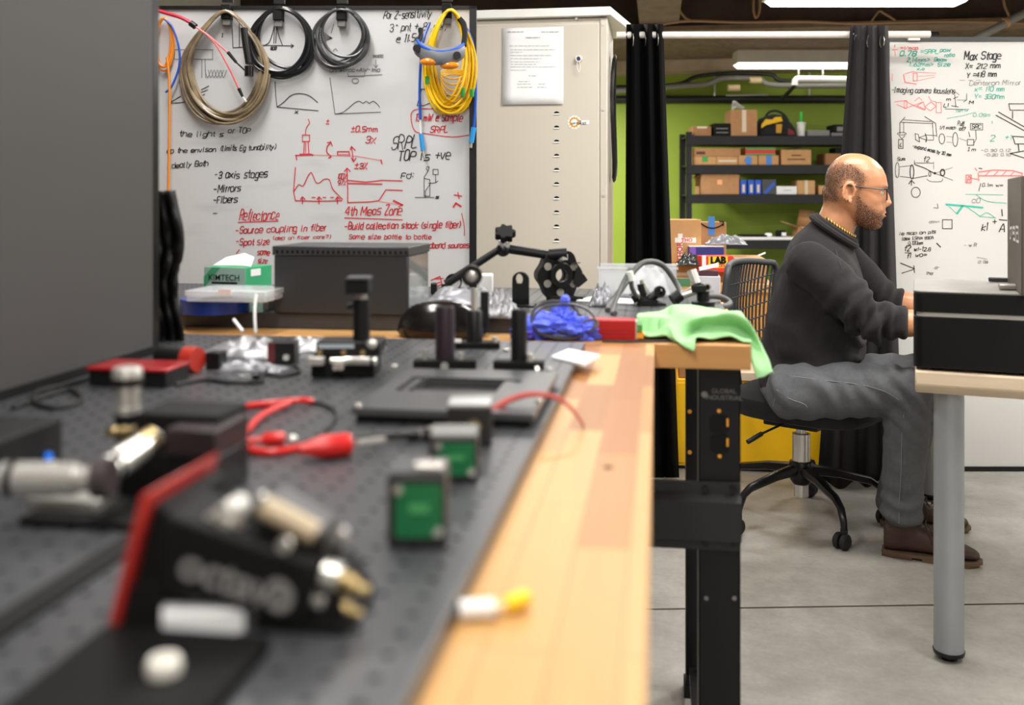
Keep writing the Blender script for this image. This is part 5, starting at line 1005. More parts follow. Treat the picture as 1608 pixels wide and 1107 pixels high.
# cables on the breadboard
def cable(label, pts, r, m, z=ZT, name='cable', cat='cable', group=None, sm=6):
    q = [(Z(*p, z+r+.0003) if len(p) == 2 else Z(p[0], p[1], z+r+p[2])) for p in pts]
    o = MB().tube(q, r, 8, smooth=sm).build(name, m); return tag(o, label, cat, group)
rc = thing('test_lead', 'red test lead with large banana plug, loop and silver tip', 'cable', tuple(T(420, 690)))
def lead(pts, r, m, name, par): return MB().tube([Z(p[0], p[1], ZT+r+(p[2] if len(p) > 2 else .0003)) for p in pts], r, 10, smooth=6).build(name, m, par)
w1 = lead([(326, 648), (370, 640), (420, 634), (470, 629, .003), (490, 630)], .0038, RED, 'lead', rc); w1['label'] = 'upper red lead'
lead([(455, 632, .004), (415, 650, .003), (392, 672), (383, 692), (394, 706), (430, 710), (474, 702)], .0036, RED, 'lead', rc)
pg = MB().lathe([(.0045, 0), (.006, .006), (.0085, .014), (.0105, .022), (.0105, .044), (.009, .047)], T(470, 706, ZT+.0105), T(566, 696, ZT+.0105)-T(470, 706, ZT+.0105), n=20).build('banana_plug', RED, rc)
MB().cyl(T(560, 697, ZT+.0105), T(604, 692, ZT+.0105), .0042, n=14).build('plug_tip', STEEL, pg)
rc2 = thing('test_lead', 'small red plug on a short red lead, left of the large banana plug', 'cable', tuple(T(430, 690)))
lead([(352, 690), (380, 692, .004), (412, 691, .004)], .003, RED, 'lead', rc2)
pg = MB().lathe([(.003, 0), (.0062, .004), (.0066, .02), (.005, .022)], T(410, 690, ZT+.0067), T(452, 688, ZT+.0067)-T(410, 690, ZT+.0067), n=18).build('banana_plug', RED, rc2); MB().sph(T(459, 690, ZT+.006), .0048, 12, 8).build('plug_tip', STEEL, pg)
cable('thin black wire looping from the red lead past the aperture plate', [(490, 631), (520, 640), (528, 655), (512, 675), (490, 692), (470, 696)], .002, RUBBER, name='black_wire', cat='wire')
pb_ = thing('test_probe', 'black pencil shaped test probe with silver tip in front of the aperture plate', 'probe', tuple(T(620, 690)))
MB().lathe([(.0015, 0), (.004, .02), (.0042, .05), (.0058, .055), (.0058, .075), (.004, .08)], T(555, 686, ZT+.006), T(660, 682, ZT+.006)-T(555, 686, ZT+.006), n=14).build('handle', BLACK, pb_); MB().cyl(T(656, 683, ZT+.006), T(690, 676, ZT+.006), .0055, n=14).build('tip', STEEL, pb_)
rw = [P(772, 645, 1.02), P(800, 628, 1.03), P(835, 619, 1.04), P(872, 624, 1.04), P(898, 642, 1.03), Z(916, 668, ZB+.002)]
o = MB().tube(rw, [.004, .0034, .003, .0026, .002, .0016], 8, smooth=6).build('red_wire', mat('red_wire', (186, 74, 70), .5)); tag(o, 'thin red wire arching from the black module onto the wooden edge', 'wire')
cable('tangled black cable lying along the dark panel', [(20, 640), (70, 622), (110, 612), (128, 628), (90, 640), (55, 632), (60, 614), (120, 600), (150, 590)], .0028, RUBBER)
cable('black cable running from the red topped box to the connector box', [(275, 604), (320, 596), (360, 600), (400, 598), (420, 580)], .0026, RUBBER)
o = thing('dust_cover', 'small black round dust cover in front of the connector box', 'cover', tuple(T(402, 602))); MB().lathe([(.011, .0003), (.011, .004), (.009, .005)], T(402, 602), n=24).build('disc', BLACK, o); MB().lathe([(.005, .0052), (.005, .012), (.003, .013)], T(402, 602), n=14).build('post', BLACKS, o)
cable('black cable arcing between the connector box and the mounted stage', [(462, 572), (470, 584), (440, 590), (410, 586)], .0022, RUBBER)
for px, py, lb_ in ((520, 560, 0), (602, 545, 'silver screw lying on the breadboard right of the clamp post'), (796, 548, 'silver screw lying by the slotted base of the black post'), (660, 676, 'silver screw standing near the probe tip'), (608, 540, 0), (380, 590, 'small silver nut in front of the film bag')):
    if lb_: o = MB().lathe([(.005, .0003), (.005, .004), (.003, .0045)], T(px, py+4), n=14).build('loose_screw', STEEL); tag(o, lb_, 'screw')
# paper note, fibre cap
zn = ZT+.0006
o = MB().prism([Z(x, y, zn) for x, y in ((866, 563), (893, 551), (942, 561), (917, 575))], UP*.0035).build('white_note', PAPER); tag(o, 'white slip of paper overlapping the breadboard and wooden edge', 'paper')
t = thing('swab_tip', 'white tipped yellow swab lying on the wooden edge nearest the viewer', 'swab', tuple(Z(770, 955, ZB)))
MB().tube([Z(722, 958, ZB+.006), Z(740, 957, ZB+.006), Z(776, 955, ZB+.006)], .0058, 10).build('white_end', WHITEP, t); MB().cyl(Z(776, 955, ZB+.005), Z(798, 950, ZB+.005), .003, n=10).build('stem', mat('pale_stem', (236, 214, 170), .5), t); MB().tube([Z(794, 950, ZB+.006), Z(812, 944, ZB+.006), Z(826, 938, ZB+.006)], .0052, 10).build('yellow_end', mat('yellow_tip', (250, 200, 20), .5), t)
o = MB().lathe([(.0045, 0), (.0045, .0006)], Z(955, 734, ZB), n=16).build('knot_hole', mat('knot_brown', (50, 28, 14), .9), b1)
# ------------------------------------------------------------------ black cloth past the panel
def clothfn(u, v):
    x = 262+16*(u-.5)*2+8*math.sin(v*9)-6*v; y = 300+ (575-300)*(1-v)
    wv = math.sin(u*16+v*5)*.012+noise.noise(V(u*5, v*9, 1))*.02
    wd = 1.25 if v < .12 else 1.0-.25*max(0, v-.8)*5*.5
    return P(262+(u-.5)*40*wd+5*math.sin(v*11), y, 1.62+wv)
o = MB().grid(clothfn, 22, 40).build('black_cloth', mat('cloth_black', (10, 10, 10), .6, spec=.3, bump=.4, bscale=50), solid=.006, ang=180); tag(o, 'crumpled black cloth hanging at the end of the dark panel', 'cloth')
# ------------------------------------------------------------------ things on the cross bench
Z2 = .93
def T2(px, py): return Z(px, py, Z2)
d = 1.86
p0 = P(424, 494, d); p0.z = Z2+.001; gw = (P(642, 494, d)-P(424, 494, d)).length; gh = P(424, 386, d).z-p0.z
t = thing('steel_box', 'large dark grey steel box with folded lid rim on the second breadboard', 'box', tuple((p0+P(642, 494, d))/2)[:2]+(Z2,))
x0_ = p0.x; yb0 = P(533, 494, d).y; x1_ = x0_+gw
MB().b2((x0_, yb0, Z2+.001), (x1_, yb0+.165, Z2+gh-.018)).build('body', mat('box_dark_grey', (48, 49, 51), .45, var=.06), t, bevel=.002)
MB().b2((x1_+.0002, yb0+.006, Z2+.006), (x1_+.0015, yb0+.16, Z2+gh-.02)).build('side_panel', mat('side_reflection', (150, 154, 150), .12, metal=.5), t)  # same steel as the body, coloured paler to carry its reflection
MB().b2((x0_-.003, yb0-.003, Z2+gh-.0178), (x1_+.003, yb0+.168, Z2+gh)).build('lid', mat('grey_lid', (56, 58, 59), .42), t, bevel=.002)
rb = MB()
for k in range(26): rb.b2((x0_+.006+k*gw/26, yb0-.0045, Z2+gh-.014), (x0_+.010+k*gw/26, yb0-.0032, Z2+gh-.008))
rb.build('rim_punches', BLACKM, t)
# blue tape reel, clear case, tissue box
dd = 1.825
t = thing('blue_reel', 'wide dark blue roll under the clear plastic case', 'roll', tuple(T2(345, 502))); c = P(338, 500, dd+.075); c.z = Z2
MB().lathe([(.0655, .001), (.0655, .028)], c, n=40).build('roll', mat('deep_blue', (18, 52, 140), .35), t); MB().lathe([(.04, .0283), (.04, .0295)], c, n=30).build('core', GREYP, t)
t = thing('clear_case', 'flat clear plastic case lying on the blue roll', 'case', tuple(P(360, 480, dd))); a_ = P(292, 480, dd-.01); b_ = P(424, 480, dd-.01); zc_ = Z2+.0295
CLR = mat('frosted_plastic', (236, 238, 242), .12, alpha=.42)
MB().b2((a_.x, a_.y, zc_), (b_.x, a_.y+.12, zc_+.010)).build('tray', CLR, t, bevel=.002); MB().b2((a_.x-.002, a_.y-.002, zc_+.0105), (b_.x+.002, a_.y+.122, zc_+.021)).build('lid', CLR, t, bevel=.002)
MB().b2((a_.x+.065, a_.y-.004, zc_+.014), (a_.x+.09, a_.y-.0022, zc_+.024)).build('latch', mat('pale_pink', (236, 214, 208), .5), t)
zk = Z2+.001
dd = 2.12
KG = mat('tissue_box_green', (40, 150, 100), .5); KE = mat('tissue_box_end', (150, 178, 166), .5)
a_ = P(316, 461, dd); b_ = P(390, 421, dd); wd = (P(390, 461, dd)-a_).length; hh = P(316, 420, dd).z-zk
c = P(353, 461, dd); t = thing('tissue_box', 'green and grey tissue box printed KIMTECH with a white tissue standing out', 'box', (c.x, c.y, zk), YAW+math.radians(-16))
kb = MB().b2((-wd/2, 0, 0), (wd/2, .11, hh)).build('body', KG, t, local=True, bevel=.001)
MB().b2((-wd/2+.0005, -.0012, .0005), (wd/2-.0005, -.0002, hh-.0005)).build('end_panel', KE, t, local=True)
MB().prism([(-wd/2, -.0018, hh*.35), (-wd*.1, -.0018, hh), (-wd*.3, -.0018, hh), (-wd/2, -.0018, hh*.7)], (0, .0005, 0)).prism([(wd*.25, -.0018, 0), (wd/2, -.0018, 0), (wd/2, -.0018, hh*.4), (wd*.3, -.0018, hh*.35)], (0, .0005, 0)).build('green_swoosh', mat('tissue_green_mid', (70, 150, 112), .5), t, local=True)
Mk = rootmat(t)
text('lettering', 'KIMTECH', .0185, Mk @ Matrix.Translation((-.001, -.0022, hh*.68)) @ Matrix.Rotation(PI/2, 4, 'X'), BLACKM, t, bold=.0001)
MB().b2((-wd*.31, -.0022, hh*.50), (wd*.31, -.0013, hh*.555)).build('black_bar', BLACKM, t, local=True)
for k in range(4): MB().b2((-wd*.31, -.002, hh*(.30+.045*k)), (wd*(.2+.03*k), -.0013, hh*(.318+.045*k))).build('small_print', GREYM, t, local=True)
MB().b2((wd/2+.0002, .02, hh*.72), (wd/2+.0012, .06, hh*.93)).build('side_label', WHITEP, t, local=True)
ts = MB(); ts.grid(lambda u, v: V((u-.5)*wd*(.98-.25*v), .03+.035*v+.01*math.sin(u*4), hh+.001+v*(.014+.012*(1-abs(u-.55)*1.4))), 12, 6); ts.build('tissue', PAPER, t, local=True, solid=.0015, ang=180)
o = MB().b2(V(P(412, 503, 1.92).x, P(412, 503, 1.92).y, Z2+.001), V(P(424, 503, 1.92).x-.002, P(412, 503, 1.92).y+.1, Z2+.02)).build('grey_block', GREYP, bevel=.002); tag(o, 'grey block wedged beside the dark grey steel box, under the clear case', 'block')
# silver bags and dark dome
crumple('antistatic_bag', 'crumpled silver bag draped behind the black dome', 'bag', V(*T2(728, 478)[:2], Z2), (.17, .12, .05), SILV, 31, .35, freq=2.2)
crumple('foil_bag', 'crumpled silver foil bag between the lens post and the small bracket', 'bag', V(*T2(785, 496)[:2], Z2), (.075, .09, .045), FOIL, 37, .8, freq=4)
c = Z(690, 531, ZB); t = thing('black_dome', 'large glossy black dome shaped cover behind the lens holder', 'cover', (c.x, c.y+.055, ZB))
rr = []
for k in range(9):
    a = k*PI/2/8; rr.append((math.cos(a)**.8, math.sin(a)))
yb_d = min(c.y+.055, 1.80-.062)
DM = MB().rings([[V(c.x+.0+.083*r*math.cos(s*PI/18), yb_d+.055*r*math.sin(s*PI/18), ZB+.001+.066*h) for s in range(36)] for r, h in [(.93, 0)]+[(max(r, .02), .12+h*.88) for r, h in rr]]).build('shell', mat('dome_black', (22, 19, 18), .18), t)
# ring lens, white box, magic arm
def ringlens(label, px, py, d, rp, base_py):
    s_ = d/F; c = P(px, py, d); t = thing('lens_ring', label, 'lens', (c.x, c.y, Z2), YAW)
    cz = c.z-Z2
    MB().rings([[V(r*s_*math.cos(k*PI/14), y, cz+r*s_*math.sin(k*PI/14)) for k in range(28)] for r, y in ((rp*.84, -.004), (rp, -.004), (rp, .004), (rp*.84, .004))], caps=False, closed=True).build('ring', BLACKS, t, local=True)
    MB().sph((0, 0, cz), (rp*.85*s_, .0015, rp*.85*s_), 20, 12).build('glass', mat('lens_glass', (225, 230, 232), .05, trans=.9), t, local=True)
    MB().cyl((0, 0, 0.0005), (0, 0, cz-rp*s_*.98), .004, n=10).build('stem', BLACK, t, local=True)
ringlens('thin black ringed clear lens standing left of the chrome lens', 712, 443, 2.12, 13.5, 470)
t = titem('white_carton', 'small white carton behind the chrome lens, at the whiteboard foot', 'box', 752, 774, 432, 464, 2.2, WHITEP, Z2, .05)
t = titem('black_plug', 'small black bottle with reddish cap beside the steel box, under the red sketch', 'bottle', 676, 686, 445, 465, 2.25, BLACK, Z2, .02)
d = 2.12
t = thing('articulated_arm', 'black articulated arm with star knob reaching across the beige cabinet', 'arm', tuple(P(700, 470, d))[:2]+(Z2,))
e0 = P(700, 446, d); e1 = P(788, 389, d); e2 = P(872, 402, d)
MB().lathe([(.022, .0005), (.022, .012), (.010, .014), (.010, e0.z-Z2)], V(e0.x, e0.y, Z2), n=20).build('stand', BLACK, t)
MB().cyl(e0, e1, .0095, .0075, n=16).build('lower_rod', BLACK, t); MB().cyl(e1, e2, .0105, .0095, n=16).build('upper_rod', BLACK, t)
el = MB().sph(P(790, 392, d-.012), .0155, 18, 12).build('elbow', BLACKS, t); MB().cyl(P(791, 388, d-.012), P(792, 378, d-.014), .0125, n=18).build('chrome_collar', STEEL, el)
st_ = MB(); kc = P(793, 367, d-.016); star = []
for k in range(48):
    a = k*2*PI/48; r = .0205+.003*math.cos(7*a); star.append((r*math.cos(a), r*math.sin(a)))
nn = (UP*.75-FWD*.65).normalized(); ux = RGT; uy = nn.cross(ux)
st_.prism([kc-nn*.008+ux*x+uy*y for x, y in star], nn*.017); st_.build('star_knob', BLACKM, t, bevel=.002)
MB().cyl(P(862, 400, d), P(890, 398, d), .0125, n=18).build('end_joint', BLACK, t); MB().cyl(P(884, 399, d), P(884, 408, d), .011, n=18).build('end_collar', STEEL, t)
# geared mount hanging below the arm
t = thing('rotation_mount', 'black geared rotation mount with openings, in front of the beige cabinet', 'mount', tuple(P(880, 472, d))[:2]+(Z2,))
gc = P(880, 432, d); n_ = (-FWD+RGT*.35).normalized(); a1 = n_.cross(UP).normalized()*-1
def disc(c, r, th, m, name, lob=0, hole=None, n=48):
    o = []
    for k in range(n):
        a = 2*PI*k/n; q = r*(1+(.07*math.cos(lob*a) if lob else 0)); o.append(c+a1*q*math.cos(a)+UP*q*math.sin(a)*1.08)
    mb = MB()
    if hole:
        i_ = [c+a1*hole*math.cos(2*PI*k/n)+UP*hole*math.sin(2*PI*k/n) for k in range(n)]
        mb.rings([i_, o, [p-n_*th for p in o], [p-n_*th for p in i_]], caps=False, closed=True)
    else: mb.prism(o, -n_*th)
    return mb.build(name, m, t, bevel=.001)
disc(gc, .050, .016, BLACK, 'gear_plate', 6, .018); disc(gc+n_*.010, .026, .0095, BLACKS, 'front_ring', 0, .014); disc(gc-n_*.022, .046, .014, BLACK, 'rear_plate', 6, .018)
for k in range(6):
    a = k*PI/3+.5; c = gc+a1*.035*math.cos(a)+UP*.037*math.sin(a); mb = MB().cyl(c+n_*.0005, c+n_*.0025, .0085, n=16); mb.build('spoke_opening', mat('opening_grey', (150, 145, 135), .4), t)
MB().b2(V(gc.x-.03, gc.y-.01, Z2+.0005), V(gc.x+.05, gc.y+.04, Z2+.010)).build('foot', BLACK, t, bevel=.001); MB().b2(V(gc.x-.012, gc.y+.005, Z2+.01), V(gc.x+.012, gc.y+.03, gc.z-.035)).build('foot_post', BLACK, t)
MB().prism([P(905, 420, d), P(918, 432, d), P(923, 440, d), P(908, 452, d), P(900, 445, d)], FWD*.02).build('side_lug', BLACK, t); MB().cyl(P(884, 408, d), P(882, 400, d), .009, n=14).build('top_stub', STEEL, t)
MB().b2(P(893, 412, d), P(911, 414, d)+V(0, .01, .001)).build('lever', BLACK, t)
# upright bracket with hole
d = 2.0; c0 = P(817, 474, d)
t = thing('hole_bracket', 'upright black bracket with a round hole, left of the geared mount', 'bracket', (c0.x, c0.y, Z2)); s_ = d/F
zb_ = Z2+.004; cz = P(817, 440, d).z
outl = [V(c0.x-13*s_, c0.y, zb_)]+[V(c0.x+13*s_*math.cos(a), c0.y, cz+13*s_*math.sin(a)) for a in np.linspace(PI, 0, 15)]+[V(c0.x+13*s_, c0.y, zb_)]
nO = len(outl); hol = [V(c0.x-2*s_+6*s_*math.cos(a), c0.y, cz+1*s_+9*s_*math.sin(a)) for a in [PI*1.25]+list(np.linspace(PI, 0, 15))+[-PI*.25]]
mb = MB(); mb.rings([hol, outl, [p+YH*.012 for p in outl], [p+YH*.012 for p in hol]], caps=False, closed=True)
mb.build('upright', BLACK, t); MB().b2((c0.x-.013, c0.y-.02, Z2+.0005), (c0.x+.03, c0.y+.03, zb_)).build('foot', BLACK, t)
MB().b2((c0.x-13*s_, c0.y, zb_), (c0.x+13*s_, c0.y+.012, zb_+.012)).build('web', BLACK, t)
# blue gloves with black cable coil, red box
NIT = mat('nitrile_blue', (78, 98, 226), .5, bump=.15, bscale=60, sheen=.1)
def pile(name, label, cat, ctrl, m, d0, d1, zb, seed):
    pass
gl = thing('glove', 'crumpled blue nitrile glove with raised finger, under the black cable coil', 'glove', tuple(Z(880, 528, ZB)))
gb = MB(); gp0 = Z(880, 531, ZB)
def lump(c, r, seed, k=40, m=26, floor=ZB+.001):
    rs = []
    for j in range(m+1):
        t_ = min(max(PI*j/m, .03), PI-.03); ring = []
        for i in range(k):
            a = 2*PI*i/k; dr_ = V(math.sin(t_)*math.cos(a), math.sin(t_)*math.sin(a), -math.cos(t_))
            f = 1+.45*noise.noise(dr_*2.6+V(seed, 0, 0))+.34*noise.noise(dr_*5.5+V(0, seed, 0))+.12*noise.noise(dr_*11)
            q = Vector(c)+V(dr_.x*r[0]*f, dr_.y*r[1]*f, dr_.z*r[2]*f); q.z = max(q.z, floor); ring.append(q)
        rs.append(ring)
    return rs
gb = MB().rings(lump(V(P(868, 505, 1.78).x, 1.745, ZB+.014), (.058, .036, .027), 3)).rings(lump(V(P(905, 510, 1.78).x, 1.74, ZB+.014), (.044, .03, .026), 9)).rings(lump(V(P(885, 500, 1.78).x, 1.75, ZB+.028), (.026, .024, .026), 13)); gb.build('palm', NIT, gl, ang=60)
MB().tube([P(888, 505, 1.76), P(884, 487, 1.765), P(887, 474, 1.765), P(888, 465, 1.76)], [.014, .012, .011, .010, .009, .006], 10, smooth=4).build('finger', NIT, gl)
MB().tube([P(840, 510, 1.74), P(852, 500, 1.74), P(862, 508, 1.745)], .011, 10, smooth=4).build('finger', NIT, gl)
o = MB().rings(lump(V(P(820, 520, 1.72).x, 1.71, ZB+.010), (.018, .02, .012), 5)).build('glove', mat('nitrile_violet', (84, 70, 190), .45), ang=60); tag(o, 'small violet blue crumpled glove scrap behind the black post', 'glove')
cl_ = MB(); dcc = 1.70
for k in range(4):
    a0 = k*.7; cx_, cy_, rx_, ry_ = [(885, 505, 50, 28), (880, 513, 42, 17), (895, 508, 30, 16), (872, 500, 38, 28)][k]
    cl_.tube([P(cx_+rx_*math.cos(t*PI/10+a0), cy_+ry_*math.sin(t*PI/10+a0), dcc+.03-.045*math.sin(t*PI/10+a0)*.5+.004*k) for t in range(20)], .0023, 7, closed=True)
cl_.tube([P(925, 520, 1.69), P(938, 512, 1.69), P(934, 502, 1.70), P(915, 505, 1.70)], .0023, 7, smooth=5)
o = cl_.build('cable_coil', mat('cable_dark', (56, 54, 56), .35)); tag(o, 'loose coil of dark cable lying over the blue glove', 'cable')
dd = dep_(534, ZB); a_ = Z(932, 534, ZB); b_ = Z(998, 534, ZB)
t = thing('red_amplifier', 'ribbed red metal box with green end connector at the front of the cross bench', 'box', tuple((a_+b_)/2))
y_ = max(a_.y, 1.71); RB = mat('red_box', (178, 28, 33), .32, metal=.15)
rbm = MB().b2((a_.x-.012, y_, ZB+.0005), (b_.x, y_+.045, ZB+.036)).build('case', RB, t, bevel=.002)
for k in range(3): MB().b2((a_.x-.010, y_-.0015, ZB+.006+k*.0062), (b_.x-.001, y_-.0002, ZB+.009+k*.0062)).build('rib', RB, t)
MB().b2((b_.x+.0002, y_+.002, ZB+.003), (b_.x+.003, y_+.043, ZB+.034)).build('end_plate', STEELM, t); MB().b2((b_.x+.003, y_+.004, ZB+.016), (b_.x+.012, y_+.03, ZB+.028)).build('green_connector', mat('green_conn', (70, 150, 70), .4), t); MB().b2((b_.x+.003, y_+.004, ZB+.004), (b_.x+.014, y_+.03, ZB+.014)).build('amber_connector', ORG, t)
MB().lathe([(.011, 0), (.012, .004), (.012, .012), (.010, .014)], V(a_.x-.016, y_+.012, ZB+.012), V(-1, -.5, 0), n=20).build('round_plug', REDM, t)
o = MB().tube([Z(945, 536, ZB+.0025), Z(985, 536.5, ZB+.0025), Z(1030, 536, ZB+.0025), Z(1080, 534, ZB+.0025), Z(1110, 531, ZB+.0025)], .002, 7, smooth=5).build('black_wire', RUBBER); tag(o, 'thin black wire along the front edge of the cross bench, under the green cloth', 'wire')
# green cloth
GC = mat('green_cloth', (156, 212, 147), .95, bump=.25, bscale=700, sheen=.2)
N_, L_, B_ = nodes(GC)
rows = [
 [(1002, 502, 1.84), (1022, 494, 1.86), (1048, 484, 1.88), (1062, 479, 1.88), (1105, 482, 1.88), (1145, 490, 1.88), (1174, 506, 1.88), (1190, 534, 1.86), (1200, 562, 1.84), (1207, 586, 1.82)],
 [(1000, 512, 1.79), (1025, 500, 1.82), (1048, 499, 1.80), (1060, 488, 1.82), (1102, 494, 1.80), (1140, 494, 1.84), (1172, 509, 1.82), (1190, 536, 1.79), (1204, 566, 1.77), (1213, 588, 1.76)],
 [(1004, 521, 1.755), (1026, 516, 1.78), (1047, 512, 1.76), (1062, 512, 1.74), (1090, 498, 1.735), (1120, 491, 1.735), (1158, 499, 1.725), (1188, 528, 1.715), (1205, 562, 1.72), (1212, 584, 1.72)],
 [(1016, 528, 1.725), (1034, 527, 1.73), (1050, 527, 1.715), (1066, 534, 1.68), (1090, 519, 1.745), (1114, 517, 1.755), (1150, 514, 1.75), (1178, 530, 1.735), (1192, 570, 1.69), (1198, 592, 1.69)],
 [(1030, 527, 1.722), (1042, 526, 1.72), (1050, 529, 1.71), (1088, 551, 1.665), (1093, 530, 1.685), (1118, 532, 1.70), (1150, 528, 1.695), (1174, 546, 1.68), (1182, 574, 1.68), (1188, 594, 1.68)]]
def cnet(rows, u, v):
    def ev(pts, t):
        n = len(pts)-1; i = min(int(t*n), n-1); f = t*n-i
        g = lambda j: Vector(pts[min(max(j, 0), n)])
        p0, p1, p2, p3 = g(i-1), g(i), g(i+1), g(i+2)
        return 0.5*((2*p1)+(p2-p0)*f+(2*p0-5*p1+4*p2-p3)*f*f+(3*p1-p0-3*p2+p3)*f**3)
    return ev([ev(r, u) for r in rows], v)
def clo(u, v):
    q = cnet(rows, u, v); fo = math.sin(v*PI)*math.sin(u*PI)**.6; p = P(q.x, q.y, q.z)+(UP*.75-FWD*.66)*(.0075*fo*math.sin(u*15+v*5+1.2)+.004*fo*math.sin(u*26-v*8))+UP*.0025*noise.noise(V(u*14, v*9, 2))
    if p.x < B2X+.002 and p.y > 1.70: p.z = max(p.z, .934 if p.y > 1.793 else ZB+.004)
    return p
o = MB().grid(clo, 60, 30).build('green_cloth', GC, solid=.0022, ang=180); tag(o, 'pale green microfibre cloth draped over the cross bench corner', 'cloth')
# clamps with rods, clear bin, cables
d = 2.02
def rod(mb, a, b, r): mb.cyl(a, b, r, n=14); return mb
t = thing('rod_clamp', 'black rod clamp with upright silver post, left of the pair behind the green cloth', 'clamp', tuple(P(1012, 492, d))[:2]+(Z2,))
MB().b2(V(P(1000, 492, d).x, P(1012, 492, d).y-.01, Z2+.0005), V(P(1030, 492, d).x, P(1012, 492, d).y+.04, Z2+.012)).build('base', BLACK, t, bevel=.001)
MB().cyl(P(1012, 480, d), P(1006, 446, d), .008, n=14).build('post', BLACK, t); MB().cyl(P(1018, 462, d), P(1007, 439, d), .0055, n=14).build('silver_rod', STEEL, t)
MB().cyl(P(1004, 468, d), P(1044, 482, d), .009, n=14).build('cross_rod', BLACK, t); MB().cyl(P(1020, 470, d), P(1038, 456, d), .009, n=14).build('arm', BLACK, t)
cr_ = MB(); cc_ = P(1036, 458, d-.01); cr_.rings([[cc_+(RGT*math.cos(k*PI/10)+UP*math.sin(k*PI/10))*r+FWD*y for k in range(20)] for r, y in ((.006, -.005), (.012, -.005), (.012, .006), (.006, .006))], caps=False, closed=True); cr_.build('clamp_ring', BLACK, t)
MB().cyl(P(992, 470, d-.01), P(1000, 465, d-.01), .011, n=16).build('knob', BLACKS, t); MB().cyl(P(998, 464, d-.012), P(1004, 461, d-.012), .007, n=12).build('brass_screw', STEEL, t)
MB().sph(P(1031, 487, d-.01), .006, 12, 8).build('ball', STEEL, t)
t = thing('rod_clamp', 'silver rods crossed in black clamps, right of the pair behind the green cloth', 'clamp', tuple(P(1104, 486, d))[:2]+(Z2,))
MB().lathe([(.024, .0005), (.024, .008), (.013, .01), (.013, .045)], V(P(1104, 486, d).x, P(1104, 486, d).y, Z2), n=20).build('holder', BLACK, t)
MB().cyl(V(P(1104, 486, d).x, P(1104, 486, d).y, Z2+.045), P(1100, 455, d), .007, n=14).build('post', STEEL, t)
MB().cyl(P(1065, 466, d-.008), P(1092, 456, d-.008), .0085, n=14).build('silver_rod', STEEL, t); MB().cyl(P(1094, 446, d), P(1086, 425, d+.01), .009, .0105, n=14).build('silver_rod', STEELM, t)
MB().box(P(1097, 453, d-.006), (.03, .026, .016)).build('clamp_block', BLACK, t, bevel=.002); MB().cyl(P(1056, 472, d-.012), P(1068, 463, d-.008), .013, n=16).build('knob', BLACK, t)
cr_ = MB(); cc_ = P(1110, 451, d-.01); cr_.rings([[cc_+(RGT*math.cos(k*PI/10)+UP*math.sin(k*PI/10))*r+FWD*y for k in range(20)] for r, y in ((.006, -.004), (.0085, -.004), (.0085, .004), (.006, .004))], caps=False, closed=True); cr_.build('chrome_ring', STEEL, t)
o = MB().tube([P(955, 488, 1.9), P(957, 480, 1.95), P(975, 455, 2.0), P(1000, 420, 2.05), P(1020, 411, 2.07), P(1042, 418, 2.08), P(1062, 445, 2.08), P(1070, 462, 2.05)], .0062, 10, smooth=7).build('grey_cable', mat('cable_grey', (78, 78, 76), .5)); tag(o, 'grey cable arching high over the clear bin', 'cable')
o = MB().tube([P(966, 492, 1.84), P(962, 488, 1.87), P(975, 452, 1.93), P(986, 430, 1.96), P(990, 424, 1.97), P(992, 450, 1.97), P(1000, 466, 1.98)], .0048, 8, smooth=7).build('grey_cable', MATS['cable_grey']); tag(o, 'shorter grey cable with a white plug, bent upright left of the clamps', 'cable')
o = MB().cyl(P(988, 426, 1.955), P(992, 441, 1.955), .0075, n=12).build('white_plug', WHITEP); tag(o, 'white plug at the top of the shorter grey cable', 'plug')
o = MB().tube([P(1108, 465, 2.06), P(1130, 466, 2.1), P(1146, 475, 2.1), P(1138, 481, 2.06), P(1115, 482, 2.04)], .0065, 10, smooth=7).build('grey_cable', MATS['cable_grey']); tag(o, 'thick dark grey cable loop at the right end of the second breadboard', 'cable')
t = thing('clear_bin', 'clear plastic bin with white packets behind the rod clamps', 'bin', tuple(P(1010, 470, 2.3))[:2]+(Z2,))
pA = P(940, 476, 2.22); pB = P(1062, 476, 2.22); zb1 = P(1000, 422, 2.22).z
bw = MB(); x0b, x1b, y0b, y1b = pA.x, pB.x, pA.y, min(pA.y+.12, 2.39)
bw.b2((x0b, y0b, Z2+.001), (x1b, y0b+.002, zb1)).b2((x0b, y1b-.002, Z2+.001), (x1b, y1b, zb1)).b2((x0b, y0b, Z2+.001), (x0b+.002, y1b, zb1)).b2((x1b-.002, y0b, Z2+.001), (x1b, y1b, zb1)); bw.build('walls', CLR, t, smooth=False)
MB().b2((x0b-.004, y0b-.004, zb1), (x1b+.004, y0b+.004, zb1+.005)).b2((x0b-.004, y1b-.004, zb1), (x1b+.004, y1b+.004, zb1+.005)).build('rim', CLR, t)
crumple('white_packet', 'crumpled white packet inside the clear bin', 'packet', V((x0b+x1b)/2+.02, (y0b+y1b)/2, Z2+.002), ((x1b-x0b)*.6, (y1b-y0b)*.7, .07), PAPER, 41, .5)
crumple('foil_bag', 'silver film bag standing left of the clear bin', 'bag', V(*T2(945, 478)[:2], Z2), (.05, .10, .05), SILV, 47, .5)
o = MB().prism([T2(x, y)+UP*.001 for x, y in ((905, 474), (1000, 480), (1003, 473), (930, 468))], UP*.003).build('white_sheet', PAPER); tag(o, 'white sheet lying flat on the second breadboard, behind the blue glove', 'paper')
d = 2.32
t = thing('storage_bin', 'pale grey open bin with dark folders, left of the slotted chair back', 'bin', tuple(P(1113, 470, 4.3))[:2]+(0,))
dd = 4.2; q = P(1114, 500, dd); q.y = max(q.y, yy+.02); hz = P(1114, 434, dd).z; s_ = dd/F
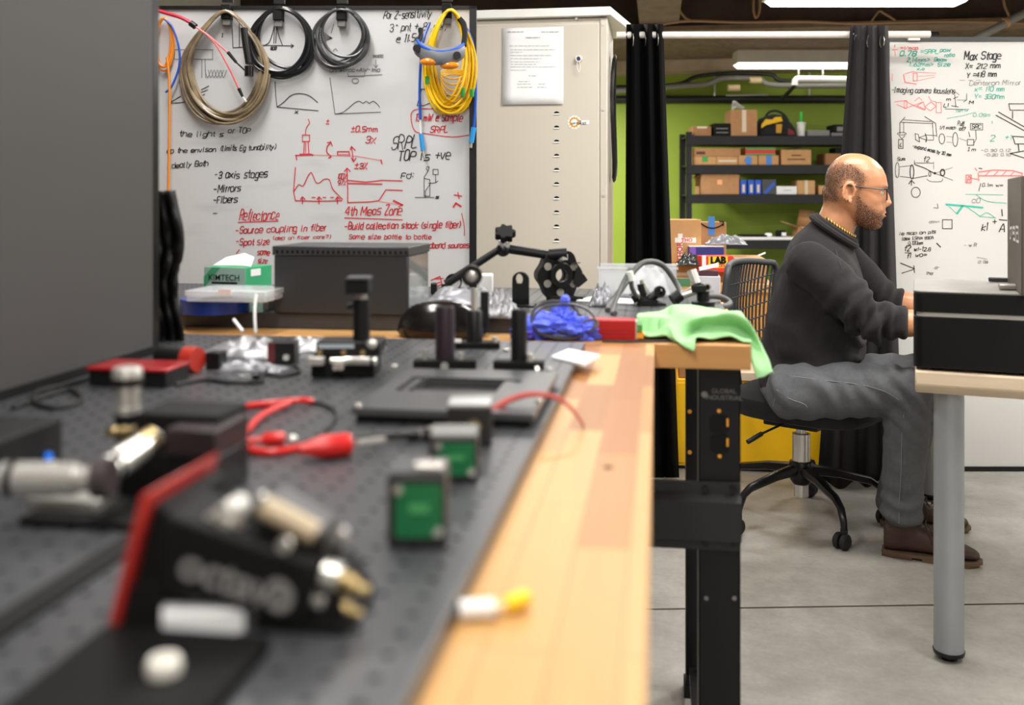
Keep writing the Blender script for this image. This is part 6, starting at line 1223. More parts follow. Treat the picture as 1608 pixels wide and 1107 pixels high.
zbn = .75
MB().b2((q.x-17*s_, q.y, .60), (q.x+17*s_, q.y+.12, hz)).build('body', mat('bin_grey', (196, 194, 200), .5), t, bevel=.003); MB().b2((q.x-16*s_, q.y+.01, hz+.0005), (q.x+14*s_, q.y+.11, hz+.02)).build('folders', mat('folder_maroon', (70, 40, 48), .6), t); MB().grid(lambda u, v: V(q.x+(u-.5)*30*s_, q.y+.02+.07*v, hz+.022+.02*u+.01*v), 3, 3).build('papers', PAPER, t, solid=.003)
MB().b2((q.x-16*s_, q.y-.01, .386), (q.x+16*s_, q.y+.13, .5995)).build('stand', GREYM, t)
o = MB().b2(P(1058, 450, 2.3), P(1084, 437, 2.3)+V(0, .004, 0)).build('circuit_board', mat('pcb_green_pale', (80, 130, 90), .5)); tag(o, 'pale green circuit board standing behind the right rod clamp', 'circuit board')
# ------------------------------------------------------------------ things hung on the left whiteboard
DW = D1-.012
def hook(px, py, lab):
    c = P(px, py, D1-.012); t = thing('cable_hook', lab, 'hook', tuple(c)); MB().box(c-FWD*.004, (.026, .03, .04), Matrix.Rotation(YAW, 3, 'Z')).build('clip', BLACKM, t, bevel=.002)
    MB().box(c-UP*.028-FWD*.002, (.022, .02, .018), Matrix.Rotation(YAW, 3, 'Z')).build('tab', GREYP, t, bevel=.002); MB().box(c+UP*.055+FWD*.006, (.03, .012, .05), Matrix.Rotation(YAW, 3, 'Z')).build('hanger', BLACK, t)
hook(357, 20, 'black hook holding the brown cable coil'); hook(438, 22, 'black hook holding the thick black cable coil'); hook(537, 22, 'black hook holding the thinner black cable coil'); hook(702, 18, 'black hook holding the yellow fibre coil')
def coil(name, label, cx, cy, rx, ry, top, n, r, m, sp=8, seed=0, parts=None, d=DW, nar=.45, jy=6):
    rnd = random.Random(seed); mb = MB()
    for k in range(n):
        jx, jyy, ex = rnd.uniform(-sp, sp), rnd.uniform(-jy, jy), rnd.uniform(-sp, sp); pts = []; ph = rnd.uniform(0, 6)
        bot = cy+ry+ex
        for t in range(28):
            a = 2*PI*t/28; w_ = 1-nar*max(0, math.cos(a))**1.5
            x = cx+jx*.5*(1-math.cos(a))/1+(rx+ex*.6)*w_*math.sin(a); y = (top+bot)/2-(bot-top)/2*math.cos(a)+1.2*math.sin(3*a+ph)
            pts.append(P(x, y, d-.004-.0022*k*(.6+.4*math.sin(a*2+ph))))
        mb.tube(pts, r, 7, closed=True, smooth=2)
    o = mb.build(name, m); return tag(o, label, 'cable')
BRC = mat('cable_brown_shaded', (134, 118, 94), .3, var=.5, vscale=24)  # strong noise puts gloss and shadows between strands into the colour
coil('cable_coil', 'large egg shaped coil of brown beige cable, leftmost large coil on the whiteboard', 354, 105, 62, 82, 17, 14, .0042, BRC, 9, 1, nar=.5)
coil('cable_coil', 'coil of thick black cable between the brown coil and the thinner coil', 441, 65, 46, 52, 13, 8, .0048, mat('cable_black', (26, 27, 30), .28), 11, 2, nar=.15)
coil('cable_coil', 'tied coil of thinner black cable with velcro straps, middle of the whiteboard', 536, 52, 38, 46, 14, 10, .0038, mat('cable_black_grey', (66, 67, 68), .32, var=.5, vscale=40), 10, 3, nar=.12)
fy = mat('fibre_yellow', (246, 200, 12), .4)
yo = thing('fibre_coil', 'long bundle of yellow fibre cable hung behind the goggles', 'cable', tuple(P(705, 90, DW)))
o1 = coil('yellow_loops', '', 707, 105, 30, 62, 15, 16, .0032, fy, 12, 4, nar=.35); del o1['label'], o1['category']
o1.data.transform(Matrix.Translation(-Vector(yo.location))); o1.parent = yo
lo_ = MB()
for k in range(5): lo_.tube([P(712+20*math.cos(t*PI/9), 112+(12+k*6)*math.sin(t*PI/9)*(1 if t < 10 else .2)+k*3, DW-.03) for t in range(18)], .0022, 6, closed=True)
lo_.build('inner_loops', mat('fibre_amber', (232, 176, 20), .4), yo)
for a, b in (((727, 138), (727, 152)), ((741, 140), (741, 152)), ((671, 120), (671, 132))): MB().cyl(P(*a, DW-.034), P(*b, DW-.034), .006, n=10).build('green_connector', mat('conn_green', (40, 150, 60), .4), yo)
bf = mat('fibre_blue', (30, 84, 190), .4)
t = thing('blue_fibre', 'blue fibre cable hanging straight down beside the goggles with a pale blue connector', 'cable', tuple(P(660, 150, DW))); MB().tube([P(674, 38, DW), P(664, 66, DW-.02), P(660, 110, DW-.01), P(659, 150, DW), P(660, 188, DW)], .0038, 8, smooth=5).build('fibre', bf, t); MB().cyl(P(661, 210, DW), P(664, 236, DW), .0065, n=12).build('connector', mat('conn_blue', (40, 150, 220), .4), t); MB().cyl(P(660, 188, DW), P(661, 211, DW), .0028, n=8).build('clear_sleeve', WHITEP, t); MB().cyl(P(664, 236, DW), P(666, 248, DW), .0035, n=8).build('ferrule', STEELM, t)
t = thing('blue_fibre', 'blue fibre cable curving down the right frame of the whiteboard', 'cable', tuple(P(745, 150, D1-.02))); MB().tube([P(733, 45, DW-.01), P(742, 70, DW-.012), P(746, 110, DW-.012), P(747, 150, DW-.012), P(744, 200, DW-.012)], .0042, 8, smooth=5).build('fibre', bf, t); MB().cyl(P(744, 200, DW-.012), P(740, 224, DW-.012), .0072, n=12).build('connector', MATS['conn_blue'], t); MB().cyl(P(740, 224, DW-.012), P(739, 232, DW-.012), .004, n=8).build('ferrule', STEELM, t)
t = thing('red_splitter', 'red fibre splitter cable crossing the brown coil, ending in two pink leads', 'cable', tuple(P(300, 40, DW)))
MB().tube([P(240, 14, DW-.045), P(262, 21, DW-.045), P(285, 28, DW-.045), P(303, 38, DW-.045)], .005, 8, smooth=5).build('trunk', mat('fibre_red', (196, 34, 58), .4), t); pk = mat('fibre_pink', (226, 96, 100), .4)
MB().cyl(P(299, 36, DW-.045), P(307, 42, DW-.045), .0085, n=12).build('splitter_sleeve', BLACK, t)
MB().tube([P(306, 41, DW-.045), P(330, 58, DW-.045), P(358, 83, DW-.045)], .0024, 6, smooth=5).build('lead', pk, t); MB().tube([P(306, 41, DW-.045), P(335, 65, DW-.045), P(360, 108, DW-.045), P(375, 140, DW-.045)], .0024, 6, smooth=5).build('lead', pk, t)
MB().cyl(P(358, 82, DW-.045), P(371, 98, DW-.045), .005, .004, n=10).build('lead_end', BLACK, t); MB().tube([P(371, 98, DW-.045), P(384, 110, DW-.042), P(390, 115, DW-.04)], .0024, 6).build('lead_tail', BLACK, t); MB().cyl(P(375, 139, DW-.045), P(381, 152, DW-.045), .005, .0035, n=10).build('lead_end', BLACK, t); MB().cyl(P(381, 152, DW-.045), P(387, 160, DW-.045), .0024, n=8).build('lead_tip', WHITEP, t)
t = thing('connector_cable', 'short black cable end with connectors hanging inside the brown coil', 'cable', tuple(P(388, 80, DW))); MB().tube([P(383, 44, DW-.05), P(386, 70, DW-.05), P(391, 100, DW-.05)], .0095, 10, smooth=4).build('bundle', BLACK, t); MB().cyl(P(391, 104, DW-.05), P(391, 120, DW-.05), .012, n=12).build('connector', BLACKS, t)
coil('orange_fibre', 'orange fibre loops at the left edge of the whiteboard', 258, 70, 15, 40, 28, 4, .0028, mat('fibre_orange', (232, 140, 40), .4), 5, 7, nar=.2)
o = MB().tube([P(262, 90, DW-.02), P(266, 130, DW-.02), P(266, 200, DW-.02), P(264, 330, DW-.02)], .0035, 7, smooth=5).build('orange_fibre', MATS['fibre_orange']); tag(o, 'orange fibre hanging straight down along the dark panel edge', 'cable')
o = MB().tube([P(258, 30, DW-.012), P(270, 42, DW-.012), P(281, 75, DW-.012), P(281, 105, DW-.012), P(270, 135, DW-.012), P(260, 145, DW-.012)], .003, 7, smooth=6).build('blue_fibre', bf); tag(o, 'thin blue fibre loop at the left edge of the whiteboard', 'cable')
# goggles
dg = D1-.095
gg = thing('safety_goggles', 'grey laser safety goggles with amber lenses and blue strap, hung over the yellow fibre', 'goggles', tuple(P(692, 90, dg)))
gm = MB(); rs = []
for k in range(25):
    u = k/24; x = 651+78*u; yc_ = 74+14*math.sin(u*PI)*.9+6*u; hh_ = (10+4.5*math.sin(u*PI)**.5*1.2-2.5*math.exp(-((u-.5)/.1)**2)); bulge = .035*math.sin(u*PI)**.7
    rs.append([P(x+1.5*math.cos(a), yc_+hh_*math.sin(a), dg-bulge-.014*math.cos(a)) for a in np.linspace(0, 2*PI, 13)[:-1]])
gm.rings(rs).build('frame', mat('goggle_grey', (112, 114, 120), .5), gg)
for cx_, cy_ in ((674, 97), (706, 103)):
    MB().sph(P(cx_, cy_, dg-.034), (.026, .012, .0105), 18, 10).build('lens', mat('amber_lens', (240, 140, 30), .12), gg)
MB().tube([P(655, 63, dg-.01), P(662, 72, dg-.028), P(680, 80, dg-.040), P(700, 81, dg-.040), P(718, 76, dg-.028), P(728, 69, dg-.012)], .0042, 8, smooth=5).build('strap', bf, gg)
for cx_, cy_ in ((655, 77), (718, 88)): p = P(cx_, cy_, dg-.03 if cx_ > 700 else dg-.018); MB().cyl(p+FWD*.006, p-FWD*.012, .0105, n=16).build('strap_button', BLACKS, gg)
MB().tube([P(728, 72, dg), P(730, 55, dg+.02), P(728, 38, dg+.04), P(722, 30, dg+.06)], .008, 8, smooth=4).build('strap_end', BLACKM, gg); MB().tube([P(655, 68, dg), P(661, 56, dg+.02), P(660, 46, dg+.04)], .007, 8, smooth=4).build('strap_end', BLACKM, gg)
for px, py, r_ in ((503, 22, 9), (540, 84, 7), (546, 95, 7)):
    pass
# ------------------------------------------------------------------ seated man
def union(mb, voxel, it=4, fac=.5):
    me = bpy.data.meshes.new('tmp'); me.from_pydata([tuple(p) for p in mb.v], [], mb.f)
    bm = bmesh.new(); bm.from_mesh(me); bmesh.ops.recalc_face_normals(bm, faces=bm.faces); bm.to_mesh(me); bm.free()
    o = bpy.data.objects.new('tmp', me); COL.objects.link(o)
    r = o.modifiers.new('r', 'REMESH'); r.mode = 'VOXEL'; r.voxel_size = voxel; r.adaptivity = 0
    s = o.modifiers.new('s', 'SMOOTH'); s.iterations = it; s.factor = fac
    bpy.context.view_layer.update()
    out = bpy.data.meshes.new_from_object(o.evaluated_get(bpy.context.evaluated_depsgraph_get()))
    bpy.data.objects.remove(o); bpy.data.meshes.remove(me)
    return out
def coords(me):
    a = np.empty(len(me.vertices)*3); me.vertices.foreach_get('co', a); return a.reshape(-1, 3)
def normals(me):
    a = np.empty(len(me.vertices)*3); me.vertices.foreach_get('normal', a); return a.reshape(-1, 3)
def put(name, me, m, parent):
    I = rootmat(parent).inverted(); me.transform(I); me.materials.clear(); me.materials.append(m)
    me.polygons.foreach_set('use_smooth', [True]*len(me.polygons))
    o = bpy.data.objects.new(name, me); COL.objects.link(o); o.parent = parent; return o
def limb(mb, pts, n=20, k=4):
    """pts: (centre, radius or (ra, rb), up hint)"""
    cs = spline([Vector(p[0]) for p in pts], k); rr = [p[1] if hasattr(p[1], '__len__') else (p[1], p[1]) for p in pts]
    rs = []; m = len(cs)
    for i, c in enumerate(cs):
        t = i/(m-1)*(len(pts)-1); a = min(int(t), len(pts)-2); f = t-a; f = f*f*(3-2*f)
        ra = rr[a][0]*(1-f)+rr[a+1][0]*f; rb = rr[a][1]*(1-f)+rr[a+1][1]*f
        d = (cs[min(i+1, m-1)]-cs[max(i-1, 0)]).normalized(); u = DV-d*DV.dot(d); u.normalize(); w_ = d.cross(u)
        rs.append([c+w_*math.cos(2*PI*q/n)*ra+u*math.sin(2*PI*q/n)*rb for q in range(n)])
    e0 = (cs[0]-cs[1]).normalized(); e1 = (cs[-1]-cs[-2]).normalized()
    def cap(r, c, e, s): return [[c+(p-c)*math.cos(a)+e*s*math.sin(a) for p in r] for a in (1.35, .95, .5)]
    r0 = min(rr[0])*.8; r1 = min(rr[-1])*.8
    mb.rings(cap(rs[0], cs[0], e0, r0)+rs+list(reversed(cap(rs[-1], cs[-1], e1, r1))))
    return mb
PZ = Z(1262, 824, 0)
man = thing('person', 'bald bearded man in glasses, dark sweater and grey jeans seated at the desk', 'person', (PZ.x, PZ.y, 0))
FH = RGT*math.cos(math.radians(14))-FWD*math.sin(math.radians(14)); LH = RGT*math.sin(math.radians(14))+FWD*math.cos(math.radians(14))
HO = P(1336.5, 305, 3.37)
K = 3.173e-4*1.0
def hl(x, y, z): return HO+FH*x+LH*y+UP*z
def tab(pts): 
    zs = [-(p[0]-520)*K for p in pts]; xs = [p[1]*K for p in pts]; o = np.argsort(zs)
    zz = np.array(zs)[o]; xx = np.array(xs)[o]
    return lambda z: float(np.interp(z, zz, xx))
face = tab([(74, 5), (80, 95), (95, 145), (115, 188), (140, 228), (170, 263), (240, 322), (320, 356), (380, 367), (415, 372), (432, 373), (460, 362), (500, 352), (560, 346), (620, 344), (660, 343), (700, 345), (735, 337), (770, 334), (800, 312), (840, 316), (870, 306), (890, 284), (906, 235), (912, 200)])
full = tab([(74, 5), (80, 95), (95, 145), (115, 188), (140, 228), (170, 263), (240, 322), (320, 356), (380, 367), (415, 372), (432, 373), (455, 366), (480, 374), (510, 386), (545, 399), (580, 409), (603, 413), (625, 410), (642, 396), (655, 366), (668, 349), (685, 348), (700, 356), (716, 358), (728, 345), (734, 338), (742, 345), (758, 350), (772, 340), (790, 316), (800, 312), (840, 318), (870, 308), (890, 285), (906, 235), (912, 200)])
back = tab([(74, -15), (82, -65), (100, -105), (125, -145), (155, -180), (230, -238), (310, -264), (400, -272), (480, -266), (560, -245), (620, -200), (700, -110), (790, -20), (850, 60), (890, 140), (912, 180)])
wid = tab([(74, 8), (80, 70), (95, 118), (115, 152), (150, 190), (200, 222), (270, 243), (350, 250), (430, 246), (520, 236), (600, 226), (680, 212), (750, 192), (820, 160), (870, 120), (900, 80), (912, 50)])
hr = []
ztop, zbot = (520-74.5)*K, (520-911)*K
for i in range(120):
    t = i/119; z = zbot+(ztop-zbot)*(.5-.5*math.cos(PI*t)) if t > .5 else zbot+(ztop-zbot)*t
    f0, f1, b0, w0 = face(z), full(z), back(z), wid(z); xm = b0+(f0-b0)*.45; ring = []
    for k in range(96):
        a = 2*PI*k/96; c, s = math.cos(a), math.sin(a); pw = .86
        x = xm+((f0-xm) if c > 0 else (xm-b0))*math.copysign(abs(c)**pw, c); y = w0*math.copysign(abs(s)**(pw if c > 0 else .95), s)
        if c > 0:
            lo_n = max(0, min(1, (.02-z)/.05)); wn = .0085+.0075*lo_n
            if z < -.040: wn = .020
            x += (f1-f0)*math.exp(-(y/wn)**2)
            if -.042 < z < -.022: x += .011*math.exp(-((abs(y)-.0125)/.006)**2)*math.exp(-((z+.031)/.008)**2)
            x -= .0105*math.exp(-((abs(y)-.032)/.015)**2)*math.exp(-((z-.006)/.0125)**2)
            x += .004*math.exp(-((abs(y)-.034)/.02)**2)*math.exp(-((z-.026)/.007)**2)
            x -= .004*math.exp(-((abs(y)-.028)/.01)**2)*math.exp(-((z+.065)/.012)**2)
            y += math.copysign(.003, y)*math.exp(-((z+.022)/.016)**2)*math.exp(-((x-.07)/.03)**2)
        ring.append(hl(x, y, z))
    hr.append(ring)
bodym = MB().rings(hr)
for s in (-1, 1):   # ears
    er = []
    for j in range(9):
        t = j/8*PI; t = min(max(t, .1), PI-.1)
        er.append([hl(-.017+.0215*math.sin(t)*math.cos(a)-.008*math.cos(t)*-.4, s*(.0765+.0035*math.sin(a)*math.sin(t)+.004+.006*max(0, -math.cos(a))), .005-.034*math.cos(t)) for a in np.linspace(0, 2*PI, 17)[:-1]])
    bodym.rings(er)
    rim = [hl(-.017+.019*math.cos(a)+(.004 if math.sin(a) > 0 else 0), s*(.084+.006*max(0, -math.cos(a))), .006+.031*math.sin(a)) for a in np.linspace(-.6, 3.9, 18)]
    bodym.tube(rim, .0043, 8, smooth=2)
    bodym.sph(hl(-.010, s*.082, -.026), (.007, .005, .008), 10, 6); bodym.sph(hl(.001, s*.079, .0), (.005, .005, .008), 10, 6)
# neck, trunk
limb(bodym, [(hl(-.018, 0, .0), (.078, .062)), (P(1322, 330, 3.39), (.066, .062)), (P(1313, 352, 3.40), (.066, .066)), (P(1305, 374, 3.415), (.066, .070))], 28)
def ring_(px, py, d, a, b, fw=LV, tilt=0.0, n=40, e=.92):
    c = P(px, py, d); f = fw*math.cos(tilt)+UP*-math.sin(tilt)
    return [c+f*a*math.copysign(abs(math.cos(t))**e, math.cos(t))+DV*b*math.copysign(abs(math.sin(t))**e, math.sin(t)) for t in np.linspace(0, 2*PI, n+1)[:-1]]
TOR = [(1313, 358, .070, .080, .60), (1306, 371, .086, .110, .56), (1300, 386, .108, .150, .48), (1295, 402, .124, .188, .38), (1292, 420, .134, .210, .27), (1290, 445, .146, .216, .18), (1284, 480, .157, .21, .1), (1278, 520, .166, .206, .05), (1273, 555, .168, .205, 0), (1268, 588, .165, .205, -.22)]
bodym.rings([ring_(px, py, 3.42, a-.016, b-.016, tilt=t) for px, py, a, b, t in TOR])
# key joints
nSh, nEl, nFo, nWr = P(1271, 412, 3.24), P(1366, 502, 3.16), P(1420, 508, 3.13), P(1486, 496, 3.10)
fSh, fEl, fFo, fWr = P(1322, 408, 3.57), P(1388, 468, 3.50), P(1425, 478, 3.46), P(1484, 486, 3.40)
nHi, nKn, nAn = P(1240, 614, 3.28), P(1424, 614, 3.12), P(1416, 826, 3.14)
fHi, fKn, fAn = P(1265, 600, 3.52), P(1452, 592, 3.41), P(1404, 792, 3.42)
for sh, el, fo, wr in ((nSh, nEl, nFo, nWr), (fSh, fEl, fFo, fWr)):
    limb(bodym, [(sh, .046), (sh.lerp(el, .5), .040), (el, (.035, .035)), (fo, (.045, .043)), (fo.lerp(wr, .5), (.038, .036)), (wr, (.024, .031)), (wr+LV*.03, (.017, .038))], 20)
    hd = LV*.96-UP*.1; pc = wr+LV*.03
    limb(bodym, [(pc, (.014, .036)), (pc+hd*.04, (.0145, .041)), (pc+hd*.072, (.011, .039))], 18)
    side = -1 if sh is nSh else 1
    for q, (off, ln) in enumerate(((-.030, .062), (-.010, .072), (.011, .075), (.031, .066))):
        if side > 0: off = -off
        ks = pc+hd*.066+DV*off; bend = -.25-.10*q
        p1 = ks+(hd*.98+UP*.12)*ln*.42; p2 = p1+(hd*.85-UP*.5)*ln*.32; p3 = p2+(hd*.5-UP*.85)*ln*.26
        bodym.tube([ks-hd*.012, ks, p1, p2, p3], [.0095, .0092, .0088, .0082, .0078, .0066], 10, smooth=4)
    ts_ = pc+hd*.015-DV*side*.034*-1
    bodym.tube([ts_, ts_+DV*side*.02+hd*.025-UP*.008, ts_+DV*side*.024+hd*.05-UP*.016, ts_+DV*side*.018+hd*.068-UP*.02], [.013, .011, .0095, .008], 10, smooth=4)
for hi, kn, an in ((nHi, nKn, nAn), (fHi, fKn, fAn)):
    limb(bodym, [(hi, .075), (hi.lerp(kn, .5), .068), (kn, .055)], 18); limb(bodym, [(kn, .055), (kn.lerp(an, .4), .046), (an+UP*.04, .030)], 18)
bodym.sph(P(1258, 606, 3.40), (.095, .11, .08), 20, 12)
bme = union(bodym, .0038, 3, .5)
c_ = coords(bme); r_ = c_-np.array(HO); ex = r_ @ np.array(FH); ey_ = r_ @ np.array(LH); ez = r_[:, 2]
dp = .0085*np.exp(-(((ex+.009)/.0085)**2+((ez-.003)/.014)**2)**1.5)+.004*np.exp(-(((ex+.016)/.010)**2+((ez-.020)/.010)**2)**1.5)
dp *= (np.abs(ey_) > .074)*(np.abs(ez) < .05)
c_ -= np.outer(dp*np.sign(ey_), np.array(LH)); bme.vertices.foreach_set('co', c_.ravel()); bme.update()
SKIN = mat('skin', (188, 132, 96), .38, var=.07, vscale=14, bump=.06, bscale=350)
N_, L_, B_ = nodes(SKIN); B_.inputs['Subsurface Weight'].default_value = .12; B_.inputs['Subsurface Radius'].default_value = (.012, .005, .003); B_.inputs['Subsurface Scale'].default_value = .5
# hair and stubble densities from head-local coordinates
co = coords(bme); nr = normals(bme); rel = co-np.array(HO); lx = rel @ np.array(FH); ly = rel @ np.array(LH); lz = rel[:, 2]
def sst(a, b, x): t = np.clip((x-a)/(b-a), 0, 1); return t*t*(3-2*t)
front_lim = np.interp(lz, [-.02, .0, .02, .04, .06, .08, .095, .11, .125, .14], [.018, .022, .034, .046, .046, .034, .018, -.012, -.045, -.075])
hair = .86*sst(.020, -.022, lx-front_lim)*sst(-.055, -.02, lz+np.where(lx > -.04, -.0, .0))
hair *= 1-np.exp(-(((lx+.018)/.029)**2+((lz-.003)/.044)**2)**2)
hair *= sst(-.058, -.012, lz-.25*np.maximum(0, lx+.05))
hair *= 1-.55*sst(.085, .125, lz)
hair *= (np.abs(ly) < .083)
line = np.interp(lx, [.0, .015, .03, .05, .07, .085, .10, .12], [.02, .012, -.012, -.03, -.045, -.05, -.048, -.046])
beard = .9*sst(.012, -.026, lz-line)*sst(-.010, .022, lx)*sst(-.17, -.12, lz+.25*np.maximum(0, .05-lx))*(lz > -.16)
beard *= 1-.95*np.exp(-((lz+.0655)/.0085)**2)*(lx > .088)*(np.abs(ly) < .028)
beard *= np.where(lx > .098, sst(-.040, -.046, lz), 1)
hdm = (np.linalg.norm(rel, axis=1) < .24)
def shell(name, dens, off, m):
    dens = np.where(hdm, dens, 0); pol = []
    for p in bme.polygons:
        if max(dens[i] for i in p.vertices) > .04: pol.append(tuple(p.vertices))
    used = sorted({i for p in pol for i in p}); mp = {i: k for k, i in enumerate(used)}
    me = bpy.data.meshes.new(name); me.from_pydata([tuple(co[i]+nr[i]*off*(.3+.7*dens[i])) for i in used], [], [tuple(mp[i] for i in p) for p in pol])
    at = me.attributes.new('hair_amount', 'FLOAT', 'POINT'); at.data.foreach_set('value', [float(dens[i]) for i in used])
    return put(name, me, m, man)
def hairmat(name, col, sc, mul):
    m = mat(name, col, .75, var=.2, vscale=60, bump=.5, bscale=700); N, L, b = nodes(m)
    at = N.new('ShaderNodeAttribute'); at.attribute_name = 'hair_amount'
    tc = N.new('ShaderNodeTexCoord'); nz = N.new('ShaderNodeTexNoise'); nz.inputs['Scale'].default_value = sc; nz.inputs['Detail'].default_value = 3; L.new(tc.outputs['Object'], nz.inputs['Vector'])
    sb = N.new('ShaderNodeMath'); sb.operation = 'SUBTRACT'; L.new(at.outputs['Fac'], sb.inputs[0]); 
    mr = N.new('ShaderNodeMapRange'); mr.inputs[1].default_value = .35; mr.inputs[2].default_value = .65; mr.inputs[3].default_value = 0; mr.inputs[4].default_value = .85; L.new(nz.outputs[0], mr.inputs[0]); L.new(mr.outputs[0], sb.inputs[1])
    mu = N.new('ShaderNodeMath'); mu.operation = 'MULTIPLY'; mu.inputs[1].default_value = mul; mu.use_clamp = True; L.new(sb.outputs[0], mu.inputs[0]); L.new(mu.outputs[0], b.inputs['Alpha'])
    return m

shell('hair', hair, .0022, hairmat('hair_brown', (44, 33, 28), 330, 1.1)); shell('beard', beard, .0028, hairmat('beard_brown', (48, 33, 26), 330, 1.1))
put('body', bme, SKIN, man)
for s in (-1, 1):
    br_ = MB().tube([hl(.106, s*.014, .027), hl(.108, s*.028, .032), hl(.100, s*.044, .031), hl(.088, s*.054, .025)], [.004, .005, .0042, .0025], 8, smooth=4).build('eyebrow', mat('brow_brown', (40, 28, 24), .8), man)
    ey = MB().sph(hl(.092, s*.032, .007), .0115, 14, 10).build('eye', mat('eye_white', (226, 220, 212), .25), man)
    MB().sph(hl(.0998, s*.032, .004), (.0045, .0045, .0045), 12, 8).build('iris', mat('iris_dark', (40, 26, 18), .2), ey)
    lid_ = MB()
    lid_.grid(lambda u, v: hl(.092+.0126*math.cos((u-.5)*2.2)*math.cos(.1+v*1.2), s*.032+.0126*math.sin((u-.5)*2.2), .007+.0126*math.sin(.1+v*1.2)*math.cos((u-.5)*1.2)), 8, 5); lid_.build('eyelid', SKIN, ey, solid=.001)
lips = MB().tube([hl(.099, -.024, -.0685), hl(.109, -.010, -.0635), hl(.1115, 0, -.0625), hl(.109, .010, -.0635), hl(.099, .024, -.0685)], [.0015, .0028, .003, .003, .0028, .0015], 8, smooth=4).tube([hl(.099, -.023, -.0695), hl(.108, -.010, -.0745), hl(.1095, 0, -.0755), hl(.108, .010, -.0745), hl(.099, .023, -.0695)], [.0015, .003, .0036, .0036, .003, .0015], 8, smooth=4)
lips.build('lips', mat('lip_rose', (176, 112, 98), .45), man)
gl_ = thing_g = None
GF = mat('glasses_dark', (18, 14, 20), .3)
gm = MB()
for s in (-1, 1):
    ring = [hl(.117-.008*abs(yy)/.06, s*yy, zz) for yy, zz in ((.010, .012), (.012, .020), (.035, .024), (.060, .021), (.064, .012), (.061, -.008), (.052, -.018), (.026, -.019), (.014, -.010))]
    gm.tube(ring, .0022, 8, closed=True, smooth=4)
    gm.tube([hl(.109, s*.064, .016), hl(.104, s*.070, .017), hl(.09, s*.0755, .016), hl(.02, s*.083, .024), hl(-.025, s*.085, .030), hl(-.045, s*.083, .020)], .0023, 8, smooth=4)
gm.tube([hl(.117, -.010, .010), hl(.121, 0, .013), hl(.117, .010, .010)], .0016, 8, smooth=3)
gf = gm.build('glasses', GF, man)
for s in (-1, 1):
    q = [hl(.1165-.008*abs(yy)/.06, s*yy, zz) for yy, zz in ((.011, .012), (.013, .019), (.035, .023), (.059, .020), (.063, .012), (.060, -.008), (.051, -.017), (.026, -.018), (.015, -.010))]
    MB().prism(q, FH*.0012).build('lens', mat('spectacle_lens', (236, 230, 250), .03, alpha=.10), gf)
# sweater
sw = MB(); sw.rings([ring_(px, py, 3.42, a, b, tilt=t) for px, py, a, b, t in TOR] + [ring_(1264, 602, 3.42, .150, .192, tilt=-.30)])
limb(sw, [(nSh+LV*-.01+UP*.0, (.078, .078)), (nSh.lerp(nEl, .35), (.077, .076)), (nSh.lerp(nEl, .75), (.070, .070)), (nEl, (.066, .064)), (nEl.lerp(nFo, .45), (.060, .058)), (P(1407, 507, 3.135), (.056, .054))], 24)
limb(sw, [(fSh, (.074, .074)), (fSh.lerp(fEl, .5), (.068, .068)), (fEl, (.060, .060)), (P(1405, 474, 3.48), (.052, .052))], 24)
sme = union(sw, .0065, 6, .5)
def folds(me, fn):
    c = coords(me); n = normals(me)
    for i in range(len(c)): c[i] += n[i]*fn(Vector(c[i]))
    me.vertices.foreach_set('co', c.ravel()); me.update()
def segd(p, a, b):
    t = max(0, min(1, (p-a).dot(b-a)/(b-a).length_squared)); return (p-(a+(b-a)*t)).length, t
axn = (nEl-nSh).normalized(); axf = (nFo-nEl).normalized()
def swf(p):
    r = 0
    d1, t1 = segd(p, nSh, nEl); d2, t2 = segd(p, nEl, P(1407, 507, 3.135)); d3, t3 = segd(p, fEl, P(1405, 474, 3.48))
    w1 = max(0, 1-max(0, d1-.07)/.05)*t1**1.3; w2 = max(0, 1-max(0, d2-.06)/.04)
    q = noise.noise(p*7)
    s1 = p.dot(axn); r += w1*.0075*(math.sin(s1*85+q*5+p.z*22)+.5*math.sin(s1*140-q*6)); 
    s2 = p.dot(axf); r += w2*.0062*math.sin(s2*150+q*5+p.z*30)
    r += max(0, 1-max(0, d3-.05)/.03)*.005*math.sin(p.dot(axf)*150+q*4)
    hgt = p.z; ww = math.exp(-((hgt-.62)/.09)**2)*(1 if d1 > .1 else .2)
    r += ww*.008*math.sin(hgt*60+q*6+p.dot(LV)*9)
    ridge = 1-abs(noise.noise(Vector((p.x*5+p.z*4, p.y*5, p.z*3)))*2); r += .006*max(0, ridge-.35)*(1 if d1 > .07 else .5)
    r += .0025*noise.noise(p*16)
    return r*1.2
folds(sme, swf)
SWM = mat('sweater_charcoal', (39, 37, 38), .92, var=.12, vscale=90, bump=.35, bscale=900, sheen=.06, spec=.2)
sw_o = put('sweater', sme, SWM, man)
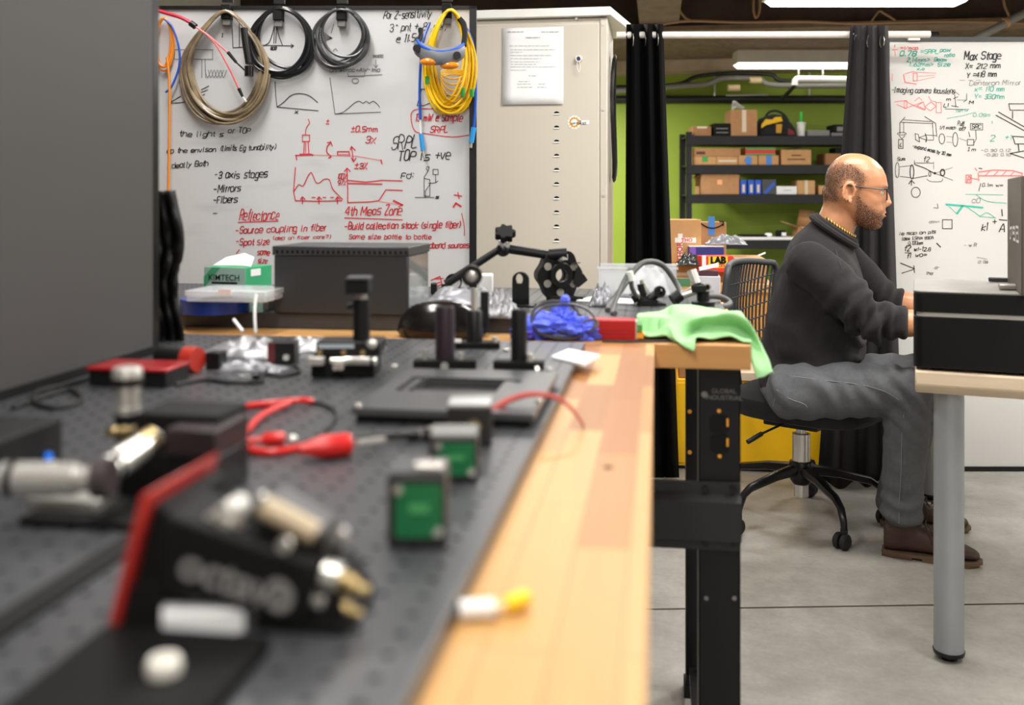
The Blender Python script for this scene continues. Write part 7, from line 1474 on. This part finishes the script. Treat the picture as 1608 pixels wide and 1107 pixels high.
# neckline rib and cuffs
def rib(c, rad_a, rad_b, nrm, r, name, fwd):
    nrm = Vector(nrm).normalized(); u = (fwd-nrm*fwd.dot(nrm)).normalized(); w_ = nrm.cross(u)
    MB().tube([c+u*rad_a*math.cos(t)+w_*rad_b*math.sin(t) for t in np.linspace(0, 2*PI, 33)[:-1]], r, 8, closed=True).build(name, SWM, sw_o)
nk = Vector((0, 0, 0)); nb = P(1283, 338, 3.43); nf = P(1343, 379, 3.36)
nc = (nb+nf)/2; nv_ = (nf-nb); ru = nv_.normalized(); nn_ = DV.cross(ru); 
rib(nc, nv_.length/2-.002, .080, nn_, .010, 'collar_rib', ru)
rib(nc-nn_.normalized()*.012*(1 if nn_.z > 0 else -1), nv_.length/2+.008, .092, nn_, .012, 'collar_base', ru)
hem = [P(1269, 594, 3.42)+LV*.163*math.cos(t)+DV*.203*math.sin(t) for t in np.linspace(0, 2*PI, 41)[:-1]]
cordp = [nc+nn_.normalized()*.014*(1 if nn_.z > 0 else -1)+ru*(nv_.length/2-.010)*math.cos(t)+DV*.070*math.sin(t) for t in np.linspace(0, 2*PI, 49)[:-1]]
bead = mat('cord_gold', (206, 160, 60), .5); N_, L_, B_ = nodes(bead)
wv_ = N_.new('ShaderNodeTexWave'); wv_.inputs['Scale'].default_value = 38; tc_ = N_.new('ShaderNodeTexCoord'); L_.new(tc_.outputs['Object'], wv_.inputs[0]); cr_ = N_.new('ShaderNodeValToRGB'); cr_.color_ramp.interpolation = 'CONSTANT'; cr_.color_ramp.elements[0].color = rgb(24, 22, 22); cr_.color_ramp.elements[1].color = rgb(220, 176, 80); cr_.color_ramp.elements[1].position = .45; L_.new(wv_.outputs[0], cr_.inputs[0]); L_.new(cr_.outputs[0], B_.inputs['Base Color'])
MB().tube(cordp, .0042, 8, closed=True).build('neck_cord', bead, man)
# jeans
je = MB()
je.rings([ring_(1264, 575, 3.41, .11, .16), ring_(1257, 594, 3.41, .128, .172), ring_(1252, 612, 3.41, .126, .176), ring_(1248, 635, 3.41, .10, .15)])
limb(je, [(nHi, (.096, .098)), (nHi.lerp(nKn, .5)+UP*.002, (.090, .092)), (nKn+LV*-.03, (.080, .080)), (nKn+UP*-.02+LV*.004, (.075, .074))], 26)
limb(je, [(nKn+UP*-.0, (.074, .072)), (P(1424, 660, 3.12), (.071, .07)), (P(1420, 720, 3.13), (.066, .066)), (P(1417, 775, 3.14), (.062, .062)), (P(1416, 804, 3.14), (.066, .065))], 24)
limb(je, [(fHi, (.098, .096)), (fHi.lerp(fKn, .5), (.090, .090)), (fKn+LV*-.02, (.078, .078)), (fKn-UP*.02, (.074, .074))], 26)
limb(je, [(fKn, (.074, .072)), (fKn.lerp(fAn, .35), (.07, .07)), (fKn.lerp(fAn, .7), (.064, .064)), (fAn, (.064, .062))], 24)
jme = union(je, .0065, 5, .5)
def jef(p):
    r = 0; q = noise.noise(p*6)
    d1, t1 = segd(p, nHi, nKn); ax = (nKn-nHi).normalized(); s = (p-nHi).dot(ax)
    kn = math.exp(-((p-nKn).length/.12)**2); r += kn*.008*math.sin((p-nKn).dot(LV+UP)*95+q*4)
    hp = math.exp(-((p-nHi-LV*.06).length/.16)**2); r += hp*.006*math.sin(s*70+p.z*25+q*5)
    an = math.exp(-((p-nAn-UP*.06).length/.10)**2); r += an*.006*math.sin(p.z*110+q*5)
    k2 = math.exp(-((p-fKn).length/.14)**2)+math.exp(-((p-fHi-LV*.1).length/.16)**2); r += k2*.005*math.sin((p-fKn).dot(LV+UP*.6)*90+q*4)
    r += .004*max(0, .6-abs(noise.noise(p*6.5)*2)); r += .002*noise.noise(p*18)
    return r
folds(jme, jef)
JM_ = mat('jeans_grey', (92, 93, 96), .88, var=.12, vscale=70, bump=.35, bscale=700, sheen=.03, spec=.2)
jo = put('jeans', jme, JM_, man)
SEAM = mat('seam_thread', (128, 128, 130), .9)
def onsurf(me_obj, pts):
    """project pixel polyline onto the near surface of the garment"""
    dg_ = bpy.context.evaluated_depsgraph_get(); I = rootmat(me_obj.parent).inverted(); out = []
    for px, py in pts:
        tgt = P(px, py, 3.3); dr = (tgt-EYE).normalized(); ok, loc, nrm_, _i = me_obj.ray_cast(I @ EYE, (I.to_3x3() @ dr))
        if ok: out.append(rootmat(me_obj.parent) @ (loc+nrm_*.0006))
    return out
bpy.context.view_layer.update()
for nm, pl in (('side_seam', [(1240, 590), (1270, 594), (1300, 598), (1330, 601), (1360, 606), (1390, 615), (1412, 628)]), ('side_seam', [(1419, 650), (1416, 690), (1415, 740), (1412, 790), (1412, 822)]), ('pocket_seam', [(1220, 612), (1216, 628), (1214, 638)]), ('pocket_seam', [(1220, 612), (1240, 626), (1262, 634), (1268, 640)])):
    q = onsurf(jo, pl)
    if len(q) > 2: MB().tube(q, .0011, 5, smooth=4).build(nm, SEAM, jo)
q = onsurf(sw_o, [(1247, 395), (1252, 420), (1262, 440), (1275, 452)])
for pl in ([(1312, 392), (1318, 410), (1322, 424)],):
    q = onsurf(sw_o, pl)
    if len(q) > 2: MB().tube(q, .0012, 5, smooth=4).build('sweater_seam', mat('seam_dark', (56, 53, 54), .9), sw_o)
# boots
LEATH = mat('leather_brown', (62, 40, 30), .6, var=.3, vscale=18, bump=.15, bscale=200); SOLEM = mat('sole_crepe', (92, 72, 54), .8, var=.12, vscale=30)
def boot(heel, toe, ank, lab):
    ax = (toe-heel); ln = ax.length; ax.normalize(); sd = UP.cross(ax)
    rs = []
    prof = [(.0, .030, .016, .105), (.03, .036, .016, .112), (.09, .037, .022, .112), (.135, .037, .022, .095), (.17, .042, .022, .075), (.21, .046, .022, .062), (.245, .044, .022, .054), (.27, .034, .022, .044), (.282, .018, .024, .036)]
    up = MB()
    for s, wd, z0, z1 in prof:
        c = heel+ax*(s/.285*ln); rs.append([c+sd*wd*math.copysign(abs(math.cos(t))**.75, math.cos(t))+UP*((z0+z1)/2+(z1-z0)/2*math.copysign(abs(math.sin(t))**.75, math.sin(t))) for t in np.linspace(0, 2*PI, 21)[:-1]])
    up.rings(rs)
    cA = heel+ax*.062
    limb(up, [(cA+UP*.05, (.05, .036)), (cA+UP*.09, (.052, .043)), (ank*.0+V(cA.x, cA.y, 0)+UP*.135, (.056, .050))], 20)
    me = union(up, .005, 4, .5); o = put('boot', me, LEATH, man)
    def outl(k, z): return [heel+ax*(s/.285*ln)+sd*w_*k+UP*z for s, w_ in ((-.006, .02), (0, .034), (.03, .041), (.09, .041), (.15, .042), (.21, .051), (.25, .048), (.277, .034), (.29, .012))]+[heel+ax*(s/.285*ln)-sd*w_*k+UP*z for s, w_ in ((.29, .012), (.277, .034), (.25, .048), (.21, .051), (.15, .042), (.09, .041), (.03, .041), (0, .034), (-.006, .02))]
    MB().rings([outl(.98, .009), outl(.98, .019)]).build('sole', SOLEM, o)
    def hl_(z): return [heel+ax*s+sd*w_+UP*z for s, w_ in ((-.005, .03), (.03, .04), (.085, .04), (.085, -.04), (.03, -.04), (-.005, -.03))]
    MB().rings([hl_(.0005), hl_(.010)]).build('heel', mat('heel_dark', (84, 60, 44), .8), o)
    MB().rings([[heel+ax*s+sd*w_+UP*z for s, w_ in ((.115, .042), (.19, .048), (.25, .046), (.28, .02), (.28, -.02), (.25, -.046), (.19, -.048), (.115, -.042))] for z in (.0005, .010)]).build('tread', SOLEM, o)
    lc = MB(); LC_ = mat('lace_brown', (46, 30, 24), .7)
    for k in range(3):
        s = .125+.022*k; z = .118-.013*k; c = heel+ax*(s/.285*ln)
        lc.tube([c-sd*.03+UP*(z-.018), c-sd*.016+UP*(z-.002), c+UP*z, c+sd*.016+UP*(z-.002), c+sd*.03+UP*(z-.018)], .0022, 6, smooth=3)
    c = heel+ax*(.125/.285*ln); lc.tube([c+UP*.115, c-sd*.03+UP*.115, c-sd*.045+ax*.012+UP*.09, c-sd*.043+ax*.02+UP*.06], .002, 6, smooth=4); lc.tube([c+UP*.115, c-sd*.035+ax*.01+UP*.11, c-sd*.044+ax*.03+UP*.085], .002, 6, smooth=4)
    lc.build('laces', LC_, o)
hN = Z(1388, 868, 0); boot(hN, hN+(Z(1519, 886, 0)-hN).normalized()*.285, nAn, '')
hF = Z(1384, 822, 0); boot(hF, hF+(LV*.97+DV*.1).normalized()*.285, fAn, '')
